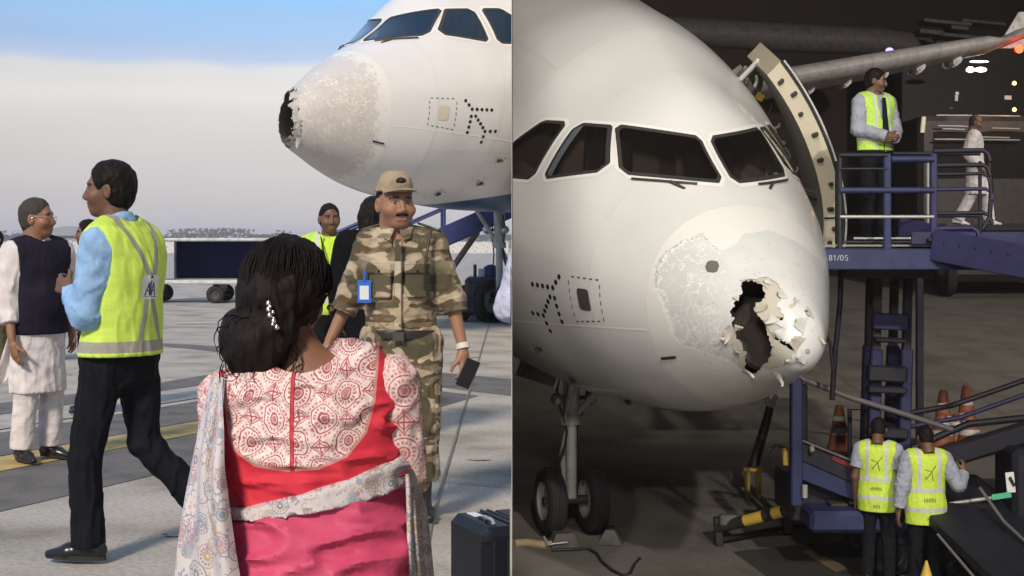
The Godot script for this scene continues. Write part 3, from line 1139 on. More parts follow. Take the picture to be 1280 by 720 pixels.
func hull_side(s: float, y: float, side: float) -> Vector3:      # the skin point seen from abeam
	var q := hull_at(s)
	var dy: float = y - q[3]
	var e: float = q[4] if dy > 0.0 else 2.0
	var h: float = q[0] - q[3] if dy > 0.0 else q[3] - q[1]
	return Vector3(s, y, side * q[2] * pow(maxf(0.0, 1.0 - pow(minf(1.0, absf(dy) / h), e)), 1.0 / e))

func hull_normal(p: Vector3) -> Vector3:
	var h := 0.01
	return Vector3(hull_in(p.x + h, p.y, p.z) - hull_in(p.x - h, p.y, p.z), hull_in(p.x, p.y + h, p.z) - hull_in(p.x, p.y - h, p.z), hull_in(p.x, p.y, p.z + h) - hull_in(p.x, p.y, p.z - h)).normalized()

func hull_patch(s0: float, s1: float, ns: int, t0: float, t1: float, nt: int, off := 0.0, uvs := false) -> Geo:
	var rows := []
	var us := []
	for j in ns + 1:
		var s := pow(lerpf(sqrt(s0), sqrt(s1), float(j) / ns), 2.0)
		var a := hull_at(s)
		var row := []
		var ur := []
		for i in nt + 1:
			row.append(hull_point(s, lerpf(t0, t1, float(i) / nt), off, a))
			ur.append(Vector2(float(i) / nt, float(j) / ns))
		rows.append(row)
		us.append(ur)
	var g := Geo.new().sheet(rows, us if uvs else [], false, true)
	if absf(t1 - t0 - TAU) < 0.001:      # the seam meets smoothly
		for j in ns + 1:
			var a := j * (nt + 1)
			var b := a + nt
			var m := (g.n[a] + g.n[b]).normalized()
			g.n[a] = m
			g.n[b] = m
	if s0 < 1e-5:
		for i in nt + 1: g.n[i] = Vector3(-1, 0, 0)
	return g

func rounded(pts: Array, r: float) -> PackedVector2Array:
	var p := PackedVector2Array(pts)
	var shrunk := Geometry2D.offset_polygon(p, -r, Geometry2D.JOIN_MITER)
	if shrunk.is_empty(): return p
	var grown := Geometry2D.offset_polygon(shrunk[0], r, Geometry2D.JOIN_ROUND)
	return grown[0]

func cut_by(g: Geo, f: Callable) -> Geo:
	var val := PackedFloat32Array()
	val.resize(g.v.size())
	for i in g.v.size(): val[i] = f.call(g.v[i])
	return g.clip(val)

func mirrored(g: Geo) -> Geo:
	for i in g.v.size():
		g.v[i].z = -g.v[i].z
		g.n[i].z = -g.n[i].z
	for i in range(0, g.idx.size(), 3):
		var t := g.idx[i]
		g.idx[i] = g.idx[i + 1]
		g.idx[i + 1] = t
	return g

func on_side(g: Geo, xf: Transform3D, side: int) -> Geo:      # the part of it on its own side of the added wall
	var val := PackedFloat32Array()
	val.resize(g.v.size())
	var any := false
	for i in g.v.size():
		val[i] = (xf * g.v[i]).x * side - 0.008
		if val[i] <= 0.0: any = true
	return g.clip(val) if any else g

func spot_on(g: Geo, p: Vector3, n: Vector3, r: float, lift: float, sides := 10, stretch := 1.0) -> void:
	var x := Vector3.UP.cross(n).normalized()
	var y := n.cross(x)
	var ring := []
	for i in sides: ring.append(p + n * lift + (x * cos(TAU * i / sides) * r + y * sin(TAU * i / sides) * r * stretch))
	for i in sides: g.tri(p + n * lift, ring[i], ring[(i + 1) % sides], n, n, n)

const CELLS := {      # cockpit windows of the port side: outline in (z, y) for the windscreen, in (s, y) for the side panes
	"front": [[0.055, 0.30], [0.84, 0.36], [0.74, 0.80], [0.055, 0.70]],
	"side": [[2.29, 0.38], [2.91, 0.28], [2.99, 0.81], [2.65, 0.79]],
	"rear": [[3.06, 0.27], [3.50, 0.28], [3.56, 0.60], [3.37, 0.83], [3.12, 0.82]]}

func window_outline(which: String) -> PackedVector2Array:
	var pts := []
	for q in CELLS[which]: pts.append(Vector2(q[0], q[1]))
	return rounded(pts, 0.045)

func cockpit_inside(o: Node3D, K: Callable, night: bool) -> void:
	# what can be made out behind the panes: rear wall, glare shield, seats, overhead panel and window posts
	var flip := Basis(Vector3.FORWARD, Vector3.LEFT, Vector3.UP)
	var add_ := func(called: String, g: Geo, m: Material) -> void:
		var c: Geo = K.call(g)
		if c.v.size(): part(called, c.mesh(), m, o)
	add_.call("cockpit_wall", Geo.new().lathe([Vector2(0, 0), Vector2(1.62, 0)], Transform3D(flip, Vector3(4.2, 0.1, 0)), 40), M.cockpit_brown)
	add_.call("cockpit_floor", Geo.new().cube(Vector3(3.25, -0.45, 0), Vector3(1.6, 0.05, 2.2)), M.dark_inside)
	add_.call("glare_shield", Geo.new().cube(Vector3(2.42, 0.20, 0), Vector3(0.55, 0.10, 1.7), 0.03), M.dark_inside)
	add_.call("overhead_panel", Geo.new().cube(Vector3(3.2, 1.02, 0), Vector3(0.8, 0.08, 0.6), 0.02), M.dish_brown)
	add_.call("cockpit_door", Geo.new().cube(Vector3(4.12, 0.25, 0.0), Vector3(0.06, 1.5, 0.62), 0.02), M.cockpit_tan)
	for s in [-1.0, 1.0]:
		add_.call("pilot_seat", Geo.new().cube(Vector3(3.35, 0.20, 0.55 * s), Vector3(0.16, 0.95, 0.50), 0.06), M.dish_brown)
		add_.call("headrest", Geo.new().cube(Vector3(3.35, 0.74, 0.55 * s), Vector3(0.12, 0.18, 0.28), 0.05), M.dish_brown)
		add_.call("wall_locker", Geo.new().cube(Vector3(4.0, 0.35, 0.75 * s), Vector3(0.2, 1.1, 0.30), 0.03), M.cockpit_tan)
		add_.call("cabin_post", Geo.new().cube(Vector3(3.9, 0.4, 0.44 * s), Vector3(0.10, 1.3, 0.08), 0.02), M.cockpit_tan)
		add_.call("control_stick", Geo.new().tube([Vector3(2.75, 0.1, 1.0 * s), Vector3(2.72, 0.36, 1.0 * s)], [0.03], 8), M.rim_grey)

func cockpit_window(plane: Node3D, xf: Transform3D, which: String, port: bool, world_side: int, glass: Material) -> void:
	var front := which == "front"
	var poly := window_outline(which)
	var base := hull_patch(1.55, 3.0, 120, 0.2, PI * 0.5, 120) if front else hull_patch(2.1, 3.75, 110, 0.0, 1.25, 110)
	var val := PackedFloat32Array()
	for p in base.v: val.append(pad(Vector2(p.z, p.y) if front else Vector2(p.x, p.y), poly))
	var outer := PackedFloat32Array()
	var rim := PackedFloat32Array()
	var white := PackedFloat32Array()
	for a in val:
		outer.append(a - 0.0)
		rim.append(minf(a + 0.014, 0.016 - a))
		white.append(minf(a + 0.045, -0.010 - a))
	var g := base.clip(outer).push(0.004)
	var fr := base.clip(rim).push(0.008)
	var wf := base.clip(white).push(0.0035)
	if not port:
		mirrored(g); mirrored(fr); mirrored(wf)
	g = on_side(g, xf, world_side)
	fr = on_side(fr, xf, world_side)
	wf = on_side(wf, xf, world_side)
	if g.v.is_empty(): return
	var o := part("cockpit_window", g.mesh(), glass, plane)
	if which == "side" and not port and world_side > 0:      # a drawn blind along the rear edge of the pane
		var band := PackedFloat32Array()
		for i in base.v.size():
			var p := base.v[i]
			var edge := 2.985 - (0.80 - p.y) * 0.15
			band.append(minf(val[i] - 0.004, p.x - (edge - 0.075)))
		var bl := on_side(mirrored(base.clip(band).push(0.0055)), xf, world_side)
		if bl.v.size(): part("sun_blind", bl.mesh(), M.blind_grey, o)
	part("window_seal", fr.mesh(), M.seal, o)
	if wf.v.size(): part("window_frame", wf.mesh(), M.white_frame, o)

func emblem_dots() -> Array:
	var d := []
	var a := Vector2(2.35, -0.62)
	var f := Vector2(2.46, -0.735)
	var b := Vector2(2.77, -0.735)
	var c := Vector2(2.455, -1.06)
	var g := Vector2(2.73, -1.035)
	var e := Vector2(2.90, -1.03)
	var w := Vector2(2.73, -1.185)
	d.append(a); d.append(a.lerp(f, 0.5))
	for i in 5: d.append(f.lerp(b, i / 4.0))
	for i in 4: d.append(Vector2(2.46, -0.835).lerp(c, i / 3.0))
	for i in 5: d.append(Vector2(2.53, -0.83).lerp(g, i / 4.0))
	d.append(g.lerp(e, 0.5)); d.append(e); d.append(g.lerp(w, 0.5)); d.append(w)
	return d

func radome_image(night: bool) -> ImageTexture:      # u round the nose, v aft from the tip to 1.36 m
	var w := 900
	var h := 380
	var im := Image.create(w, h, false, Image.FORMAT_RGB8)
	var n1 := noise(9.0, 41, 3)
	var n2 := noise(26.0, 43, 2)
	var n3 := noise(3.0, 47, 3)
	var paint := Vector3(0.685, 0.675, 0.655)
	var primer := Vector3(0.575, 0.585, 0.58) if night else Vector3(0.545, 0.515, 0.49)
	var chip := Vector3(0.70, 0.70, 0.68) if night else Vector3(0.72, 0.69, 0.65)
	var area := PackedVector2Array([Vector2(-0.86, -0.62), Vector2(-0.835, -0.41), Vector2(-0.75, -0.28), Vector2(-0.62, -0.18), Vector2(-0.46, -0.115), Vector2(-0.45, -0.15), Vector2(-0.40, -0.24), Vector2(-0.275, -0.20), Vector2(-0.13, -0.10), Vector2(0.12, -0.07), Vector2(0.36, -0.17), Vector2(0.8, -0.45), Vector2(0.9, -1.0), Vector2(0.3, -1.3), Vector2(-0.3, -1.33), Vector2(-0.72, -1.12)])
	for y in h:
		var s := pow((y + 0.5) / h, 2.0) * 1.36
		var a := hull_at(s)
		for x in w:
			var p := hull_point(s, TAU * (x + 0.5) / w, 0.0, a)
			var c := paint
			var fine := n2.get_noise_3dv(p)
			if night:
				var d := pad(Vector2(p.z, p.y), area) + fine * 0.02
				if p.y < -1.0: d += (p.y + 1.0) * 0.5
				if d > 0.0:
					c = primer * (1.0 + 0.07 * n3.get_noise_3dv(p))
					# paint left in scalloped flakes towards the starboard rim
					var k := n1.get_noise_3dv(p * 0.7)
					if p.z < -0.5 and absf(k) < 0.05: c = chip * 1.06
					if p.z < -0.35 and n1.get_noise_3dv(p * 1.4 + Vector3(3, 0, 0)) > 0.42: c = chip
					if d < 0.022 and p.z < -0.4: c = chip * 1.08
					if d < 0.010 and p.z < -0.4 and p.y > -0.6: c = primer * 0.72
				if p.x < 0.9 and n2.get_noise_3dv(p * 0.6 + Vector3(0, 9, 0)) > 0.52: c *= 0.85
			else:
				var t := n1.get_noise_3dv(p * 1.1)
				var wear := clampf(1.0 - absf(p.x - 0.75) / 0.75, 0.0, 1.0)
				c = primer * (1.0 + 0.10 * n3.get_noise_3dv(p * 1.5))
				if p.y > -0.35 + 0.06 * t: c = c.lerp(Vector3(0.56, 0.55, 0.55), 0.7)
				var zone := n3.get_noise_3dv(p * 0.9 + Vector3(7, 0, 0)) * 0.5 + 0.30 * clampf(p.x - 0.45, 0.0, 0.7) - 1.1 * maxf(0.0, absf(p.y + 0.80) - 0.36)
				if n2.get_noise_3dv(p * (0.55 + 0.1 * t)) + 0.6 * n2.get_noise_3dv(p * 1.7) > 0.50 - zone: c = chip
				if p.x < 0.45 and p.y < -0.75 and n1.get_noise_3dv(p * 1.3) > 0.25: c = Vector3(0.56, 0.56, 0.57)
				if fine > 0.62: c *= 0.6
				c = c.lerp(paint, smoothstep(1.12, 1.26, p.x + 0.16 * t + 0.10 * n3.get_noise_3dv(p * 2.0)))
			im.set_pixel(x, y, lin(c.x, c.y, c.z))
	im.generate_mipmaps()
	return ImageTexture.create_from_image(im)

func flap(start: Vector3, dir: Vector3, out: Vector3, length: float, width: float, curl: float, seed_: int) -> Geo:      # a torn strip that peels off the skin
	var rng := RandomNumberGenerator.new()
	rng.seed = seed_
	var rows := []
	var x := dir.cross(out).normalized()
	var p := start
	var g := 0.1
	for j in 7:
		var row := []
		var t := j / 6.0
		var w := width * (1.0 - 0.75 * t * t) * rng.randf_range(0.8, 1.15)
		for i in 5:
			var u := i / 4.0 - 0.5
			row.append(p + x * w * u + out * (0.012 * cos(u * 5.0) * t) + dir * rng.randf_range(-0.25, 0.25) * length * 0.3 * t)
		rows.append(row)
		p += (dir * cos(g) + out * sin(g)).normalized() * length / 6.0
		g += curl / 6.0
	var geo := Geo.new().sheet(rows)
	var under := Geo.new().sheet(rows, [], false, true).push(0.0025)
	return geo.add(under)

func wheel(parent: Node, called: String, centre: Vector3, axis: Vector3, r: float, w: float, tyre_m: Material, rim_m: Material, clip_side := 0, pxf := Transform3D()) -> void:
	var y := axis.normalized()
	var x := (Vector3.UP if absf(y.y) < 0.9 else Vector3.RIGHT).cross(y).normalized()
	var t := Transform3D(Basis(x, y, x.cross(y)), centre)
	var h := w * 0.5
	var prof := [Vector2(r * 0.56, -h * 0.86), Vector2(r * 0.70, -h), Vector2(r * 0.86, -h * 0.95), Vector2(r * 0.96, -h * 0.72), Vector2(r * 0.985, -h * 0.5), Vector2(r, -h * 0.45), Vector2(r, -h * 0.22), Vector2(r * 0.975, -h * 0.18), Vector2(r * 0.975, -h * 0.1), Vector2(r, -h * 0.06), Vector2(r, h * 0.06), Vector2(r * 0.975, h * 0.1), Vector2(r * 0.975, h * 0.18), Vector2(r, h * 0.22), Vector2(r, h * 0.45), Vector2(r * 0.985, h * 0.5), Vector2(r * 0.96, h * 0.72), Vector2(r * 0.86, h * 0.95), Vector2(r * 0.70, h), Vector2(r * 0.56, h * 0.86)]
	var rim := [Vector2(0, -h * 0.45), Vector2(r * 0.16, -h * 0.5), Vector2(r * 0.2, -h * 0.25), Vector2(r * 0.42, -h * 0.35), Vector2(r * 0.5, -h * 0.75), Vector2(r * 0.57, -h * 0.9), Vector2(r * 0.57, h * 0.9), Vector2(r * 0.5, h * 0.75), Vector2(r * 0.42, h * 0.35), Vector2(r * 0.2, h * 0.25), Vector2(r * 0.16, h * 0.5), Vector2(0, h * 0.45)]
	var a := Geo.new().lathe(prof, t, 36)
	var b := Geo.new().lathe(rim, t, 28)
	for s in [-1.0, 1.0]:
		for i in 8:
			var d := (t.basis.x * cos(TAU * i / 8) + t.basis.z * sin(TAU * i / 8)) * r * 0.31
			b.tube([centre + d + y * s * h * 0.28, centre + d + y * s * h * 0.42], [r * 0.045], 8)
	if clip_side:
		a = on_side(a, pxf, clip_side)
		b = on_side(b, pxf, clip_side)
	var o := part(called, a.mesh(), tyre_m, parent)
	part("wheel_rim", b.mesh(), rim_m, o)

func airliner(night: bool, xf: Transform3D, ground: float, label: String) -> Node3D:
	var side := 1 if night else -1
	hull_full = 0.0 if night else 0.055
	var o := thing("passenger_jet", label, "airliner")
	o.transform = xf
	var inv := xf.affine_inverse()
	var K := func(g: Geo) -> Geo: return on_side(g, xf, side)
	# --- fuselage skin, cut open at the doorway of the night aircraft, blue below the belly line
	var skin := hull_patch(1.33, 7.0, 150, 0.0, TAU, 220)
	var tail := hull_patch(6.99, 17.0, 30, 0.0, TAU, 140)
	if night:
		skin = cut_by(skin, func(p: Vector3) -> float:
			if p.z < 0.0: return 1.0
			return -minf(minf(p.x - 4.5, 5.34 - p.x), minf(p.y + 0.62, 1.30 - p.y)))
	var panes := []
	for which in ["front", "side", "rear"]: panes.append(window_outline(which))
	skin = cut_by(skin, func(p: Vector3) -> float:
		if p.x < 1.5 or p.x > 3.8 or p.y < 0.15 or p.y > 0.95: return 1.0
		var z := absf(p.z)
		var d := -1.0
		if z < 0.95 and p.x < 2.75: d = maxf(d, pad(Vector2(z, p.y), panes[0]))
		if z > 0.80: d = maxf(d, maxf(pad(Vector2(p.x, p.y), panes[1]), pad(Vector2(p.x, p.y), panes[2])))
		return -d)
	cockpit_inside(o, K, night)
	var belly := func(p: Vector3) -> float: return p.y - minf(-1.62, -2.02 + 0.145 * (p.x - 3.0))
	var notbelly := func(p: Vector3) -> float: return -belly.call(p)
	part("fuselage", K.call(cut_by(skin, belly)).mesh(), M.jet_white, o)
	part("fuselage", K.call(cut_by(tail, belly)).mesh(), M.jet_white, o)
	part("belly", K.call(cut_by(skin, notbelly)).mesh(), M.jet_blue, o)
	part("belly", K.call(cut_by(tail, notbelly)).mesh(), M.jet_blue, o)
	# --- radome, its torn skin and what shows behind it
	var rad := hull_patch(0.0, 1.3292, 130, 0.0, TAU, 300, 0.0, true)
	var holes := []
	var deep := []
	var jag := noise(14.0, 12, 3)
	if night:
		holes = [
			[[0.331, -0.491], [0.267, -0.473], [0.205, -0.452], [0.127, -0.44], [0.107, -0.471], [0.075, -0.51], [0.085, -0.57], [0.140, -0.62], [0.165, -0.668], [0.150, -0.73], [0.150, -0.765], [0.205, -0.78], [0.170, -0.83], [0.205, -0.86], [0.190, -0.92], [0.128, -0.934], [0.105, -1.01], [0.125, -1.09], [0.180, -1.17], [0.235, -1.19], [0.245, -1.267], [0.286, -1.267], [0.345, -1.21], [0.38, -1.12], [0.41, -1.04], [0.46, -1.0], [0.44, -0.93], [0.488, -0.886], [0.43, -0.813], [0.44, -0.73], [0.407, -0.662], [0.373, -0.603], [0.348, -0.574], [0.344, -0.532]]]
		deep = [
			[[0.331, -0.491], [0.267, -0.473], [0.234, -0.49], [0.214, -0.528], [0.218, -0.58], [0.258, -0.639], [0.305, -0.679], [0.293, -0.72], [0.27, -0.792], [0.255, -0.879], [0.247, -0.964], [0.238, -1.056], [0.235, -1.134], [0.241, -1.205], [0.245, -1.267], [0.286, -1.267], [0.317, -1.189], [0.335, -1.102], [0.364, -1.026], [0.393, -0.953], [0.408, -0.882], [0.43, -0.813], [0.44, -0.73], [0.407, -0.662], [0.373, -0.603], [0.348, -0.574], [0.344, -0.532]],
			[[0.281, -0.739], [0.211, -0.744], [0.153, -0.72], [0.150, -0.755], [0.209, -0.780], [0.247, -0.775]],
			[[0.226, -0.852], [0.205, -0.913], [0.175, -0.93], [0.128, -0.93], [0.105, -1.012], [0.157, -0.990], [0.205, -0.967], [0.230, -0.916]]]
		for set_ in [holes, deep]:
			for poly in set_:
				for q in poly: q[0] = -q[0] if set_ == holes else -(0.315 + (q[0] - 0.315) * 1.22)      # listed to starboard
	else:
		holes = [[[-0.36, -0.62], [-0.24, -0.50], [-0.10, -0.46], [0.08, -0.50], [0.10, -0.60], [0.155, -0.66], [0.20, -0.80], [0.245, -0.79], [0.215, -0.87], [0.25, -0.93], [0.245, -1.02], [0.26, -1.07], [0.18, -1.20], [-0.05, -1.30], [-0.25, -1.22], [-0.40, -1.0], [-0.42, -0.8]]]
		deep = [[[-0.30, -0.62], [-0.15, -0.52], [0.05, -0.53], [0.13, -0.68], [0.19, -0.85], [0.20, -1.02], [0.12, -1.17], [-0.1, -1.24], [-0.28, -1.1], [-0.36, -0.9]]]
	var polys := []
	for poly in holes: polys.append(PackedVector2Array(poly.map(func(q: Array) -> Vector2: return Vector2(q[0], q[1]))))
	var deeps := []
	for poly in deep: deeps.append(PackedVector2Array(poly.map(func(q: Array) -> Vector2: return Vector2(q[0], q[1]))))
	var amp := 0.030 if night else 0.055
	var hole_val := func(p: Vector3, set_: Array, shift: float) -> float:
		if p.x > 1.0: return 1.0
		var d := -INF
		for q in set_: d = maxf(d, pad(Vector2(p.z, p.y), q))
		return -d + amp * jag.get_noise_3d(p.x, p.y + shift, p.z)
	var outer := cut_by(rad, hole_val.bind(polys, 0.0))
	var inner := hull_patch(0.0, 1.0, 90, 0.0, TAU, 220, -0.022)
	inner = cut_by(inner, hole_val.bind(deeps, 5.0))
	var rm := part("radome", outer.mesh(), M.radome_night if night else M.radome_day, o)
	part("inner_skin", inner.mesh(), M.honeycomb, rm)
	# edge of the laminate round the hole: a rim between the two skins
	var lip := cut_by(hull_patch(0.0, 1.0, 90, 0.0, TAU, 220, -0.010), hole_val.bind(polys if not night else deeps, 2.0))
	part("laminate", lip.mesh(), M.laminate, rm)
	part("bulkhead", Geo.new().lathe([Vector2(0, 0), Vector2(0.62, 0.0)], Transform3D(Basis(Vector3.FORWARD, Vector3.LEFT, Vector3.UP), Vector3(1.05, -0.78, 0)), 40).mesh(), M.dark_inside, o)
	if night:
		part("radar_dish", Geo.new().lathe([Vector2(0, 0.05), Vector2(0.30, 0.04), Vector2(0.32, 0.0), Vector2(0.2, -0.06)], Transform3D(Basis(Vector3.FORWARD, Vector3.LEFT, Vector3.UP) * Basis(Vector3.RIGHT, 0.3), Vector3(0.75, -0.97, -0.02)), 40).mesh(), M.dish_brown, o)
	var tears := []
	if night:
		tears = [[-0.90, -0.47, 0.2, -0.5, 0.13, 0.09, 1.5], [-1.02, -0.44, -0.3, 0.1, 0.12, 0.10, 1.3], [-1.10, -0.40, 0.5, 0.4, 0.10, 0.08, 0.9], [-0.86, -0.43, 0.9, 0.0, 0.12, 0.05, 0.6], [-1.23, -0.31, 0.9, 0.3, 0.13, 0.06, 0.5], [-1.20, -0.17, 0.7, -0.5, 0.17, 0.09, 1.4], [-0.68, -0.30, 0.8, -0.2, 0.14, 0.09, 0.25], [-0.74, -0.20, -0.6, -0.3, 0.11, 0.09, 0.5], [-0.62, 0.02, -0.8, 0.4, 0.07, 0.05, 1.2], [-0.66, -0.08, 0.7, 0.6, 0.08, 0.04, 0.8], [-0.86, -0.17, -0.9, 0.2, 0.09, 0.10, 0.4], [-0.47, -0.13, -0.8, 0.3, 0.07, 0.10, 0.3], [-0.62, -0.38, -0.9, 0.3, 0.06, 0.05, 1.4], [-0.80, 0.0, -0.8, 0.4, 0.12, 0.16, 0.35], [-0.70, 0.10, -0.9, -0.3, 0.10, 0.12, 0.5], [-0.95, -0.06, -0.7, 0.6, 0.12, 0.14, 0.4], [-1.04, -0.02, -0.9, -0.1, 0.10, 0.12, 0.5], [-0.56, -0.07, -0.9, -0.2, 0.08, 0.12, 0.4], [-0.88, 0.14, 0.2, -0.9, 0.09, 0.07, 0.8], [-1.12, -0.10, -0.6, 0.7, 0.10, 0.10, 0.7]]
	else:
		tears = [[-0.60, 0.13, -0.8, 0.3, 0.10, 0.22, 0.15], [-0.86, 0.24, -0.9, -0.1, 0.09, 0.26, 0.2], [-1.05, 0.25, -0.9, 0.2, 0.08, 0.22, 0.3], [-1.17, 0.20, -0.4, -0.9, 0.17, 0.09, 1.4], [-0.72, 0.18, -0.7, -0.5, 0.12, 0.10, 0.35], [-0.56, -0.28, -0.2, 0.8, 0.13, 0.18, -0.2], [-0.50, -0.1, 0.3, 0.9, 0.10, 0.20, 0.2], [-0.98, -0.42, 0.3, -0.8, 0.14, 0.16, 0.1], [-0.80, -0.42, 0.2, -0.4, 0.10, 0.14, -0.1]]
	for i in tears.size():
		var q: Array = tears[i]
		var p := hull_front(q[0], q[1])
		var n := hull_normal(p)
		var d := Vector3(0, q[3], q[2])
		d = (d - n * d.dot(n)).normalized()
		part("torn_flap", flap(p + n * 0.003, d, n, q[4] * 0.85, q[5], q[6] * 0.5, 60 + i).mesh(), (M.flake if i % 3 else M.laminate) if night else M.radome_scrap, rm)
	if night:
		var g2 := Geo.new()      # the dark bare patch high on the radome
		var bare := PackedVector2Array([Vector2(-0.526, -0.393), Vector2(-0.500, -0.350), Vector2(-0.472, -0.339), Vector2(-0.434, -0.343), Vector2(-0.433, -0.378), Vector2(-0.46, -0.425), Vector2(-0.489, -0.438), Vector2(-0.525, -0.432)])
		g2 = cut_by(hull_patch(0.2, 1.0, 120, PI * 0.5, PI * 1.1, 120), func(p: Vector3) -> float: return pad(Vector2(p.z, p.y), bare)).push(0.003)
		part("bare_patch", g2.mesh(), M.bare_grey, rm)
	# --- windows
	for port in [true, false]:
		for which in ["front", "side", "rear"]:
			cockpit_window(o, xf, which, port, side, M.glass_night if night else M.glass_day)
	# --- markings and small fittings, both sides
	for sd in [1.0, -1.0]:
		if (night and sd > 0.0) or (not night and sd < 0.0): continue
		for d: Vector2 in emblem_dots():
			var em := Geo.new()
			var p := hull_side(d.x, d.y, sd)
			spot_on(em, p, hull_normal(p), 0.026, 0.004)
			em = K.call(em)
			if em.v.size(): part("emblem_dot", em.mesh(), M.ink, o)
		var plate := rounded([Vector2(1.96, -0.90), Vector2(2.11, -0.90), Vector2(2.12, -0.70), Vector2(1.97, -0.70)], 0.02)
		var pg := cut_by(hull_patch(1.8, 2.3, 60, -0.9, 0.5, 80), func(p: Vector3) -> float: return pad(Vector2(p.x, p.y), plate)).push(0.006)
		if sd < 0.0: mirrored(pg)
		part("static_plate", K.call(pg).mesh(), M.plate_night if night else M.plate_day, o)
		var dash := Geo.new()
		for i in 5:
			for q in [[1.86 + 0.075 * i, -0.60], [1.90 + 0.075 * i, -0.985 - 0.01 * i], [1.83, -0.66 - 0.075 * i], [2.22, -0.66 - 0.075 * i]]:
				var p := hull_side(q[0], q[1], sd)
				var n := hull_normal(p)
				var along := Vector3(1, 0, 0) if q[1] > -0.61 or q[1] < -0.98 else Vector3(0, 1, 0)
				along = (along - n * along.dot(n)).normalized()
				var across := n.cross(along)
				dash.quad(p + n * 0.004 - along * 0.02 - across * 0.005, p + n * 0.004 + along * 0.02 - across * 0.005, p + n * 0.004 + along * 0.02 + across * 0.005, p + n * 0.004 - along * 0.02 + across * 0.005, n)
		tag(part("dashed_outline", K.call(dash).mesh(), M.ink, o), "", "", "", "stuff")
		var line := cut_by(hull_patch(1.34, 4.5, 80, -1.2, 0.0, 260), func(p: Vector3) -> float: return 0.008 - absf(p.y - (-0.99 - 0.088 * (p.x - 1.33)))).push(0.003)
		if sd < 0.0: mirrored(line)
		part("waterline_stripe", K.call(line).mesh(), M.pale_line, o)
		var slot := Geo.new()
		var p0 := hull_side(1.14, -1.205, sd)
		var p1 := hull_side(1.30, -1.24, sd)
		slot.tube([p0 + hull_normal(p0) * 0.006, p1 + hull_normal(p1) * 0.006], [0.012], 8)
		part("pitot_slot", slot.mesh(), M.ink, o)
		for q in [[3.18, -1.426], [3.135, -1.741], [2.667, -1.88]]:
			var mk := Geo.new()
			var p := hull_side(q[0], q[1], sd)
			var rng := RandomNumberGenerator.new()
			rng.seed = int(q[0] * 1000)
			for i in 22:
				var r := rng.randf_range(0.0, 0.13)
				var g := rng.randf() * TAU
				var pp := hull_side(q[0] + cos(g) * r, q[1] + sin(g) * r * 0.6, sd)
				if i > 12: pp = hull_side(q[0] + rng.randf_range(-0.04, 0.04), q[1] + rng.randf_range(-0.025, 0.025), sd)
				spot_on(mk, pp, hull_normal(pp), rng.randf_range(0.006, 0.014), 0.003 + i * 0.0002, 6)
			tag(part("sensor_marking", K.call(mk).mesh(), M.ink_soft, o), "", "", "", "stuff")
			var vane := Geo.new().box(Transform3D(Basis(Vector3.BACK, 0.3), p + hull_normal(p) * 0.03), Vector3(0.09, 0.014, 0.06), 0.004)
			part("sensor_vane", K.call(vane).mesh(), M.steel_dark, o)
	# --- joints of the skin panels and a row of rivets beside the first ones
	for s in [1.95, 2.95, 3.72, 4.42, 5.6, 6.6, 8.2]:
		part("panel_joint", K.call(cut_by(hull_patch(s, s + 0.007, 1, 0.0, TAU, 200, 0.0025), func(p: Vector3) -> float: return maxf(0.25 - p.y, p.y - 0.95) if s < 3.8 else 1.0)).mesh(), M.joint_faint, o)
	for th in [-0.62, 0.95, PI + 0.62, PI - 0.95]:
		part("panel_joint", K.call(hull_patch(1.95 if th < 0 or th > PI else 3.72, 9.0, 60, th, th + 0.004, 1, 0.0025)).mesh(), M.joint_faint, o)
	var riv := Geo.new()
	for s in [1.37, 1.99, 2.90]:
		for i in 150:
			var th := TAU * i / 150.0
			var p := hull_point(s, th)
			if s > 1.5 and p.y > 0.2 and p.y < 1.0: continue
			spot_on(riv, p, hull_normal(p), 0.006, 0.003, 6)
	tag(part("rivets", K.call(riv).mesh(), M.joint_faint, o), "", "", "", "stuff")
	# --- wipers below the windscreen
	for sd in [1.0, -1.0]:
		var w := Geo.new()
		var pts := []
		for i in 8:
			var z: float = lerpf(0.30, 0.78, i / 7.0) * sd
			var p := hull_front(0.275 + 0.03 * i / 7.0, z)
			pts.append(p + hull_normal(p) * 0.02)
		w.tube(pts, [0.011], 6)
		var k0 := hull_front(0.24, 0.42 * sd)
		w.tube([k0, pts[3]], [0.016], 6)
		part("wiper", K.call(w).mesh(), M.steel_dark, o)
	nose_gear(o, xf, ground, side, night)
	return o

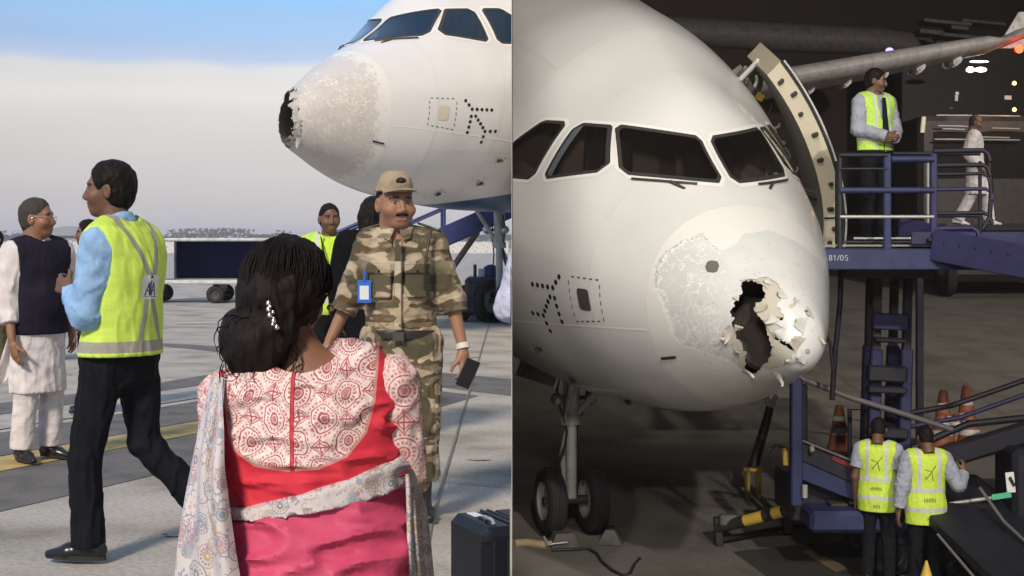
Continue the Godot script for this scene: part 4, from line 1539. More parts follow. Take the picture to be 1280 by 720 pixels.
func nose_gear(o: Node3D, xf: Transform3D, ground: float, side: int, night: bool) -> void:
	# the leg is upright in the world, so it is laid out in world space and taken back into the aircraft's own axes
	var inv := xf.affine_inverse()
	var K := func(g: Geo) -> Geo: return on_side(g.moved(inv), xf, side)
	var foot := xf * Vector3(6.0 if night else 5.45, 0.0, 0.0)
	foot = Vector3(0.68, 0.0, -16.5) if night else Vector3(-0.22, 0.0, -25.0)
	var top := foot
	top.y = (xf * Vector3(5.6, -1.85, 0.0)).y
	foot.y = ground
	var fwd := -xf.basis.x
	fwd.y = 0.0
	fwd = fwd.normalized()
	var port := Vector3.UP.cross(fwd)
	var r := 0.38
	var axle := foot + Vector3.UP * r
	var leg := Geo.new()
	leg.tube([top, top.lerp(axle, 0.45)], [0.095, 0.095], 16)
	leg.tube([top.lerp(axle, 0.45), axle + Vector3.UP * 0.02], [0.062, 0.062], 14)
	leg.tube([top.lerp(axle, 0.42), top.lerp(axle, 0.48)], [0.12, 0.12], 14)
	var lg := part("gear_leg", K.call(leg).mesh(), M.gear_paint, o)
	var ax := Geo.new().tube([axle - port * 0.34, axle + port * 0.34], [0.05], 10)
	part("axle", K.call(ax).mesh(), M.steel_dark, lg)
	var br := Geo.new()
	for s in [-1.0, 1.0]:
		br.tube([top.lerp(axle, 0.42) + port * s * 0.06, top + fwd * (1.15 if night else 0.6) + port * s * 0.30 + Vector3.UP * 0.15], [0.038], 8)
	part("drag_brace", K.call(br).mesh(), M.gear_paint, o)
	var tl := Geo.new()
	tl.beam(top.lerp(axle, 0.50) - fwd * 0.08, top.lerp(axle, 0.72) - fwd * 0.30, 0.10, 0.04, 0.01)
	tl.beam(top.lerp(axle, 0.72) - fwd * 0.30, axle - fwd * 0.08, 0.10, 0.04, 0.01)
	part("torque_link", K.call(tl).mesh(), M.gear_paint, o)
	for s in [-1.0, 1.0]:
		var hose := Geo.new()
		var pts := []
		for i in 9:
			var t := i / 8.0
			pts.append(top.lerp(axle, 0.15 + 0.75 * t) + port * s * (0.12 + 0.05 * sin(t * 9.0)) + fwd * 0.06 * sin(t * 5.0 + s))
		hose.tube(pts, [0.014], 6)
		part("hydraulic_hose", K.call(hose).mesh(), M.rubber, o)
	for s in [-1.0, 1.0]:
		wheel(o, "nose_wheel", inv * (axle + port * s * 0.25), inv.basis * port, r, 0.22, M.tyre, M.rim_grey, side, xf)
		var lamp := Geo.new().ball(top.lerp(axle, 0.30) + port * s * 0.20 + fwd * 0.10, Vector3(0.075, 0.075, 0.06), 14)
		part("taxi_light", K.call(lamp).mesh(), M.lens, o)
		var arm_ := Geo.new().tube([top.lerp(axle, 0.30), top.lerp(axle, 0.30) + port * s * 0.20], [0.025], 8)
		part("light_bracket", K.call(arm_).mesh(), M.steel_dark, o)
		if not night: continue
		var d: Vector3 = top + port * s * 0.42 + fwd * 0.25
		var door := Geo.new().box(Transform3D(Basis(fwd, (Vector3.UP + port * s * -0.35).normalized(), fwd.cross((Vector3.UP + port * s * -0.35).normalized())), d + Vector3.DOWN * 0.02), Vector3(1.5, 0.55, 0.035), 0.012)
		part("gear_door", K.call(door).mesh(), M.gear_paint, o)

# ---------------------------------------------------------------- the setting
func sky_image() -> ImageTexture:
	var w := 2048
	var h := 1024
	var im := Image.create(w, h, false, Image.FORMAT_RGBF)
	var n := noise(0.9, 11, 4)
	var streak := noise(1.6, 17, 3)
	var stops := [[-90.0, Color(0.20, 0.20, 0.19)], [-1.0, Color(0.40, 0.40, 0.39)], [0.0, Color(0.54, 0.51, 0.51)], [1.2, Color(0.57, 0.54, 0.535)], [4.0, Color(0.64, 0.615, 0.595)], [5.6, Color(0.73, 0.71, 0.68)], [6.4, Color(0.69, 0.69, 0.685)], [6.9, Color(0.44, 0.54, 0.73)], [8.0, Color(0.34, 0.51, 0.76)], [9.6, Color(0.27, 0.51, 0.80)], [20.0, Color(0.30, 0.50, 0.80)], [50.0, Color(0.30, 0.44, 0.70)], [90.0, Color(0.26, 0.38, 0.62)]]
	for y in h:
		var el := 90.0 - 180.0 * (y + 0.5) / h
		var cel := deg_to_rad(el)
		for x in w:
			var az := TAU * ((x + 0.5) / w - 0.5)
			var e := el
			var f := 1.0
			if el > -2.0:
				var d := Vector3(sin(az) * cos(cel), sin(cel), -cos(az) * cos(cel))
				e += 0.55 * n.get_noise_3d(d.x * 1.6, d.y * 9.0, d.z * 1.6) + 0.25 * streak.get_noise_3d(d.x * 6.0, d.y * 30.0, d.z * 6.0)
				f = 1.0 + 0.05 * streak.get_noise_3d(d.x * 2.0, d.y * 22.0, d.z * 2.0)
				# the veil of haze thins out towards the zenith and glows about the low sun behind the camera
				var s := d.dot(sun_from)
				f *= 1.0 + 0.9 * pow(maxf(0.0, s), 4.0)
			var k := 0
			while k < stops.size() - 2 and e > stops[k + 1][0]: k += 1
			var c: Color = stops[k][1].lerp(stops[k + 1][1], smoothstep(stops[k][0], stops[k + 1][0], e))
			im.set_pixel(x, y, Color(c.r * f, c.g * f, c.b * f))
	return ImageTexture.create_from_image(im)

var sun_from := Vector3(-0.28, 0.60, 0.75).normalized()
const HALL_L := 62.0
const HALL_H := 15.0
const HALL_W := 26.0

func setting_lights() -> void:
	var cam := Camera3D.new()
	cam.projection = Camera3D.PROJECTION_FRUSTUM
	cam.near = 0.05
	cam.far = 6000.0
	cam.size = cam.near * 720.0 / FOCAL
	cam.frustum_offset = Vector2(0, cam.near * (299.0 - 360.0) / FOCAL)
	cam.position = Vector3(0, EYE, 0)
	add_child(cam)
	cam.current = true
	var env := Environment.new()
	env.background_mode = Environment.BG_SKY
	var sky := Sky.new()
	var pm := PanoramaSkyMaterial.new()
	pm.panorama = sky_image()
	sky.sky_material = pm
	env.sky = sky
	env.background_energy_multiplier = 0.92
	env.tonemap_mode = Environment.TONE_MAPPER_LINEAR
	env.tonemap_exposure = 1.0
	env.fog_enabled = true
	env.fog_density = 0.0006
	env.fog_light_color = Color(0.86, 0.84, 0.86)
	env.sdfgi_enabled = true
	env.ssao_enabled = true
	env.ssil_enabled = true
	var we := WorldEnvironment.new()
	we.environment = env
	add_child(we)
	var sun := DirectionalLight3D.new()
	sun.light_color = Color(1.0, 0.93, 0.84)
	sun.light_energy = 1.15
	sun.light_angular_distance = 9.0
	sun.shadow_enabled = true
	sun.look_at_from_position(sun_from * 50.0, Vector3.ZERO)
	add_child(sun)

func materials() -> void:
	crease = noise_tex(0.012, 31, 512, [], 4, 5.0)
	weave = noise_tex(0.12, 33, 256, [], 2, 2.0)
	mottle = noise_tex(0.01, 35, 512, [[0.2, grey(0.86)], [0.5, grey(0.95)], [0.8, grey(1.0)]], 5)
	grime = noise_tex(0.008, 37, 512, [[0.15, grey(0.80)], [0.45, grey(0.95)], [0.8, grey(1.0)]], 5)
	var conc := noise_tex(0.006, 51, 1024, [[0.05, Color(0.78, 0.77, 0.75)], [0.35, Color(0.91, 0.905, 0.895)], [0.6, Color(0.97, 0.965, 0.96)], [0.9, Color(1, 1, 1)]], 7)
	var grain := noise_tex(0.35, 53, 512, [[0.2, grey(0.86)], [0.5, grey(0.97)], [0.85, grey(1.0)]], 3)
	var gbump := noise_tex(0.25, 55, 512, [], 3, 3.0)
	var m := mat("concrete", Color(0.475, 0.455, 0.42), 0.95)
	m.metallic_specular = 0.15
	m.albedo_texture = conc
	triplanar(m, 0.16, true)
	with_normal(m, gbump, 0.12)
	m.detail_enabled = true
	m.detail_albedo = grain
	m.detail_blend_mode = BaseMaterial3D.BLEND_MODE_MUL
	m = mat("asphalt_band", Color(0.145, 0.14, 0.14), 0.9)
	m.albedo_texture = conc
	triplanar(m, 0.45, true)
	with_normal(m, gbump, 0.5)
	m = mat("worn_white", Color(0.42, 0.41, 0.37), 0.85)
	m.albedo_texture = conc
	triplanar(m, 0.5, true)
	m = mat("worn_yellow", Color(0.50, 0.36, 0.13), 0.85)
	m.albedo_texture = conc
	triplanar(m, 0.5, true)
	m = mat("stain", Color(0.41, 0.392, 0.362), 0.95)
	m.metallic_specular = 0.15
	m.albedo_texture = conc
	triplanar(m, 0.9, true)
	mat("joint", Color(0.17, 0.16, 0.145), 0.95)
	m = mat("grass", Color(0.16, 0.17, 0.08), 0.95)
	m.albedo_texture = conc
	triplanar(m, 0.02, true)
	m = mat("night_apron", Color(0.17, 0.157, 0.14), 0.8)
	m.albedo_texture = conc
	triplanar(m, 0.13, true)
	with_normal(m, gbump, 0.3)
	mat("night_mark", Color(0.20, 0.16, 0.08), 0.7)
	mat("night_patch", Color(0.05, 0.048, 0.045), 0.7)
	mat("night_wall", Color(0.10, 0.078, 0.072), 0.95)
	m = mat("added_wall", Color(0.62, 0.60, 0.57), 0.7)  # outer face of the added wall, pale to bounce daylight back
	# aircraft
	m = mat("jet_white", Color(0.68, 0.68, 0.675), 0.34)
	m.albedo_texture = noise_tex(0.004, 61, 512, [[0.1, grey(0.93)], [0.6, grey(1.0)]], 5)
	triplanar(m, 0.25)
	m.clearcoat_enabled = true
	m.clearcoat = 0.5
	m.clearcoat_roughness = 0.12
	mat("jet_blue", Color(0.035, 0.075, 0.17), 0.3)
	mat("seam_grey", Color(0.46, 0.45, 0.43), 0.6)
	mat("joint_faint", Color(0.56, 0.545, 0.52), 0.5)
	mat("radome_scrap", Color(0.46, 0.46, 0.47), 0.6)
	mat("seam_pale", Color(0.60, 0.58, 0.55), 0.5)
	for night in [false, true]:
		m = mat("radome_night" if night else "radome_day", Color.WHITE, 0.38)
		m.clearcoat_enabled = night
		m.clearcoat = 0.4
		m.clearcoat_roughness = 0.2
		m.albedo_texture = radome_image(night)
		m.texture_repeat = false
	m = mat("honeycomb", Color(0.50, 0.45, 0.37), 0.85)
	m.albedo_texture = grain
	triplanar(m, 3.0)
	mat("laminate", Color(0.44, 0.41, 0.35), 0.8)
	mat("flake", Color(0.47, 0.465, 0.45), 0.7)
	mat("bare_grey", Color(0.12, 0.11, 0.10), 0.8)
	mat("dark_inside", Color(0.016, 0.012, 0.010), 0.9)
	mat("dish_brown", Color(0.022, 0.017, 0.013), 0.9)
	for q in [["glass_day", Color(0.01, 0.035, 0.075, 0.62)], ["glass_night", Color(0.02, 0.017, 0.015, 0.30)]]:
		m = mat(q[0], q[1], 0.04)
		m.transparency = BaseMaterial3D.TRANSPARENCY_ALPHA
		m.albedo_color.a = q[1].a
	mat("cockpit_brown", Color(0.10, 0.078, 0.06), 0.8)
	mat("cockpit_tan", Color(0.22, 0.16, 0.115), 0.7)
	mat("blind_grey", Color(0.10, 0.115, 0.125), 0.25)
	mat("seal", Color(0.03, 0.03, 0.03), 0.6)
	mat("white_frame", Color(0.74, 0.73, 0.71), 0.4)
	mat("ink", Color(0.012, 0.012, 0.016), 0.7)
	mat("ink_soft", Color(0.10, 0.095, 0.085), 0.7)
	mat("plate_night", Color(0.09, 0.085, 0.08), 0.35, 0.3)
	mat("plate_day", Color(0.74, 0.66, 0.50), 0.25, 0.4)
	mat("pale_line", Color(0.80, 0.78, 0.74), 0.5)
	mat("steel_dark", Color(0.07, 0.068, 0.065), 0.5, 0.4)
	metal_paint("gear_paint", Color(0.50, 0.50, 0.48), 0.45)
	mat("rubber", Color(0.018, 0.018, 0.018), 0.75)
	m = mat("tyre", Color(0.022, 0.022, 0.023), 0.85)
	m.albedo_texture = grime
	triplanar(m, 3.0)
	mat("rim_grey", Color(0.42, 0.42, 0.41), 0.45, 0.3)
	m = mat("lens", Color(0.5, 0.5, 0.5), 0.06, 0.6)

func ground_band(called: String, pts: Array, m: Material, lift: float) -> void:      # a flat marking, given by its corners on the daylight apron
	var poly := []
	for p: Vector2 in pts:
		var w := floor_at(p.x, p.y)
		poly.append(Vector2(w.x, w.z))
	for i in poly.size(): poly[i].x = minf(poly[i].x, -0.01)
	var g := Geo.new()
	var ids := Geometry2D.triangulate_polygon(PackedVector2Array(poly))
	for i in range(0, ids.size(), 3):
		var q := []
		for k in 3: q.append(Vector3(poly[ids[i + k]].x, lift, poly[ids[i + k]].y))
		g.tri(q[0], q[1], q[2], Vector3.UP, Vector3.UP, Vector3.UP)
	struct(called, g.mesh(), m)

func day_ground() -> void:
	# one sheet of concrete: everything left of the wall, and round the added enclosure to the horizon
	var g := Geo.new()
	var xs := [-3000.0, -400.0, -60.0, -20.0, -8.0, -4.0, -2.0, 0.0]
	var zs := [-4000.0, -600.0, -150.0, -62.1, -30.0, -16.0, -8.0, -4.55, 12.0, 60.0, 3000.0]
	for i in xs.size() - 1:
		for k in zs.size() - 1:
			g.quad(Vector3(xs[i], 0, zs[k]), Vector3(xs[i + 1], 0, zs[k]), Vector3(xs[i + 1], 0, zs[k + 1]), Vector3(xs[i], 0, zs[k + 1]), Vector3.UP)
	g.quad(Vector3(0, 0, -4.55), Vector3(2.5, 0, -4.55), Vector3(2.5, 0, 12), Vector3(0, 0, 12), Vector3.UP)
	g.quad(Vector3(0, 0, 12), Vector3(3000, 0, 12), Vector3(3000, 0, 3000), Vector3(0, 0, 3000), Vector3.UP)
	g.quad(Vector3(0, 0, -4000), Vector3(3000, 0, -4000), Vector3(3000, 0, -62.1), Vector3(0, 0, -62.1), Vector3.UP)
	g.quad(Vector3(26.1, 0, -62.1), Vector3(3000, 0, -62.1), Vector3(3000, 0, 12), Vector3(26.1, 0, 12), Vector3.UP)
	struct("apron", g.mesh(), M.concrete)
	var far := Geo.new()
	far.quad(Vector3(-2900, 0.02, -3900), Vector3(-0.01, 0.02, -3900), Vector3(-0.01, 0.02, -230), Vector3(-2900, 0.02, -230), Vector3.UP)
	struct("grassland", far.mesh(), M.grass)
	# bands of asphalt and paint that cross the concrete
	var V := func(u: float, v: float) -> Vector2: return Vector2(u, v)
	ground_band("asphalt_strip", [V.call(-240, 637), V.call(255, 541), V.call(430, 509), V.call(430, 532), V.call(249, 581), V.call(-240, 697)], M.asphalt_band, 0.004)
	ground_band("yellow_line", [V.call(-240, 617), V.call(430, 495), V.call(430, 509), V.call(255, 541), V.call(-240, 637)], M.worn_yellow, 0.008)
	ground_band("asphalt_strip", [V.call(-240, 579), V.call(180, 513), V.call(430, 471), V.call(430, 493), V.call(-240, 614)], M.asphalt_band, 0.004)
	ground_band("white_line", [V.call(-240, 557), V.call(430, 457), V.call(430, 469), V.call(-240, 576)], M.worn_white, 0.008)
	ground_band("asphalt_strip", [V.call(-240, 534), V.call(180, 482), V.call(430, 440), V.call(430, 455), V.call(-240, 554)], M.asphalt_band, 0.004)
	ground_band("asphalt_strip", [V.call(200, 429), V.call(330, 437), V.call(330, 446), V.call(205, 433)], M.asphalt_band, 0.004)
	ground_band("asphalt_strip", [V.call(480, 462), V.call(551, 466), V.call(640, 474), V.call(640, 495), V.call(549, 484), V.call(480, 478)], M.asphalt_band, 0.004)
	ground_band("asphalt_strip", [V.call(540, 488), V.call(598, 495), V.call(540, 512)], M.asphalt_band, 0.004)
	var rng := RandomNumberGenerator.new()
	rng.seed = 61
	for q in [[598, 575, 0.10], [230, 668, 0.12], [585, 447, 0.22], [245, 405, 0.4]]:
		var c := floor_at(q[0], q[1])
		var pts := []
		for i in 16: pts.append(Vector2(cos(TAU * i / 16), sin(TAU * i / 16) * 0.7) * q[2] * rng.randf_range(0.55, 1.0))
		var sg := Geo.new()
		for i in 16:
			var a := Vector3(pts[i].x, 0, pts[i].y)
			var b := Vector3(pts[(i + 1) % 16].x, 0, pts[(i + 1) % 16].y)
			sg.tri(Vector3.ZERO, a, b, Vector3.UP, Vector3.UP, Vector3.UP)
		var so := struct("oil_stain", sg.mesh(), M.stain)
		so.position = Vector3(minf(c.x, -q[2] - 0.03), 0.006, c.z)
	for q in [[613, 400, 540, 650, 3.0], [520, 601, 640, 610, 3.0], [330, 404, 640, 400, 1.0], [540, 650, 528, 720, 4.0], [0, 452, 90, 470, 1.5], [0, 700, 300, 640, 0.01]]:
		if q[4] < 0.1: continue
		var a := floor_at(q[0], q[1])
		var b := floor_at(q[2], q[3])
		a.x = minf(a.x, -0.02)
		b.x = minf(b.x, -0.02)
		var side := (b - a).cross(Vector3.UP).normalized() * 0.008
		var g2 := Geo.new()
		g2.quad(a - side + Vector3.UP * 0.012, b - side + Vector3.UP * 0.012, b + side + Vector3.UP * 0.012, a + side + Vector3.UP * 0.012, Vector3.UP)
		struct("slab_joint", g2.mesh(), M.joint)

func added_hall() -> void:
	# added wall and enclosure: pale outside, dark inside, keeping daylight off the night apron
	var w := Geo.new()
	w.cube(Vector3(-0.0007, HALL_H * 0.5 - 2.0, -4.5 - HALL_L * 0.5 + 2.25), Vector3(0.0014, HALL_H + 4.0, HALL_L - 4.5))
	struct("added_wall", w.mesh(), M.added_wall)
	var d := Geo.new()
	var zf := -4.5
	var zb := -62.0
	d.cube(Vector3(0.0017, HALL_H * 0.5 - 2.0, -4.5 - HALL_L * 0.5 + 2.25), Vector3(0.0014, HALL_H + 4.0, HALL_L - 4.5))
	d.cube(Vector3(HALL_W * 0.5, HALL_H * 0.5 - 2.0, zb - 0.05), Vector3(HALL_W, HALL_H + 4.0, 0.1))
	d.cube(Vector3(HALL_W + 0.05, HALL_H * 0.5 - 2.0, (zb + 11.0) * 0.5), Vector3(0.1, HALL_H + 4.0, 73.0))
	d.cube(Vector3(HALL_W * 0.5, HALL_H + 0.05, (zb + 11.0) * 0.5), Vector3(HALL_W, 0.1, 73.0))
	d.cube(Vector3(14.25, HALL_H * 0.5 - 2.0, 11.05), Vector3(23.5, HALL_H + 4.0, 0.1))
	d.cube(Vector3(2.45, HALL_H * 0.5 - 2.0, 3.25), Vector3(0.1, HALL_H + 4.0, 15.5))
	# the front with its opening: sill, lintel and jamb
	d.cube(Vector3(1.25, -1.9, zf + 0.05), Vector3(2.5, 4.3, 0.1))
	d.cube(Vector3(1.25, 2.5 + (HALL_H - 2.5) * 0.5, zf + 0.05), Vector3(2.5, HALL_H - 2.5, 0.1))
	struct("night_sky", d.mesh(), M.night_wall)  # added dark walls and roof that shut out the daylight
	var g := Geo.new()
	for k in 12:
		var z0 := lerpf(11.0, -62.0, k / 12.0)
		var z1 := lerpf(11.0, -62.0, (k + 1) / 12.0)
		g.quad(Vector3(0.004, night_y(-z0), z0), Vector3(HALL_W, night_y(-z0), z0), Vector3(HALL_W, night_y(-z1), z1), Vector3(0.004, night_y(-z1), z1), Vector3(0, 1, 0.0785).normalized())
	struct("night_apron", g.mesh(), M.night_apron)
	# unseen lamps placed to light the night half; two low ones are added fill
	for q in [[5.2, 11.4, 8.0, 320.0, 2.2, 0.8, -14.0, 30.0, "left"], [9.5, 12.2, 6.0, 110.0, 2.2, 0.8, -15.0, 34.0, "right"], [0.7, 12.0, -5.3, 74.0, 1.6, 0.8, -14.0, 42.0, "highest one near the wall"], [0.5, 3.15, -4.95, 29.0, 1.4, 0.4, -14.0, 34.0, "added fill just above the opening"], [0.5, -1.3, -5.0, 5.0, 1.2, -0.2, -13.0, 36.0, "lowest_added_fill"], [19.0, 13.0, -12.0, 420.0, 10.0, 3.0, -34.0, 44.0, "farthest"]]:
		var p := Vector3(q[0], q[1], q[2])
		var aim := Vector3(q[4], q[5], q[6])
		var o := thing("unseen_lamp", "unseen lamp of the night apron, the %s" % q[8], "unseen_lamp", p, 0.0, "unseen lamps of the night apron")
		var dir := (aim - p).normalized()
		var b := Basis.looking_at(dir, Vector3.UP)
		part("housing", Geo.new().box(Transform3D(b, -dir * -0.0 - dir * 0.12), Vector3(0.7, 0.5, 0.2), 0.03).mesh(), M.steel_dark, o)
		part("lamp_glass", Geo.new().box(Transform3D(b, dir * 0.0), Vector3(0.6, 0.4, 0.02), 0.0).mesh(), M.flood_glow, o)
		part("hanger", Geo.new().tube([Vector3(0, 0.2, 0) - dir * 0.12, Vector3(0, HALL_H - p.y, 0) - dir * 0.12] if p.y > 8.0 else [-dir * 0.2, Vector3(0, 0, -4.5 - p.z)], [0.03], 8).mesh(), M.steel_dark, o)
		var l := SpotLight3D.new()
		l.light_color = Color(1.0, 0.97, 0.925)
		l.light_energy = q[3]
		l.light_size = 0.25
		l.spot_range = 120.0
		l.spot_angle = q[7]
		l.spot_angle_attenuation = 0.9
		l.spot_attenuation = 2.0
		l.shadow_enabled = true
		l.transform = Transform3D(b, dir * 0.04)
		o.add_child(l, true)

# ---------------------------------------------------------------- things on the daylight apron
func outside_part(called: String, g: Geo, m: Material, o: Node3D) -> MeshInstance3D:
	return part(called, g.outside(o.transform).mesh(), m, o)

func day_object_materials() -> void:
	metal_paint("trolley_white", Color(0.62, 0.62, 0.62), 0.5)
	cloth("tarp_navy", Color(0.010, 0.020, 0.085), 0.6, 0.8)
	cloth("tarp_blue", Color(0.02, 0.13, 0.42), 0.6, 0.8)
	metal_paint("stairs_blue", Color(0.020, 0.035, 0.16), 0.45)
	metal_paint("tug_navy", Color(0.012, 0.018, 0.055), 0.4)
	metal_paint("rail_steel", Color(0.30, 0.30, 0.31), 0.4)
	mat("hull_shell", Color(0.008, 0.009, 0.014), 0.42).metallic_specular = 0.3
	mat("shell_rib", Color(0.014, 0.016, 0.022), 0.4).metallic_specular = 0.3
	metal_paint("wall_white", Color(0.66, 0.64, 0.62), 0.9)
	mat("far_roof", Color(0.28, 0.30, 0.33), 0.9)
	var m := mat("leaves", Color(0.055, 0.075, 0.032), 0.9)
	m.backlight_enabled = true
	m.backlight = Color(0.03, 0.04, 0.01)

func baggage_trolley() -> void:
	var o := thing("baggage_trolley", "blue-curtained baggage trolley with white roof rail, standing far behind the woman", "baggage trolley", Vector3(-6.4, 0, -33.2))
	part("roof", Geo.new().cube(Vector3(0, 1.44, 0), Vector3(4.1, 0.07, 1.5), 0.02).mesh(), M.trolley_white, o)
	part("bed", Geo.new().cube(Vector3(0, 0.48, 0), Vector3(4.1, 0.09, 1.5), 0.02).mesh(), M.trolley_white, o)
	for x in [-2.0, -1.52, 2.0]:
		for z in [-0.70, 0.70]:
			part("post", Geo.new().cube(Vector3(x, 0.965, z), Vector3(0.06, 0.88, 0.06), 0.01).mesh(), M.trolley_white, o)
	for q in [[-1.49, 1.97, "tarp_navy", -0.66], [-1.97, -1.55, "tarp_blue", 0.66]]:
		var rows := []
		for j in 5:
			var row := []
			for i in 41:
				var t := i / 40.0
				row.append(Vector3(lerpf(q[0], q[1], t), lerpf(0.53, 1.40, j / 4.0), q[3] + 0.02 * sin(t * 40.0) + 0.015 * sin(t * 13.0 + j)))
			rows.append(row)
		var g := Geo.new().sheet(rows)
		g.add(Geo.new().sheet(rows, [], false, true).push(0.004))
		part("curtain", g.mesh(), M[q[2]], o)
	part("end_panel", Geo.new().cube(Vector3(-1.99, 0.96, 0), Vector3(0.02, 0.85, 1.3)).mesh(), M.tarp_blue, o)
	part("end_panel", Geo.new().cube(Vector3(1.99, 0.96, 0), Vector3(0.02, 0.85, 1.3)).mesh(), M.tarp_blue, o)
	for x in [-1.75, -0.32, 1.6]:
		for z in [-0.6, 0.6]:
			wheel(o, "tyre", Vector3(x, 0.2, z), Vector3(0, 0, 1), 0.2, 0.13, M.tyre, M.steel_dark)
		part("axle", Geo.new().tube([Vector3(x, 0.2, -0.6), Vector3(x, 0.2, 0.6)], [0.035], 8).mesh(), M.steel_dark, o)
		part("fork", Geo.new().cube(Vector3(x, 0.33, 0), Vector3(0.14, 0.24, 1.0), 0.02).mesh(), M.steel_dark, o)
	for x in [-1.98, -1.80, -1.62]:
		part("coupling", Geo.new().cube(Vector3(x, 0.60, 0.72), Vector3(0.11, 0.14, 0.10), 0.02).mesh(), M.trolley_white, o)
	part("draw_bar", Geo.new().tube([Vector3(-2.0, 0.42, 0), Vector3(-2.9, 0.30, 0.1)], [0.035], 8).mesh(), M.steel_dark, o)

func boarding_stairs() -> void:
	var o := thing("boarding_stairs", "blue mobile boarding stairs rising to the right under the aircraft belly", "boarding stairs", Vector3(-1.5, 0, -27.5))
	var a := Vector3(-2.4, 0.35, 0)
	var b := Vector3(1.48, 2.05, 0)
	for z in [-0.55, 0.55]:
		outside_part("stringer", Geo.new().beam(a + Vector3(0, 0, z), b + Vector3(0, 0, z), 0.05, 0.36, 0.01), M.stairs_blue, o)
		outside_part("handrail", Geo.new().tube([a + Vector3(0, 0.95, z), b + Vector3(0, 0.95, z)], [0.035], 8), M.stairs_blue, o)
		outside_part("middle_rail", Geo.new().tube([a + Vector3(0, 0.55, z), b + Vector3(0, 0.55, z)], [0.022], 8), M.stairs_blue, o)
		for i in 7:
			var p := a.lerp(b, i / 6.0) + Vector3(0, 0.1, z)
			outside_part("baluster", Geo.new().tube([p, p + Vector3(0, 0.86, 0)], [0.025], 8), M.stairs_blue, o)
		outside_part("strut", Geo.new().beam(Vector3(0.05, 0.45, z), Vector3(0.85, 1.60, z), 0.07, 0.09, 0.01), M.steel_dark, o)
	for i in 11:
		outside_part("tread", Geo.new().cube(a.lerp(b, (i + 0.5) / 11.0) + Vector3(0, 0.08, 0), Vector3(0.32, 0.03, 1.05), 0.006), M.rail_steel, o)
	outside_part("chassis", Geo.new().cube(Vector3(-0.4, 0.42, 0), Vector3(3.4, 0.16, 1.1), 0.03), M.tug_navy, o)
	for x in [-1.6, 0.6]:
		for z in [-0.55, 0.55]:
			wheel(o, "tyre", Vector3(x, 0.28, z), Vector3(0, 0, 1), 0.28, 0.18, M.tyre, M.rim_grey)

func ground_tug() -> void:
	var o := thing("ground_power_tug", "low navy blue ground power tug parked beside the nose wheels", "tug", Vector3(-0.52, 0, -25.9))
	outside_part("body", Geo.new().cube(Vector3(0.0, 0.47, 0), Vector3(0.62, 0.62, 1.3), 0.05), M.tug_navy, o)
	outside_part("hood", Geo.new().ball(Vector3(0.14, 0.84, 0.1), Vector3(0.17, 0.16, 0.4), 16), M.stairs_blue, o)
	outside_part("grille", Geo.new().cube(Vector3(-0.13, 0.55, 0.655), Vector3(0.26, 0.22, 0.02), 0.005), M.steel_dark, o)
	outside_part("exhaust", Geo.new().tube([Vector3(-0.14, 0.76, 0.2), Vector3(-0.14, 1.0, 0.2)], [0.03], 8), M.steel_dark, o)
	outside_part("control_box", Geo.new().cube(Vector3(-0.02, 0.86, 0.35), Vector3(0.12, 0.14, 0.12), 0.01), M.trolley_white, o)
	outside_part("bumper", Geo.new().cube(Vector3(0, 0.2, 0.68), Vector3(0.66, 0.08, 0.06), 0.02), M.steel_dark, o)
	for z in [-0.45, 0.45]:
		wheel(o, "tyre", Vector3(-0.33, 0.20, z), Vector3(1, 0, 0), 0.20, 0.13, M.tyre, M.rim_grey)
		wheel(o, "tyre", Vector3(0.22, 0.27, z + 0.25), Vector3(0, 0, 1), 0.27, 0.13, M.tyre, M.rim_grey)

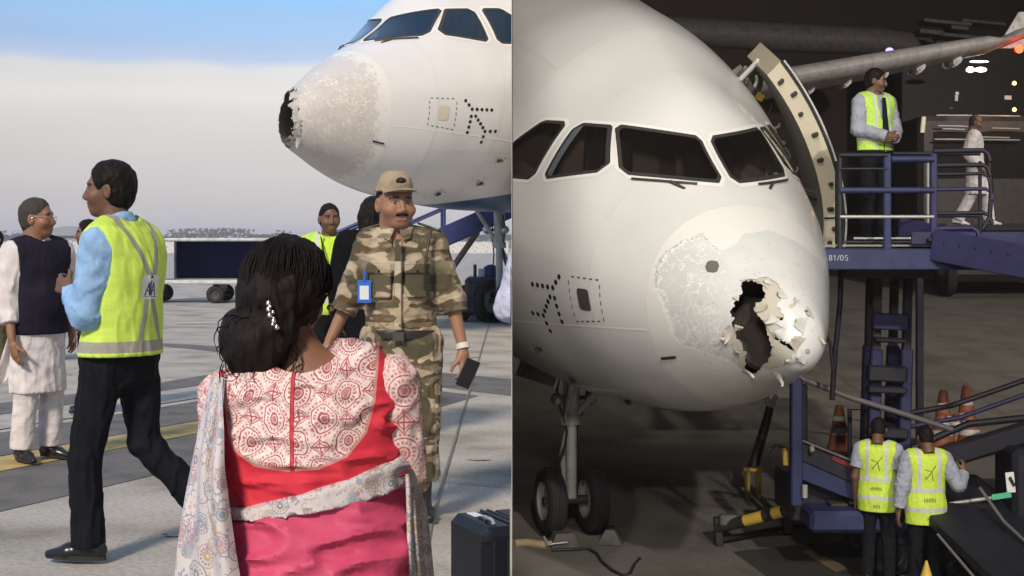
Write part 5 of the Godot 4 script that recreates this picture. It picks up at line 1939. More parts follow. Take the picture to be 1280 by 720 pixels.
func suitcase() -> void:
	var o := thing("suitcase", "black hard-shell cabin suitcase standing against the foot of the added wall", "suitcase", Vector3(-0.035, 0, -5.2), 0.42)
	var h := 0.445
	outside_part("front_shell", Geo.new().cube(Vector3(-0.075, 0.05 + (h - 0.05) * 0.5, 0), Vector3(0.135, h - 0.05, 0.34), 0.028), M.hull_shell, o)
	outside_part("back_shell", Geo.new().cube(Vector3(0.092, 0.05 + (h - 0.05) * 0.5, 0), Vector3(0.165, h - 0.05, 0.34), 0.028), M.hull_shell, o)
	outside_part("zip_band", Geo.new().cube(Vector3(0.0, 0.05 + (h - 0.05) * 0.5, 0), Vector3(0.016, h - 0.054, 0.334), 0.004), M.rubber, o)
	for x in [-0.013, 0.014]:
		outside_part("rim", Geo.new().cube(Vector3(x, 0.05 + (h - 0.05) * 0.5, 0), Vector3(0.009, h - 0.046, 0.344), 0.003), M.shell_rib, o)
	for x in [-0.105, -0.05, 0.06, 0.10, 0.14]:
		outside_part("rib", Geo.new().cube(Vector3(x, 0.24, 0.1705), Vector3(0.012, 0.32, 0.006), 0.002), M.shell_rib, o)
	outside_part("luggage_label", Geo.new().cube(Vector3(-0.072, h + 0.002, -0.085), Vector3(0.035, 0.004, 0.075), 0.001), M.card_white, o)
	outside_part("lock_plate", Geo.new().cube(Vector3(-0.065, h + 0.004, 0.0), Vector3(0.04, 0.008, 0.05), 0.002), M.leather_black, o)
	outside_part("lock_button", Geo.new().cube(Vector3(-0.068, h + 0.009, -0.005), Vector3(0.018, 0.004, 0.02), 0.001), M.silver, o)
	outside_part("handle_grip", Geo.new().tube([Vector3(-0.082, h, 0.035), Vector3(-0.082, h + 0.014, 0.05), Vector3(-0.082, h + 0.014, 0.10), Vector3(-0.082, h, 0.115)], [0.007], 8), M.silver, o)
	outside_part("carry_handle", Geo.new().cube(Vector3(0.09, h + 0.008, -0.02), Vector3(0.03, 0.016, 0.13), 0.006), M.leather_black, o)
	for z in [-0.13, 0.13]:
		for x in [-0.09, 0.10]:
			outside_part("castor", Geo.new().tube([Vector3(x - 0.012, 0.026, z), Vector3(x + 0.012, 0.026, z)], [0.026], 12), M.rubber, o)
	for z in [0.165]:
		for x in [-0.12, 0.155]:
			outside_part("corner_guard", Geo.new().ball(Vector3(x, h - 0.035, z - 0.02), Vector3(0.026, 0.03, 0.028), 10), M.shell_rib, o)

func horizon_things() -> void:
	var w := Geo.new()
	var o := thing("perimeter_wall", "long low white perimeter wall along the far edge of the apron", "wall", Vector3(0, 0, -145))
	for i in 9:
		var x := -57.0 + i * 6.3
		part("panel", Geo.new().cube(Vector3(x + 3.15, 0.6, 0), Vector3(6.2, 1.2, 0.2), 0.02).mesh(), M.wall_white, o)
		part("pier", Geo.new().cube(Vector3(x, 0.65, 0.02), Vector3(0.3, 1.3, 0.3), 0.02).mesh(), M.wall_white, o)
	o = thing("far_hangar", "hazy grey hangar with a low curved roof on the left horizon", "hangar", Vector3(-121, 0, -400))
	var prof := []
	for i in 13: prof.append(Vector2(lerpf(-7.5, 7.5, i / 12.0), 2.6 + 2.4 * cos(lerpf(-1.45, 1.45, i / 12.0))))
	prof.append(Vector2(7.5, 2.4)); prof.append(Vector2(-7.5, 2.4))
	part("roof", Geo.new().flat(prof, Transform3D(Basis(), Vector3(0, 0, 8)), 30.0).mesh(), M.far_roof, o)
	part("wall", Geo.new().cube(Vector3(0, 1.2, -7), Vector3(14, 2.4, 28)).mesh(), M.wall_white, o)
	for i in 5: part("door_panel", Geo.new().cube(Vector3(-5.2 + i * 2.6, 1.1, 7.06), Vector3(2.4, 2.2, 0.1)).mesh(), M.far_roof, o)
	# far trees, one mass on the horizon
	var rng := RandomNumberGenerator.new()
	rng.seed = 9
	var nz := noise(0.02, 3, 4)
	var mm := MultiMesh.new()
	mm.transform_format = MultiMesh.TRANSFORM_3D
	var leaf := Geo.new()
	for i in 9:
		var c := Vector3(rng.randf_range(-1, 1), rng.randf_range(-0.7, 0.9), rng.randf_range(-1, 1)) * 0.8
		var n := Vector3(rng.randf_range(-1, 1), rng.randf_range(-0.2, 1), rng.randf_range(-1, 1)).normalized()
		var x := n.cross(Vector3(0.3, 0.9, 0.2)).normalized()
		var y := n.cross(x)
		leaf.tri(c + x * 0.55, c + y * 0.5, c - x * 0.5 - y * 0.2, n, n, n)
		leaf.tri(c - x * 0.4, c - y * 0.5, c + x * 0.3 + y * 0.1, n, n, n)
	mm.mesh = leaf.mesh()
	var count := 5200
	mm.instance_count = count
	for i in count:
		var x := rng.randf_range(-330.0, 40.0)
		var top := 3.4 + 2.2 * nz.get_noise_2d(x * 1.3, 0) + (2.0 if nz.get_noise_2d(x * 4.0, 50.0) > 0.25 else 0.0)
		var y := top * sqrt(rng.randf())
		mm.set_instance_transform(i, Transform3D(Basis(Vector3.UP, rng.randf() * TAU) * Basis.from_scale(Vector3.ONE * rng.randf_range(0.35, 0.8)), Vector3(x, y, -640.0 - rng.randf() * 40.0)))
	var mi := MultiMeshInstance3D.new()
	mi.name = "tree_line"
	mi.multimesh = mm
	mi.material_override = M.leaves
	add_child(mi, true)
	tag(mi, "hazy line of far trees along the horizon", "trees", "", "stuff")

# ---------------------------------------------------------------- things on the night apron
func night_object_materials() -> void:
	metal_paint("lift_blue", Color(0.022, 0.030, 0.105), 0.6)
	metal_paint("lift_violet", Color(0.028, 0.027, 0.10), 0.6)
	metal_paint("lift_dark", Color(0.013, 0.013, 0.024), 0.6)
	mat("gear_dim", Color(0.13, 0.12, 0.13), 0.5)
	mat("cream_trim", Color(0.66, 0.60, 0.46), 0.5)
	mat("door_lining", Color(0.24, 0.22, 0.195), 0.7)
	mat("cabin_dark", Color(0.045, 0.040, 0.036), 0.8)
	metal_paint("cone_orange", Color(0.32, 0.10, 0.045), 0.6)
	mat("cone_white", Color(0.55, 0.53, 0.50), 0.5)
	metal_paint("safety_yellow", Color(0.70, 0.46, 0.07), 0.5)
	metal_paint("safety_black", Color(0.02, 0.02, 0.02), 0.5)
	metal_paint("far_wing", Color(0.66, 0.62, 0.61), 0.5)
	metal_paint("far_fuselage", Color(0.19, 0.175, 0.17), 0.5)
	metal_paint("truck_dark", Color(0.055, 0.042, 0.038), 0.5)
	mat("chrome", Color(0.26, 0.25, 0.24), 0.4, 0.5)
	mat("label_white", Color(0.75, 0.75, 0.74), 0.5)
	mat("plate_letter", Color(0.42, 0.42, 0.44), 0.6)
	mat("label_green", Color(0.10, 0.48, 0.28), 0.5)
	metal_paint("chock_grey", Color(0.12, 0.11, 0.10), 0.7)
	mat("rope", Color(0.40, 0.30, 0.17), 0.9)
	glowing("lamp_blue", Color(0.22, 0.18, 1.0), 5.0)
	glowing("lamp_white", Color(1.0, 0.97, 0.95), 7.0)
	glowing("lamp_red", Color(1.0, 0.06, 0.02), 7.0)
	glowing("lamp_amber", Color(1.0, 0.62, 0.22), 4.0)

func jet_door(jet: Node3D, xf: Transform3D) -> void:
	# the cabin door swung out and forward, standing clear of the skin; seen on its front edge
	var o := part("cabin_door", door_shell(0.52, 3.78, 4.52).mesh(), M.jet_white, jet)
	part("door_inner_face", door_shell(0.285, 3.80, 4.50, true).mesh(), M.door_lining, o)
	var rows := []
	var rim := []
	for i in 41:
		var th := lerpf(-0.13, 0.80, i / 40.0)
		rows.append([hull_point(3.78, th, 0.285), hull_point(3.775, th, 0.40), hull_point(3.78, th, 0.52)])
		rim.append(hull_point(3.77, th, 0.525))
	part("door_edge", Geo.new().sheet(rows).mesh(), M.cream_trim, o)
	part("door_seal", Geo.new().tube(rim, [0.018], 8).mesh(), M.seal, o)
	var rim2 := []
	for p: Vector3 in rim: rim2.append(p + Vector3(0.02, 0.0, 0.035))
	part("door_skin_edge", Geo.new().tube(rim2, [0.020], 8).mesh(), M.jet_white, o)
	for i in 9:
		var th: float = [-0.09, -0.02, 0.07, 0.18, 0.30, 0.42, 0.54, 0.64, 0.73][i]
		var p := hull_point(3.76, th, 0.37 + 0.05 * (i % 2))
		part("latch", Geo.new().box(Transform3D(Basis(Vector3.RIGHT, -th), p), Vector3(0.05, 0.045, 0.075 if i % 3 else 0.05), 0.012).mesh(), M.steel_dark, o)
	part("edge_joint", Geo.new().beam(hull_point(3.765, 0.03, 0.29), hull_point(3.765, 0.03, 0.52), 0.01, 0.015).mesh(), M.ink, o)
	for cap_ in [-0.13, 0.80]:
		part("door_end", Geo.new().quad(hull_point(3.78, cap_, 0.285), hull_point(3.78, cap_, 0.52), hull_point(4.52, cap_, 0.52), hull_point(4.52, cap_, 0.285), Vector3(0, sin(cap_) if cap_ > 0 else -1.0, 0)).mesh(), M.cream_trim, o)
	part("hinge_arm", Geo.new().beam(hull_point(4.45, 0.18, -0.05), hull_point(3.95, 0.10, 0.36), 0.10, 0.09, 0.02).mesh(), M.steel_dark, jet)
	part("top_rail", Geo.new().tube([hull_point(4.5, 0.74, 0.0), hull_point(4.2, 0.80, 0.33)], [0.03], 8).mesh(), M.label_white, jet)
	# doorway: the frame behind the opening and dim things inside
	var fr := []
	for i in 25:
		var th := lerpf(-0.25, 0.95, i / 24.0)
		fr.append([hull_point(5.34, th, -0.5), hull_point(5.32, th, -0.1), hull_point(5.30, th, 0.06)])
	part("door_frame", Geo.new().sheet(fr).mesh(), M.cream_trim, jet)
	var liner := []
	for i in 17:
		var th := lerpf(-0.3, 1.0, i / 16.0)
		liner.append([hull_point(4.3, th, -0.22), hull_point(5.6, th, -0.95)])
	part("cabin_lining", Geo.new().sheet(liner).mesh(), M.cabin_dark, jet)
	var canopy := []
	for i in 21:
		var th := lerpf(-0.2, 0.72, i / 20.0)
		canopy.append([hull_point(5.0, th, 0.02), hull_point(4.95, th, 0.24), hull_point(5.2, th, 0.30)])
	part("entry_canopy", Geo.new().sheet(canopy).mesh(), M.door_lining, jet)
	var rng := RandomNumberGenerator.new()
	rng.seed = 15
	for i in 26:
		var th := rng.randf_range(0.0, 0.75)
		var p := hull_point(rng.randf_range(4.4, 4.85), th, rng.randf_range(0.06, 0.24))
		var q := p + Vector3(rng.randf_range(-0.06, 0.06), rng.randf_range(-0.14, 0.14), rng.randf_range(-0.05, 0.05))
		part("door_mechanism", Geo.new().tube([p, p.lerp(q, 0.5) + Vector3(0, 0, 0.02), q], [rng.randf_range(0.008, 0.024)], 6).mesh(), [M.steel_dark, M.rim_grey, M.door_lining, M.cream_trim][i % 4], jet)
	part("warning_tag", Geo.new().box(Transform3D(Basis(Vector3.RIGHT, 0.5), hull_point(4.5, 0.60, 0.14)), Vector3(0.02, 0.09, 0.10), 0.01).mesh(), M.safety_yellow, jet)

func door_shell(off: float, s0: float, s1: float, flip := false) -> Geo:
	var rows := []
	for j in 5:
		var row := []
		for i in 41: row.append(hull_point(lerpf(s0, s1, j / 4.0), lerpf(-0.13, 0.80, i / 40.0), off))
		rows.append(row)
	return Geo.new().sheet(rows, [], false, not flip)

func rail_run(o: Node3D, pts: Array, r: float, m: Material, called := "rail") -> void:
	part(called, Geo.new().tube(pts, [r], 8).mesh(), m, o)

func lift_platform() -> void:
	var base := Vector3(4.2, night_y(14.6), -14.6)
	var o := thing("boarding_platform", "raised blue boarding platform with railings beside the open aircraft door", "boarding platform", base)
	var L := func(u: float, v: float, d: float) -> Vector3: return at(u, v, d) - base
	var deck_y := 1.36 - base.y
	part("deck", Geo.new().cube(Vector3(-0.05, deck_y - 0.02, 0.05), Vector3(2.45, 0.045, 1.9), 0.01).mesh(), M.lift_dark, o)
	part("front_beam", Geo.new().cube(Vector3(-0.05, deck_y - 0.10, 1.02), Vector3(2.47, 0.20, 0.07), 0.012).mesh(), M.lift_blue, o)
	part("side_beam", Geo.new().cube(Vector3(-1.25, deck_y - 0.10, 0.05), Vector3(0.07, 0.20, 1.9), 0.012).mesh(), M.lift_blue, o)
	for k in 3:
		part("deck_edge_strip", Geo.new().cube(Vector3(-0.4 + 0.2 * k, deck_y + 0.03 + 0.035 * k, 0.92 - 0.22 * k), Vector3(1.7, 0.018, 0.03)).mesh(), [M.chrome, M.lift_dark, M.rim_grey][k], o)
	part("kick_board", Geo.new().cube(Vector3(0.35, deck_y + 0.10, 0.98), Vector3(1.55, 0.12, 0.03), 0.006).mesh(), M.lift_violet, o)
	# railings: front and back
	for q in [[1050, 13.62, "lift_dark", 0.03], [1109, 13.62, "lift_blue", 0.055], [1167, 13.62, "lift_violet", 0.05], [1104, 15.3, "lift_dark", 0.03], [1160, 15.3, "rim_grey", 0.022], [1046, 15.3, "lift_dark", 0.03], [1225, 15.3, "lift_dark", 0.03]]:
		var foot: Vector3 = L.call(q[0], 299, q[1])
		foot.y = deck_y - (0.20 if q[1] < 14.0 else 0.0)
		part("railing_post", Geo.new().cube(foot + Vector3(0, 0.55 if q[1] < 14.0 else 0.46, 0), Vector3(q[3] * 1.2, 1.10 if q[1] < 14.0 else 0.92, q[3]), 0.008).mesh(), M[q[2]], o)
	for q in [[1050, 1167, 238, 13.60, 0.030, "lift_blue"], [1050, 1109, 194, 13.60, 0.020, "lift_dark"], [1114, 1167, 199, 13.60, 0.034, "lift_blue"], [1050, 1167, 271, 13.60, 0.016, "rim_grey"], [1050, 1109, 211, 13.60, 0.012, "lift_dark"], [1046, 1225, 192, 15.3, 0.022, "lift_dark"], [1046, 1225, 236, 15.3, 0.018, "lift_violet"], [1046, 1225, 270, 15.3, 0.018, "lift_dark"]]:
		rail_run(o, [L.call(q[0], q[2], q[3]), L.call(q[1], q[2], q[3])], q[4], M[q[5]], "rail")
	# the curved gate rails at the right end
	for q in [[188, 1238, 0.024, "lift_dark"], [206, 1238, 0.022, "lift_dark"], [217, 1238, 0.016, "lift_dark"], [236, 1242, 0.018, "lift_violet"], [266, 1240, 0.020, "lift_dark"], [285, 1225, 0.022, "lift_violet"]]:
		rail_run(o, [L.call(1167, q[0] + 1, 13.62), L.call(q[1] - 10, q[0], 13.62), L.call(q[1] - 3, q[0] + 4, 13.60), L.call(q[1], q[0] + 14, 13.58)], q[2], M[q[3]], "gate_rail")
	rail_run(o, [L.call(1236, 194, 13.6), L.call(1239, 240, 13.6), L.call(1237, 272, 13.6), L.call(1228, 287, 13.6)], 0.024, M.lift_dark, "gate_rail")
	# the sloping side of the stair flight, coming down to the right
	var top: Vector3 = L.call(1166, 306, 13.55)
	var low: Vector3 = L.call(1330, 336, 12.6)
	part("stair_side", Geo.new().beam(top, low, 0.06, 0.30, 0.01).mesh(), M.lift_violet, o)
	part("stair_side", Geo.new().beam(top + Vector3(0, 0.12, -1.2), low + Vector3(0, 0.12, -1.2), 0.06, 0.30, 0.01).mesh(), M.lift_violet, o)
	for i in 8: part("stair_tread", Geo.new().cube(top.lerp(low, (i + 0.5) / 8.0) + Vector3(0, 0.06, -0.62), Vector3(0.20, 0.03, 1.15), 0.005).mesh(), M.lift_dark, o)
	# a flat gangway behind, on which the man in white walks
	part("gangway", Geo.new().cube(Vector3(2.7, 1.60 - base.y, -6.6), Vector3(2.2, 0.07, 2.2), 0.01).mesh(), M.lift_dark, o)
	for x in [1.8, 3.6]:
		part("gangway_leg", Geo.new().cube(Vector3(x, (1.57 - base.y + night_y(21.2) - base.y) * 0.5, -6.6), Vector3(0.1, 1.57 - night_y(21.2), 0.1), 0.01).mesh(), M.lift_dark, o)
	# mast that carries the deck
	for q in [[1101, 15.0, "cabin_dark"], [1122, 15.5, "cabin_dark"], [1139, 15.0, "lift_dark"], [1092, 15.5, "lift_dark"]]:
		var p: Vector3 = L.call(q[0], 299, q[1])
		var y0 := night_y(q[1]) - base.y
		part("mast_leg", Geo.new().beam(Vector3(p.x - 0.03, deck_y - 0.15, p.z), Vector3(p.x - 0.07, y0 + 1.55, p.z), 0.085, 0.085, 0.01).mesh(), M[q[2]], o)
		part("mast_sleeve", Geo.new().beam(Vector3(p.x - 0.05, deck_y - 1.05, p.z), Vector3(p.x - 0.11, y0 + 0.35, p.z), 0.12, 0.12, 0.015).mesh(), M.lift_violet, o)
	for q in [[401, 0.17, 1090, 1134], [424, 0.05, 1092, 1132], [466, 0.16, 1084, 1132], [486, 0.07, 1084, 1132], [540, 0.10, 1084, 1134]]:
		part("cross_beam", Geo.new().beam(L.call(q[2], q[0], 14.9), L.call(q[3], q[0] + 2, 14.9), 0.14, q[1], 0.015).mesh(), M.lift_violet if q[0] < 420 else M.lift_dark, o)
	part("deck_bracket", Geo.new().cube(Vector3(-0.55, deck_y - 0.24, 0.6), Vector3(0.9, 0.09, 0.10), 0.01).mesh(), M.cabin_dark, o)
	part("deck_bracket", Geo.new().beam(L.call(1112, 322, 14.3), L.call(1190, 317, 14.3), 0.06, 0.05, 0.01).mesh(), M.rim_grey, o)
	rail_run(o, [L.call(1052, 320, 14.6), L.call(1050, 380, 14.6), L.call(1044, 440, 14.6), L.call(1040, 500, 14.6)], 0.028, M.lift_dark, "hose")
	rail_run(o, [L.call(1026, 400, 14.4), L.call(1038, 430, 14.4), L.call(1042, 470, 14.4)], 0.018, M.safety_black, "hose")
	rail_run(o, [L.call(1155, 146, 15.2), L.call(1153, 166, 15.2)], 0.026, M.cream_trim, "grab_handle")
	var tm := TextMesh.new()
	tm.text = "81/05"
	var sf := SystemFont.new()
	sf.font_names = PackedStringArray(["Droid Sans"])
	tm.font = sf
	tm.font_size = 24
	tm.pixel_size = 0.0030
	tm.depth = 0.004
	part("lettering", tm, M.plate_letter, o, Transform3D(Basis(), Vector3(-1.13, deck_y - 0.085, 1.058)))

func stair_truck() -> void:
	var base := Vector3(3.4, night_y(15.2), -15.2)
	var o := thing("service_stairs", "dark blue wheeled service steps with sloping handrails under the boarding platform", "steps", base)
	var L := func(u: float, v: float, d: float) -> Vector3: return at(u, v, d) - base
	var gy := 0.0
	part("corner_post", Geo.new().beam(L.call(995, 472, 14.9), L.call(995, 632, 14.9), 0.12, 0.12, 0.015).mesh(), M.lift_blue, o)
	part("corner_post", Geo.new().beam(L.call(1003, 480, 16.3), L.call(1003, 600, 16.3), 0.10, 0.10, 0.015).mesh(), M.lift_dark, o)
	rail_run(o, [L.call(996, 471, 14.9), L.call(1060, 496, 14.9), L.call(1128, 517, 14.9), L.call(1190, 537, 14.9)], 0.030, M.gear_dim, "handrail")
	rail_run(o, [L.call(1128, 518, 15.6), L.call(1190, 507, 15.6), L.call(1285, 474, 15.6)], 0.030, M.lift_dark, "handrail")
	rail_run(o, [L.call(1128, 535, 15.6), L.call(1200, 522, 15.6), L.call(1285, 492, 15.6)], 0.026, M.lift_violet, "handrail")
	rail_run(o, [L.call(1140, 560, 15.8), L.call(1210, 530, 15.8), L.call(1285, 522, 15.8)], 0.04, M.lift_dark, "handrail")
	part("side_panel", Geo.new().beam(L.call(998, 560, 14.95), L.call(1090, 600, 14.95), 0.04, 0.22, 0.01).mesh(), M.lift_dark, o)
	rail_run(o, [L.call(998, 549, 14.9), L.call(1040, 566, 14.9), L.call(1090, 586, 14.9)], 0.014, M.gear_dim, "panel_edge")
	part("side_panel", Geo.new().beam(L.call(998, 585, 14.97), L.call(1090, 622, 14.97), 0.04, 0.20, 0.01).mesh(), M.lift_blue, o)
	part("red_stripe", Geo.new().beam(L.call(1040, 572, 14.93), L.call(1078, 588, 14.93), 0.03, 0.05, 0.004).mesh(), mat("stripe_red", Color(0.16, 0.02, 0.02), 0.6), o)
	part("frame_hoop", Geo.new().tube([L.call(1062, 590, 15.4), L.call(1062, 512, 15.4), L.call(1082, 512, 15.4), L.call(1082, 590, 15.4)], [0.025], 8).mesh(), M.lift_dark, o)
	part("chassis", Geo.new().cube(Vector3(0.35, 0.62, -0.2), Vector3(1.4, 0.22, 1.4), 0.04).mesh(), M.lift_blue, o)
	part("step_well", Geo.new().cube(Vector3(0.2, 0.75, -0.5), Vector3(1.3, 0.45, 1.0), 0.03).mesh(), M.lift_dark, o)
	for i in 6: part("tread", Geo.new().cube(Vector3(0.0 + 0.20 * i, 0.75 + 0.02 * i, -0.2 - 0.02 * i), Vector3(0.18, 0.03, 0.9), 0.005).mesh(), M.cabin_dark, o)
	for x in [0.55, 1.1]:
		wheel(o, "tyre", Vector3(x, 0.24, 0.15), Vector3(0, 0, 1), 0.24, 0.15, M.tyre, M.steel_dark)
		wheel(o, "tyre", Vector3(x, 0.24, -0.9), Vector3(0, 0, 1), 0.24, 0.15, M.tyre, M.steel_dark)
	part("side_lamp", Geo.new().ball(L.call(1015, 562, 14.88), Vector3(0.03, 0.05, 0.02), 10).mesh(), M.rim_grey, o)
	part("canister", Geo.new().tube([L.call(1006, 622, 14.8), L.call(1006, 606, 14.8)], [0.03], 12).mesh(), M.rim_grey, o)

func night_small_things() -> void:
	# yellow post
	var p := night_at(981, 668)
	var o := thing("yellow_post", "upright yellow tube post beside the dark blue service steps", "post", p)
	part("tube", Geo.new().tube([Vector3(0.03, 0.28, 0), Vector3(0.0, 1.0, 0)], [0.035], 12).mesh(), M.safety_yellow, o)
	part("collar", Geo.new().tube([Vector3(0.02, 0.60, 0), Vector3(0.018, 0.68, 0)], [0.055], 12).mesh(), M.safety_yellow, o)
	part("hook", Geo.new().tube([Vector3(0, 1.0, 0), Vector3(-0.10, 1.03, 0), Vector3(-0.2, 0.96, 0)], [0.018], 8).mesh(), M.safety_black, o)
	part("foot", Geo.new().cube(Vector3(0.03, 0.14, 0), Vector3(0.12, 0.28, 0.12), 0.02).mesh(), M.safety_black, o)
	# tow bar striped black and yellow
	var a := night_at(897, 682) + Vector3(0, 0.20, 0)
	var b := at(1002, 633, 15.6)
	o = thing("tow_bar", "black and yellow striped tow bar lying in front of the steps", "tow bar", Vector3(a.x, night_y(-a.z), a.z))
	var inv := -o.position
	for i in 9:
		var t0 := i / 9.0
		var t1 := (i + 1) / 9.0
		part("bar_section", Geo.new().tube([a.lerp(b, t0) + inv, a.lerp(b, t1) + inv], [0.065], 12).mesh(), M.safety_yellow if i in [3, 4, 6, 8] else M.safety_black, o)
	part("bracket", Geo.new().beam(a + inv + Vector3(0, 0.12, 0), a + inv + Vector3(0.02, -0.20, 0), 0.09, 0.09, 0.01).mesh(), M.safety_black, o)
	part("tow_head", Geo.new().cube(a + inv + Vector3(0.14, 0.10, 0.05), Vector3(0.26, 0.12, 0.16), 0.02).mesh(), M.chock_grey, o)
	part("lower_bar", Geo.new().tube([a + inv + Vector3(0.0, -0.14, 0.02), night_at(985, 666) + inv + Vector3(0, 0.07, 0), night_at(1065, 663) + inv + Vector3(0, 0.06, 0)], [0.032], 8).mesh(), M.safety_black, o)
	# bollard stub with a leaning pole
	p = night_at(941, 622)
	o = thing("pole_stand", "small yellow stand holding a dark leaning pole below the aircraft nose", "stand", p)
	for x in [-0.07, 0.07]: part("leg", Geo.new().cube(Vector3(x, 0.16, 0), Vector3(0.06, 0.34, 0.10), 0.01).mesh(), M.safety_yellow, o)
	part("saddle", Geo.new().cube(Vector3(0, 0.36, 0), Vector3(0.24, 0.06, 0.14), 0.015).mesh(), M.safety_yellow, o)
	part("pole", Geo.new().tube([Vector3(0.0, 0.38, 0), Vector3(0.14, 0.85, 0.0), Vector3(0.22, 1.15, 0.0)], [0.07, 0.06, 0.05], 10).mesh(), M.safety_black, o)
	for x in [0.17, 0.30]: part("fork_end", Geo.new().tube([Vector3(0.21, 1.10, 0), Vector3(x, 1.30, 0)], [0.03], 8).mesh(), M.rim_grey, o)
	# chocks, rope and cable by the nose wheels
	p = night_at(704, 683)
	o = thing("wheel_chock", "grey wheel chock lying against the nose wheel", "chock", p, 0.2)
	part("wedge", Geo.new().flat([Vector2(-0.16, 0), Vector2(0.16, 0), Vector2(0.10, 0.16), Vector2(-0.10, 0.16)], Transform3D(Basis(), Vector3(0, 0, 0.09)), 0.18).mesh(), M.chock_grey, o)
	part("handle", Geo.new().tube([Vector3(-0.22, 0.12, 0), Vector3(-0.20, 0.04, 0.1), Vector3(-0.14, 0.06, 0.12), Vector3(0.02, 0.07, 0.12)], [0.012], 8).mesh(), M.rim_grey, o)
	p = night_at(764, 679)
	o = thing("rubber_chock", "dark rubber chock to the right of the nose wheels in the shadow", "chock", p, -0.2)
	part("wedge", Geo.new().flat([Vector2(-0.14, 0), Vector2(0.14, 0), Vector2(0.05, 0.17), Vector2(-0.05, 0.17)], Transform3D(Basis(), Vector3(0, 0, 0.12)), 0.24).mesh(), M.chock_grey, o)
	part("grip", Geo.new().tube([Vector3(-0.04, 0.15, 0.1), Vector3(0, 0.20, 0), Vector3(0.04, 0.15, -0.1)], [0.012], 6).mesh(), M.rubber, o)
	var ropes := []
	for i in 9: ropes.append(night_at(lerpf(643, 690, i / 8.0), 683 - 1.5 * sin(i * 0.7), 0.03))
	single("tow_rope", Geo.new().tube(ropes, [0.045], 8).mesh(), M.rope, "tan rope lying on the apron left of the nose wheel chock", "rope")
	var cab := []
	for q in [[690, 690], [735, 688], [746, 694], [752, 704], [765, 715], [780, 722], [788, 718], [794, 706], [800, 700]]: cab.append(night_at(q[0], q[1], 0.02))
	single("power_cable", Geo.new().tube(cab, [0.016], 6).mesh(), M.safety_black, "thin black cable looping over the floodlit apron", "cable")
	# marks on the apron
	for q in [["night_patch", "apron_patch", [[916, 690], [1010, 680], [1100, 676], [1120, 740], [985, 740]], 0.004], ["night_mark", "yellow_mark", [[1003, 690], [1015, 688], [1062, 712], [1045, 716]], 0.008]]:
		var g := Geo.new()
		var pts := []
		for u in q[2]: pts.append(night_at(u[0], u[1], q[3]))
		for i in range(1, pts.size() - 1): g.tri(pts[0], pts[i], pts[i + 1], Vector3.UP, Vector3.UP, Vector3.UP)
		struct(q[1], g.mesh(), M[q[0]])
	# cart with cones
	p = Vector3(0, 0, 0)
	var d := 17.0
	var base := at(1195, 299, d)
	base.y = night_y(d)
	o = thing("equipment_cart", "dark low equipment cart that carries the orange cones", "cart", base)
	part("bed", Geo.new().cube(Vector3(0, 0.93, 0), Vector3(1.5, 0.06, 0.9), 0.01).mesh(), M.lift_dark, o)
	for x in [-0.7, 0.7]:
		for z in [-0.4, 0.4]: part("leg", Geo.new().cube(Vector3(x, 0.55, z), Vector3(0.07, 0.72, 0.07), 0.01).mesh(), M.lift_dark, o)
		for z in [-0.35, 0.35]: wheel(o, "tyre", Vector3(x * 0.9, 0.18, z), Vector3(0, 0, 1), 0.18, 0.1, M.tyre, M.steel_dark)
	part("shelf", Geo.new().cube(Vector3(0, 0.45, 0), Vector3(1.45, 0.05, 0.85), 0.01).mesh(), M.lift_dark, o)
	var by := base.y + 0.96
	var proto: Node3D = null
	var spots := [[1179, 17.1, 0.62, 1.0, "tall orange traffic cone with two white bands, left of the stacked ones"], [1208, 17.1, 0.68, 1.0, "tall slim orange traffic cone, the highest of the group on the cart"], [1212, 16.75, 0.40, 1.15, "short stout orange cone in front of the tall slim one on the cart"], [1177, 16.75, 0.38, 1.2, "short orange cone in front of the left tall one on the cart"], [1196, 16.9, 0.36, 1.1, "small orange cone half hidden between the others on the cart"], [1049, 17.6, 0.56, 1.0, "lone dim orange cone seen through the handrails of the service steps"]]
	for s in spots:
		var c: Node3D
		if proto == null:
			proto = thing("traffic_cone", s[4], "traffic cone", Vector3.ZERO, 0.0, "orange cones on the cart")
			part("cone", Geo.new().lathe([Vector2(0.15, 0.03), Vector2(0.135, 0.10), Vector2(0.05, 0.96), Vector2(0.035, 1.0), Vector2(0.0, 1.0)], Transform3D(), 20).mesh(), M.cone_orange, proto)
			part("foot", Geo.new().cube(Vector3(0, 0.02, 0), Vector3(0.36, 0.04, 0.36), 0.015).mesh(), M.cone_orange, proto)
			for q in [[0.36, 0.52], [0.66, 0.76]]:
				part("white_band", Geo.new().lathe([Vector2(0.137 - 0.099 * (q[0] - 0.1), q[0]), Vector2(0.139 - 0.099 * (q[1] - 0.1), q[1])], Transform3D(), 20).mesh(), M.cone_white, proto)
			c = proto
		else:
			c = proto.duplicate()
			c.name = numbered("traffic_cone")
			add_child(c, true)
			c.set_meta("label", s[4])
		c.position = at(s[0], 299, s[1])
		c.position.y = by if s[0] > 1100 else night_y(s[1]) + 0.74
		c.scale = Vector3(s[3], s[2] / 1.0, s[3])
	o = thing("cone_crate", "dark box behind the handrails with one cone on top", "box", Vector3(at(1049, 299, 17.6).x, night_y(17.6), -17.6))
	part("body", Geo.new().cube(Vector3(0, 0.36, 0), Vector3(0.6, 0.72, 0.5), 0.03).mesh(), M.lift_dark, o)
	part("lid", Geo.new().cube(Vector3(0, 0.73, 0), Vector3(0.62, 0.03, 0.52), 0.01).mesh(), M.cabin_dark, o)
	# conveyor loader at the lower right
	base = at(1250, 299, 14.0)
	base.y = night_y(14.0)
	o = thing("belt_loader", "dark belt loader with pale edge strips at the lower right corner", "belt loader", base)
	var L := func(u: float, v: float, dd: float) -> Vector3: return at(u, v, dd) - base
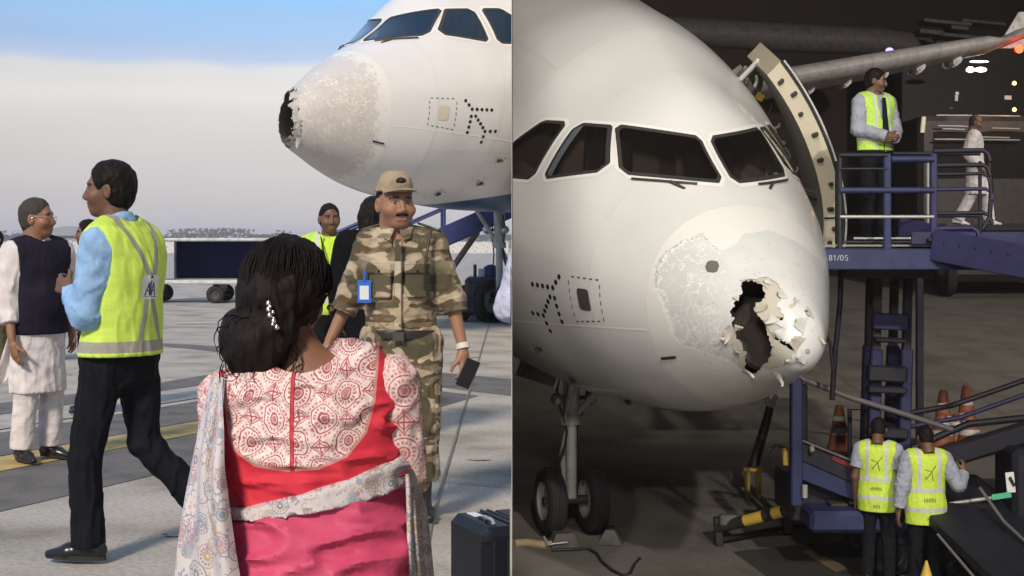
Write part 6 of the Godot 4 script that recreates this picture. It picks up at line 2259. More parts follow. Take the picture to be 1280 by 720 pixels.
	part("conveyor", Geo.new().beam(L.call(1165, 600, 15.4), L.call(1330, 745, 12.6), 1.0, 0.12, 0.02).mesh(), M.lift_dark, o)
	rail_run(o, [L.call(1172, 668, 13.7), L.call(1218, 722, 13.2)], 0.014, M.chrome, "edge_strip")
	rail_run(o, [L.call(1225, 610, 14.3), L.call(1255, 652, 13.9), L.call(1290, 685, 13.4)], 0.016, M.chrome, "edge_strip")
	rail_run(o, [L.call(1185, 630, 14.6), L.call(1250, 621, 14.6)], 0.02, M.rim_grey, "cross_bar")
	part("side_case", Geo.new().beam(L.call(1180, 572, 15.0), L.call(1300, 535, 14.6), 0.25, 0.22, 0.03).mesh(), M.lift_dark, o)
	part("cab_block", Geo.new().cube(L.call(1285, 600, 14.6), Vector3(0.5, 0.7, 0.6), 0.05).mesh(), M.lift_dark, o)
	part("warning_sign", Geo.new().box(Transform3D(Basis(Vector3.FORWARD, -0.1), L.call(1263, 603, 14.15)), Vector3(0.085, 0.20, 0.008), 0.002).mesh(), M.label_white, o)
	part("sign_mark", Geo.new().box(Transform3D(Basis(Vector3.FORWARD, -0.5), L.call(1265, 602, 14.135)), Vector3(0.03, 0.10, 0.004)).mesh(), M.ink, o)
	part("green_label", Geo.new().box(Transform3D(Basis(Vector3.FORWARD, -0.15), L.call(1252, 620, 14.10)), Vector3(0.19, 0.055, 0.008), 0.002).mesh(), M.label_green, o)
	part("yellow_tip", Geo.new().lathe([Vector2(0.06, 0), Vector2(0.01, 0.16), Vector2(0, 0.16)], Transform3D(Basis(), L.call(1158, 722, 13.6)), 12).mesh(), M.safety_yellow, o)
	for x in [0.9]: wheel(o, "tyre", Vector3(x, 0.3, -0.4), Vector3(0, 0, 1), 0.3, 0.18, M.tyre, M.steel_dark)

func night_background() -> void:
	# wing of another aircraft, its tip turned up at the right
	var o := thing("aircraft_wing", "pale wing of another aircraft with a turned up tip, above the platform", "wing", at(1120, 90, 36.0))
	var base := o.position
	var rows := []
	for q in [[940, 110, 17.0], [1000, 99, 16.0], [1100, 81, 15.0], [1180, 66, 12.5], [1230, 57, 11.0], [1250, 53, 11.0], [1262, 48, 12.0], [1275, 42, 13.0], [1300, 34, 12.0]]:
		var c := at(q[0], q[1], 36.0) - base
		var h: float = q[2] / FOCAL * 36.0
		var row := []
		for i in 17:
			var g := TAU * i / 16
			row.append(c + Vector3(0.0 if q[0] < 1250 else -sin(g) * h * 0.6, sin(g) * h * (1.0 if q[0] < 1250 else 0.3), cos(g) * (1.6 - 0.03 * (q[0] - 960) * 0.1)))
		rows.append(row)
	part("wing_skin", Geo.new().sheet(rows).mesh(), M.far_wing, o)
	part("winglet", Geo.new().flat([Vector2(0, 0), Vector2(1.1, 0.0), Vector2(1.1, 0.9), Vector2(0.55, 0.9)], Transform3D(Basis(), at(1246, 60, 35.9) - base), 0.10).mesh(), M.far_wing, o)
	for i in 5: part("flap_fairing", Geo.new().ball(at(1010 + 45 * i, 112 - 8.5 * i, 36.2) - base, Vector3(0.10, 0.14, 0.8), 12).mesh(), M.far_wing, o)
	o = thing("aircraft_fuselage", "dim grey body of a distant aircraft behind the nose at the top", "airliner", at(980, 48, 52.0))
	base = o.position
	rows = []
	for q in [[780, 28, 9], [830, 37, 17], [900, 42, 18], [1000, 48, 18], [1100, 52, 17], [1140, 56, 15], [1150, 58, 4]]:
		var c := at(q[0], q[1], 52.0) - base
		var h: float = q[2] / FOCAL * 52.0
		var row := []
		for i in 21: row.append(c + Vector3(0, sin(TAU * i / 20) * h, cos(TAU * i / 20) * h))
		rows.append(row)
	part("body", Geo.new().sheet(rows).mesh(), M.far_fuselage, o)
	# dim building with a jet bridge
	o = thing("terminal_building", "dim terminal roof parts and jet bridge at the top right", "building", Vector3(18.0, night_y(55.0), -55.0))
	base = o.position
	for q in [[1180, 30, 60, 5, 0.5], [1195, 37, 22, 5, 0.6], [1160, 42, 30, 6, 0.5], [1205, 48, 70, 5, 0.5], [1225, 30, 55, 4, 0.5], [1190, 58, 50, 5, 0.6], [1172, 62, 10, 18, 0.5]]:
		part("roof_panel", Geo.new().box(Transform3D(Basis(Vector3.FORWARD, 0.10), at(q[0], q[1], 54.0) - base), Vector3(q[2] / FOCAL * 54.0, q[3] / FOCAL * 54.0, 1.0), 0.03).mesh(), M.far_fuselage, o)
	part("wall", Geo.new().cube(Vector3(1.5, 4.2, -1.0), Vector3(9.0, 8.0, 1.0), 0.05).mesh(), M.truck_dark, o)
	# dark high-loading truck behind the platform
	base = Vector3(at(1235, 299, 40.0).x, night_y(40.0), -40.0)
	o = thing("service_truck", "tall dark service truck with shiny trim lines behind the platform", "truck", base)
	part("body", Geo.new().cube(Vector3(0.2, 2.9, -1.4), Vector3(4.2, 4.2, 2.6), 0.15).mesh(), M.truck_dark, o)
	part("cab", Geo.new().cube(Vector3(0.2, 1.2, 0.1), Vector3(3.4, 1.6, 1.0), 0.2).mesh(), M.truck_dark, o)
	part("windscreen", Geo.new().cube(Vector3(0.2, 3.9, -0.085), Vector3(3.4, 1.3, 0.02), 0.004).mesh(), M.glass_night, o)
	for q in [[1170, 1275, 144], [1172, 1210, 157], [1178, 1206, 161], [1240, 1275, 160], [1168, 1275, 174], [1214, 1262, 171]]:
		part("trim_strip", Geo.new().beam(at(q[0], q[2], 39.85) - base, at(q[1], q[2] + 1, 39.85) - base, 0.03, 0.04, 0.006).mesh(), M.chrome, o)
	for q in [[1189, 135, 0.12, 0.02], [1195, 122, 0.10, 0.2], [1260, 122, 0.2, 0.12], [1196, 117, 0.1, 0.1]]:
		part("fitting", Geo.new().cube(at(q[0], q[1], 39.85) - base, Vector3(q[2], q[3], 0.05), 0.01).mesh(), M.chrome, o)
	for x in [-1.2, 1.6]: wheel(o, "tyre", Vector3(x, 0.5, 0.3), Vector3(1, 0, 0), 0.5, 0.3, M.tyre, M.steel_dark)
	# lamps that are lit
	for q in [[1112, 63, 38.0, 0.075, "lamp_blue", Color(0.25, 0.2, 1.0), 0.5, "blue lamp glowing over the pale wing", "lamp", 1.4], [1213, 87, 39.6, 0.085, "lamp_white", Color(1, 0.97, 0.95), 1.2, "bright white lamp, left of the two on the dark truck", "lamp", 1.3], [1226, 87, 39.6, 0.07, "lamp_white", Color(1, 0.97, 0.95), 1.0, "bright white lamp, right of the two on the dark truck", "lamp", 2.4], [1188, 82, 39.6, 0.05, "lamp_white", Color(1, 0.97, 0.95), 0.3, "small white point of light left of the bright truck lamps", "lamp", 1.0], [1274, 61, 35.6, 0.11, "lamp_red", Color(1, 0.08, 0.03), 0.10, "red beacon glowing at the wing tip", "beacon", 1.0], [1215, 56, 50.0, 0.09, "lamp_amber", Color(1, 0.7, 0.3), 0.8, "thin amber strip light under the terminal roof", "strip light", 3.8], [1268, 104, 39.6, 0.06, "lamp_amber", Color(1, 0.7, 0.3), 0.4, "upper small amber light at the right edge of the truck", "lamp", 1.0], [1268, 137, 39.6, 0.06, "lamp_amber", Color(1, 0.7, 0.3), 0.4, "lower small amber light at the right edge of the truck", "lamp", 1.0], [1224, 77, 39.6, 0.03, "lamp_white", Color(1, 0.95, 0.9), 0.3, "thin white light bar above the bright truck lamps", "light bar", 9.0]]:
		var c := at(q[0], q[1], q[2])
		o = thing("signal_lamp", q[7], q[8], c)
		part("lamp_lens", Geo.new().ball(Vector3.ZERO, Vector3(q[3] * q[9], q[3], q[3] * 0.6), 12).mesh(), M[q[4]], o)
		part("lamp_base", Geo.new().cube(Vector3(0, -q[3] * 0.2, -q[3] * 0.9), Vector3(q[3] * 2.2 * minf(q[9], 3.0), q[3] * 1.2, q[3] * 0.5), 0.01).mesh(), M.steel_dark, o)
		var l := OmniLight3D.new()
		l.light_color = q[5]
		l.light_energy = q[6]
		l.omni_range = 40.0
		l.omni_attenuation = 2.0
		l.light_size = q[3]
		l.shadow_enabled = true
		l.position = Vector3(0, 0, q[3] * 0.8)
		o.add_child(l, true)

# ---------------------------------------------------------------- who stands where
func people_materials() -> void:
	var m := mat("skin", Color.WHITE, 0.55)
	m.vertex_color_use_as_albedo = true
	m.subsurf_scatter_enabled = true
	m.subsurf_scatter_strength = 0.08
	with_normal(m, noise_tex(0.2, 71, 256, [], 3, 1.5), 0.15)
	m.uv1_triplanar = true
	m.uv1_scale = Vector3.ONE * 6.0
	var strands := noise_tex(0.05, 73, 256, [], 3, 6.0)
	for q in [["hair_black", Color(0.010, 0.008, 0.008), 0.6], ["hair_brown", Color(0.020, 0.012, 0.009), 0.6], ["hair_grey", Color(0.055, 0.048, 0.044), 0.75]]:
		m = mat(q[0], q[1], q[2])
		with_normal(m, strands, 0.9)
		m.metallic_specular = 0.25
		m.uv1_triplanar = true
		m.uv1_scale = Vector3(9, 2, 9)
	cloth("sky_shirt", Color(0.30, 0.50, 0.80), 0.8, 0.9)
	cloth("black_trousers", Color(0.011, 0.012, 0.016), 0.85, 0.9)
	cloth("navy_waistcoat", Color(0.018, 0.016, 0.030), 0.85, 0.5)
	cloth("white_cotton", Color(0.74, 0.70, 0.71), 0.9, 0.9)
	cloth("white_loose", Color(0.76, 0.72, 0.72), 0.9, 1.0)
	cloth("lilac_shirt", Color(0.52, 0.55, 0.74), 0.85, 0.9)
	cloth("grey_shirt", Color(0.36, 0.38, 0.46), 0.85, 0.9)
	cloth("olive_drab", Color(0.10, 0.095, 0.055), 0.9, 0.9)
	cloth("black_cloth", Color(0.006, 0.006, 0.008), 0.9, 0.8)
	cloth("lime_plain", Color(0.56, 0.83, 0.08), 0.7, 0.6)
	cloth("tie_navy", Color(0.015, 0.017, 0.035), 0.6, 0.3)
	for q in [["vest_cross", "cross"], ["vest_lapel", "lapel"], ["vest_crew", "crew"]]:
		m = mat(q[0], Color.WHITE, 0.7)
		m.albedo_texture = vest_print(640, q[1])
		m.texture_repeat = false
	m = cloth("camouflage", Color.WHITE, 0.9, 0.9)
	m.albedo_texture = camo_image(320)
	m.uv1_scale = Vector3(0.85, 1.1, 0.85)
	m = cloth("camouflage_leg", Color.WHITE, 0.9, 0.9)
	m.albedo_texture = M.camouflage.albedo_texture
	m.uv1_scale = Vector3(1.5, 1.5, 1.5)
	m = cloth("camouflage_cap", Color.WHITE, 0.9, 0.9)
	m.albedo_color = lin(0.36, 0.29, 0.205)
	m = mat("shoe_black", Color(0.012, 0.012, 0.014), 0.28)
	mat("boot_black", Color(0.014, 0.013, 0.013), 0.45)
	mat("leather_black", Color(0.016, 0.014, 0.013), 0.4)
	mat("card_blue", Color(0.03, 0.14, 0.55), 0.3)
	mat("card_white", Color(0.65, 0.68, 0.72), 0.4)
	mat("silver", Color(0.72, 0.70, 0.66), 0.25, 0.9)
	mat("gold", Color(0.80, 0.52, 0.18), 0.25, 0.9)
	mat("phone_black", Color(0.010, 0.010, 0.012), 0.12)
	mat("strap_pale", Color(0.60, 0.58, 0.56), 0.5)

func elderly_man() -> void:
	var p := at(47, 299, 9.39)
	p.y = 0.0
	var o := person({"label": "grey-haired man in white kurta and sleeveless navy waistcoat, seen in profile", "pos": p, "yaw": 0.95, "h": 1.70, "skin": Color(0.27, 0.135, 0.075),
		"look": 0.55, "head_size": 1.08, "nod": -0.03, "hair": M.hair_grey, "face": {"fat": 0.008, "hairline": 0.084, "fluff": 0.004, "glasses": M.silver, "brow": Color(0.05, 0.045, 0.04), "stubble": 0.08},
		"view": {"shr": Vector3(-0.125, 1.36, 0.12), "elr": Vector3(-0.135, 1.05, 0.16), "wrr": Vector3(-0.085, 0.80, 0.235), "shl": Vector3(0.13, 1.36, -0.12), "neck": Vector3(0.0, 1.43, -0.01), "head": Vector3(0.008, 1.585, 0.02), "chest": Vector3(0.015, 1.24, 0.0), "waist": Vector3(0.025, 1.03, 0.01)},
		"handr": {"dir": Vector3(0.1, -1, 0.2), "palm": Vector3(1, 0, 0), "thumb": Vector3(0, 0, 1), "curl": 0.3}, "handl": {"dir": Vector3(0, -1, 0.2), "curl": 0.3},
		"wear": [
			{"kind": "shirt", "name": "kurta", "mat": M.white_cotton, "reach": 0.78, "loose": 0.014, "inf": 0.010, "belly": 0.6, "low": 0.47, "hem": 0.47, "flare": 0.185, "wrinkle": 0.022, "freq": 4.0, "stretch": Vector3(2.0, 0.7, 2.0), "seed": 2},
			{"kind": "trousers", "name": "pyjamas", "mat": M.white_loose, "inf": 0.022, "inf2": 0.036, "len": 0.97, "wrinkle": 0.018, "seed": 4},
			{"kind": "vest", "name": "waistcoat", "mat": M.navy_waistcoat, "inf": 0.034, "belly": 0.72, "hem": 0.86, "low": 0.80, "flare": 0.20, "vee": false, "wrinkle": 0.008, "seed": 5},
			{"kind": "shoes", "mat": M.shoe_black}]})
	# the loose end of a white cloth at his side
	var rows := []
	for j in 12:
		var t := j / 11.0
		var row := []
		for i in 9:
			var u := i / 8.0
			row.append(Vector3(-0.155 - 0.10 * t * (1.0 - u) + 0.05 * u, 0.83 - 0.30 * t * (0.75 + 0.45 * (1.0 - u)) , 0.10 + 0.03 * sin(u * 7.0 + t * 2.0)))
		rows.append(row)
	var g := Geo.new().sheet(rows)
	part("cloth_end", g.moved(Transform3D(Basis(Vector3.UP, -0.95), Vector3.ZERO)).mesh(), M.white_loose, o)

func walking_man() -> void:
	var p := at(150, 299, 6.5)
	p.y = 0.0
	person({"label": "walking man in light blue shirt and lime vest with crossed grey tape on its back", "pos": p, "yaw": -2.0, "h": 1.82, "skin": Color(0.15, 0.078, 0.05),
		"look": 0.45, "hair": M.hair_black, "face": {"hairline": 0.070, "nape": -0.082, "fluff": 0.006}, "cell": 0.011, "head_cell": 0.005,
		"view": {"hipl": Vector3(-0.045, 0.91, 0.075), "hipr": Vector3(0.055, 0.91, -0.075), "kneel": Vector3(-0.14, 0.475, 0.07), "anklel": Vector3(-0.125, 0.085, 0.06), "toel": Vector3(-0.285, 0.03, 0.04),
			"kneer": Vector3(0.085, 0.52, -0.10), "ankler": Vector3(0.335, 0.235, -0.14), "toer": Vector3(0.36, 0.08, -0.15), "waist": Vector3(0.02, 1.09, 0.0), "chest": Vector3(0.03, 1.30, 0.0), "neck": Vector3(-0.005, 1.51, 0.0), "head": Vector3(-0.05, 1.672, 0.0),
			"shl": Vector3(-0.060, 1.42, 0.15), "shr": Vector3(0.085, 1.42, -0.15), "ell": Vector3(-0.105, 1.12, 0.19), "wrl": Vector3(-0.215, 1.215, 0.02), "elr": Vector3(0.03, 1.15, -0.29), "wrr": Vector3(-0.15, 1.12, -0.36)},
		"handl": {"dir": Vector3(-0.2, 0.35, 0.9), "palm": Vector3(-1, -0.1, 0), "thumb": Vector3(0, 1, 0.2), "curl": 0.7}, "handr": {"curl": 0.6},
		"wear": [
			{"kind": "shirt", "mat": M.sky_shirt, "inf": 0.010, "loose": 0.008, "reach": 0.97, "wrinkle": 0.024, "hem": 0.93, "seed": 11, "freq": 7.0},
			{"kind": "vest", "name": "safety_vest", "mat": M.vest_cross, "print": true, "inf": 0.034, "hem": 0.895, "low": 0.88, "flare": 0.185, "wrinkle": 0.014, "seed": 12, "cell": 0.009},
			{"kind": "trousers", "mat": M.black_trousers, "inf": 0.010, "inf2": 0.030, "wrinkle": 0.030, "len": 1.02, "seed": 13},
			{"kind": "shoes", "mat": M.shoe_black}]})

func soldier() -> void:
	var p := at(501, 299, 7.44)
	p.y = 0.0
	var o := person({"label": "soldier in sand and olive camouflage uniform and cap, facing forward with a moustache", "pos": p, "yaw": 0.0, "h": 1.76, "skin": Color(0.30, 0.155, 0.095),
		"look": 0.42, "head_size": 1.13, "hair": M.hair_black, "face": {"moustache": M.hair_black, "fat": 0.008, "hairline": 0.066, "stubble": 0.12}, "cell": 0.0105, "head_cell": 0.0042, "hand_cell": 0.004,
		"view": {"shl": Vector3(0.160, 1.415, -0.01), "shr": Vector3(-0.160, 1.415, -0.01), "ell": Vector3(0.262, 1.135, 0.0), "wrl": Vector3(0.325, 0.885, 0.05), "elr": Vector3(-0.265, 1.15, -0.04), "wrr": Vector3(-0.37, 0.92, 0.0), "head": Vector3(-0.025, 1.632, 0.03), "neck": Vector3(-0.01, 1.47, 0.0),
			"kneel": Vector3(0.112, 0.50, 0.04), "anklel": Vector3(0.115, 0.09, -0.02), "toel": Vector3(0.16, 0.03, 0.15), "hipl": Vector3(0.10, 0.92, 0.0), "kneer": Vector3(-0.14, 0.50, 0.02), "ankler": Vector3(-0.17, 0.09, -0.04), "toer": Vector3(-0.21, 0.03, 0.13)},
		"handl": {"dir": Vector3(0.10, -1.0, 0.15), "palm": Vector3(-0.8, 0, -0.6), "thumb": Vector3(0.0, 0, 1), "curl": 0.55}, "handr": {"curl": 0.4},
		"wear": [
			{"kind": "shirt", "name": "field_shirt", "mat": M.camouflage, "inf": 0.018, "loose": 0.010, "reach": 0.60, "wrinkle": 0.022, "hem": 0.93, "belly": 0.75, "seed": 21, "freq": 7.0, "open_neck": true},
			{"kind": "trousers", "name": "field_trousers", "mat": M.camouflage_leg, "inf": 0.034, "inf2": 0.046, "top": 1.0, "len": 0.70, "wrinkle": 0.026, "seed": 22},
			{"kind": "belt", "mat": M.leather_black, "inf": 0.035, "y": 0.955},
			{"kind": "shoes", "mat": M.boot_black, "tall": 0.17}]})
	# peaked field cap
	var hx := Transform3D(Basis(Vector3.UP, 0.42) * Basis(Vector3.RIGHT, -0.03) * Basis.from_scale(Vector3.ONE * 1.13), Vector3(-0.025, 1.632, 0.03))
	var f := Field.new(Vector3(-0.13, -0.01, -0.15), Vector3(0.13, 0.19, 0.23), 0.005)
	f.cone(Vector3(0, 0.060, -0.012), Vector3(0, 0.075, -0.010), 0.088, 0.082, 0.02, 1.12)
	f.cone(Vector3(0, 0.060, -0.012), Vector3(0, 0.092, 0.012), 0.084, 0.060, 0.02, 1.15)
	f.cut(Vector3(0, 0.150, 0), Vector3(0, 1, 0.05).normalized())
	f.cut(Vector3(0, 0.055, 0), Vector3(0, -1, -0.06).normalized())
	ruffle(f, 0.006, Vector3.ONE, 25, 14.0)
	part("cap", f.geo().moved(hx).mesh(), M.camouflage_cap, o)
	var rows := []
	for j in 7:
		var t := j / 6.0
		var row := []
		for i in 15:
			var g := lerpf(-1.15, 1.15, i / 14.0)
			row.append(Vector3(sin(g) * (0.088 - 0.004 * t), 0.062 - 0.008 * t + 0.012 * t * cos(g) - 0.016 * t * t, cos(g) * 0.096 + 0.066 * t * pow(cos(g), 0.6) - 0.012))
		rows.append(row)
	var pk := Geo.new().sheet(rows)
	pk.add(Geo.new().sheet(rows, [], false, true).push(0.005))
	part("cap_peak", pk.moved(hx).mesh(), M.camouflage_cap, o)
	part("cap_badge", Geo.new().ball(Vector3(0, 0.098, 0.080), Vector3(0.026, 0.018, 0.008), 12).moved(hx).mesh(), M.leather_black, o)
	# pockets, shoulder straps, card, cord
	for s in [-1.0, 1.0]:
		var b := Basis(Vector3.UP, 0.28 * s) * Basis(Vector3.RIGHT, -0.06)
		var c := Vector3(0.098 * s, 1.225, 0.146)
		part("chest_pocket", Geo.new().box(Transform3D(b, c), Vector3(0.125, 0.145, 0.016), 0.007).mesh(), M.camouflage, o)
		part("pocket_flap", Geo.new().box(Transform3D(b, c + Vector3(0, 0.075, 0.008)), Vector3(0.135, 0.050, 0.014), 0.006).mesh(), M.camouflage, o)
		part("button", Geo.new().ball(c + Vector3(0, 0.064, 0.018), Vector3(0.007, 0.007, 0.004), 8).mesh(), M.leather_black, o)
		part("shoulder_strap", Geo.new().box(Transform3D(Basis(Vector3.FORWARD, 0.30 * s), Vector3(0.145 * s, 1.515, -0.005)), Vector3(0.125, 0.012, 0.05), 0.005).mesh(), M.camouflage, o)
		part("rolled_cuff", Geo.new().tube([Vector3(0.267 if s > 0 else -0.279, 1.115, 0.006), Vector3(0.277 if s > 0 else -0.297, 1.075, 0.012)], [0.068, 0.070], 18).mesh(), M.camouflage, o)
		part("collar_wing", Geo.new().flat([Vector2(0, 0), Vector2(0.075 * s, 0.01), Vector2(0.065 * s, -0.055), Vector2(0.030 * s, -0.075)], Transform3D(Basis(Vector3.RIGHT, -0.5) * Basis(Vector3.UP, 0.3 * s), Vector3(0.008 * s - 0.012, 1.515, 0.092)), 0.008).mesh(), M.camouflage, o)
		part("cargo_pocket", Geo.new().box(Transform3D(Basis(Vector3.UP, 0.2 * s), Vector3(0.178 * s if s > 0 else -0.215, 0.62, 0.03)), Vector3(0.04, 0.19, 0.15), 0.015).mesh(), M.camouflage, o)
	part("shirt_placket", Geo.new().box(Transform3D(Basis(Vector3.RIGHT, -0.03), Vector3(-0.002, 1.22, 0.166)), Vector3(0.038, 0.46, 0.010), 0.004).mesh(), M.camouflage, o)
	var card := part("identity_card", Geo.new().cube(Vector3(-0.172, 1.185, 0.158), Vector3(0.070, 0.115, 0.006), 0.002).mesh(), M.card_blue, o)
	part("card_face", Geo.new().cube(Vector3(-0.172, 1.180, 0.1625), Vector3(0.046, 0.070, 0.004)).mesh(), M.card_white, card)
	part("card_clip", Geo.new().tube([Vector3(-0.172, 1.24, 0.160), Vector3(-0.165, 1.29, 0.163)], [0.008], 6).mesh(), M.card_blue, card)
	var cord := []
	for i in 13:
		var t := i / 12.0
		cord.append(Vector3(0.165 - 0.03 * t - 0.05 * sin(t * PI) * 0.2, 1.50 - 0.31 * t, 0.115 + 0.06 * sin(minf(t * 2.2, 1.57))))
	part("whistle_cord", Geo.new().tube(cord, [0.007], 6).mesh(), M.leather_black, o)
	part("belt_buckle", Geo.new().cube(Vector3(0.0, 0.957, 0.160), Vector3(0.060, 0.050, 0.012), 0.004).mesh(), M.steel_dark, o)
	part("wrist_watch", Geo.new().tube([Vector3(0.318, 0.915, 0.044), Vector3(0.324, 0.888, 0.05)], [0.037], 18).mesh(), M.strap_pale, o)
	# what he holds
	var ph := part(numbered("mobile_phone"), Geo.new().box(Transform3D(Basis(Vector3.FORWARD, 0.42) * Basis(Vector3.UP, 0.35), p + Vector3(0.350, 0.765, 0.095)), Vector3(0.078, 0.150, 0.010), 0.004).mesh(), M.phone_black, self)
	tag(ph, "black mobile phone held low in the soldier's left hand", "phone")

func bystanders() -> void:
	var p := at(412, 299, 11.2)
	p.y = 0.0
	var o := person({"label": "man facing forward in lime safety vest with a cord round his neck, behind the soldier", "pos": p, "yaw": 0.1, "h": 1.72, "skin": Color(0.15, 0.075, 0.045), "look": 0.25, "hair": M.hair_black, "face": {"stubble": 0.2}, "cell": 0.014, "head_cell": 0.006,
		"wear": [{"kind": "shirt", "mat": M.lime_plain, "reach": 0.35, "loose": 0.018, "inf": 0.012, "seed": 31},
			{"kind": "vest", "name": "safety_vest", "mat": M.vest_lapel, "print": true, "inf": 0.036, "seed": 32, "hem": 0.88}, {"kind": "trousers", "mat": M.black_trousers, "seed": 33}, {"kind": "shoes", "mat": M.shoe_black}]})
	part("neck_cord", Geo.new().tube([Vector3(0.07, 1.47, 0.06), Vector3(0.05, 1.35, 0.17), Vector3(0.01, 1.18, 0.185), Vector3(-0.04, 1.35, 0.175), Vector3(-0.065, 1.47, 0.07)], [0.006], 6).mesh(), M.black_cloth, o)
	part("neck_cord", Geo.new().tube([Vector3(0.02, 1.20, 0.185), Vector3(0.10, 1.32, 0.17), Vector3(0.19, 1.50, 0.12)], [0.006], 6).mesh(), M.black_cloth, o)
	p = at(467, 299, 10.3)
	p.y = 0.0
	o = person({"label": "person in black with long black hair, turned away behind the soldier's shoulder", "pos": p, "yaw": 2.9, "h": 1.735, "hair": M.hair_black, "face": {"fluff": 0.014, "nape": -0.12}, "cell": 0.015, "head_cell": 0.0065,
		"wear": [{"kind": "shirt", "mat": M.black_cloth, "inf": 0.03, "loose": 0.03, "low": 0.4, "hem": 0.4, "flare": 0.2, "seed": 41}, {"kind": "trousers", "mat": M.black_trousers, "seed": 42}, {"kind": "shoes", "mat": M.shoe_black}]})
	var f := Field.new(Vector3(-0.16, 1.15, -0.22), Vector3(0.16, 1.76, 0.12), 0.009)
	f.ell(Vector3(0, 1.62, -0.02), Vector3(0.098, 0.115, 0.112), 0.03)
	f.cone(Vector3(0, 1.60, -0.06), Vector3(0, 1.28, -0.13), 0.085, 0.06, 0.05)
	f.rough(noise(20.0, 6, 2), 0.012, Vector3(1, 0.3, 1))
	f.cut(Vector3(0, 1.6, 0.055), Vector3(0, 0, 1))
	part("long_hair", f.geo().mesh(), M.hair_black, o)
	p = at(111, 299, 12.0)
	p.y = 0.0
	person({"label": "dark-haired person in pale lilac shirt, mostly hidden behind the walking man", "pos": p, "yaw": -1.3, "h": 1.60, "hair": M.hair_black, "face": {"fluff": 0.008}, "cell": 0.015, "head_cell": 0.0065, "skin": Color(0.14, 0.07, 0.045),
		"wear": [{"kind": "shirt", "mat": M.lilac_shirt, "inf": 0.014, "loose": 0.014, "seed": 51}, {"kind": "trousers", "mat": M.black_trousers, "seed": 52}, {"kind": "shoes", "mat": M.shoe_black}]})
	p = at(-5, 299, 16.5)
	p.y = 0.0
	person({"label": "person in olive uniform, cut by the left edge of the view", "pos": p, "yaw": -0.6, "h": 1.55, "hair": M.hair_black, "cell": 0.015, "head_cell": 0.0065,
		"wear": [{"kind": "shirt", "mat": M.olive_drab, "inf": 0.024, "loose": 0.02, "seed": 61}, {"kind": "trousers", "mat": M.olive_drab, "inf": 0.028, "inf2": 0.04, "seed": 62}, {"kind": "shoes", "mat": M.boot_black}]})
	p = Vector3(0.245, 0, -7.6)
	person({"label": "elbow in a pale lilac sleeve at the edge of the added wall", "pos": p, "yaw": 3.0, "h": 1.66, "hair": M.hair_black, "cell": 0.012, "left_of_wall": true,
		"view": {"shl": Vector3(-0.17, 1.36, 0.0), "ell": Vector3(-0.262, 1.09, 0.03), "wrl": Vector3(-0.12, 1.0, -0.20)},
		"wear": [{"kind": "shirt", "mat": M.lilac_shirt, "inf": 0.016, "loose": 0.020, "reach": 0.95, "wrinkle": 0.024, "seed": 71}]})

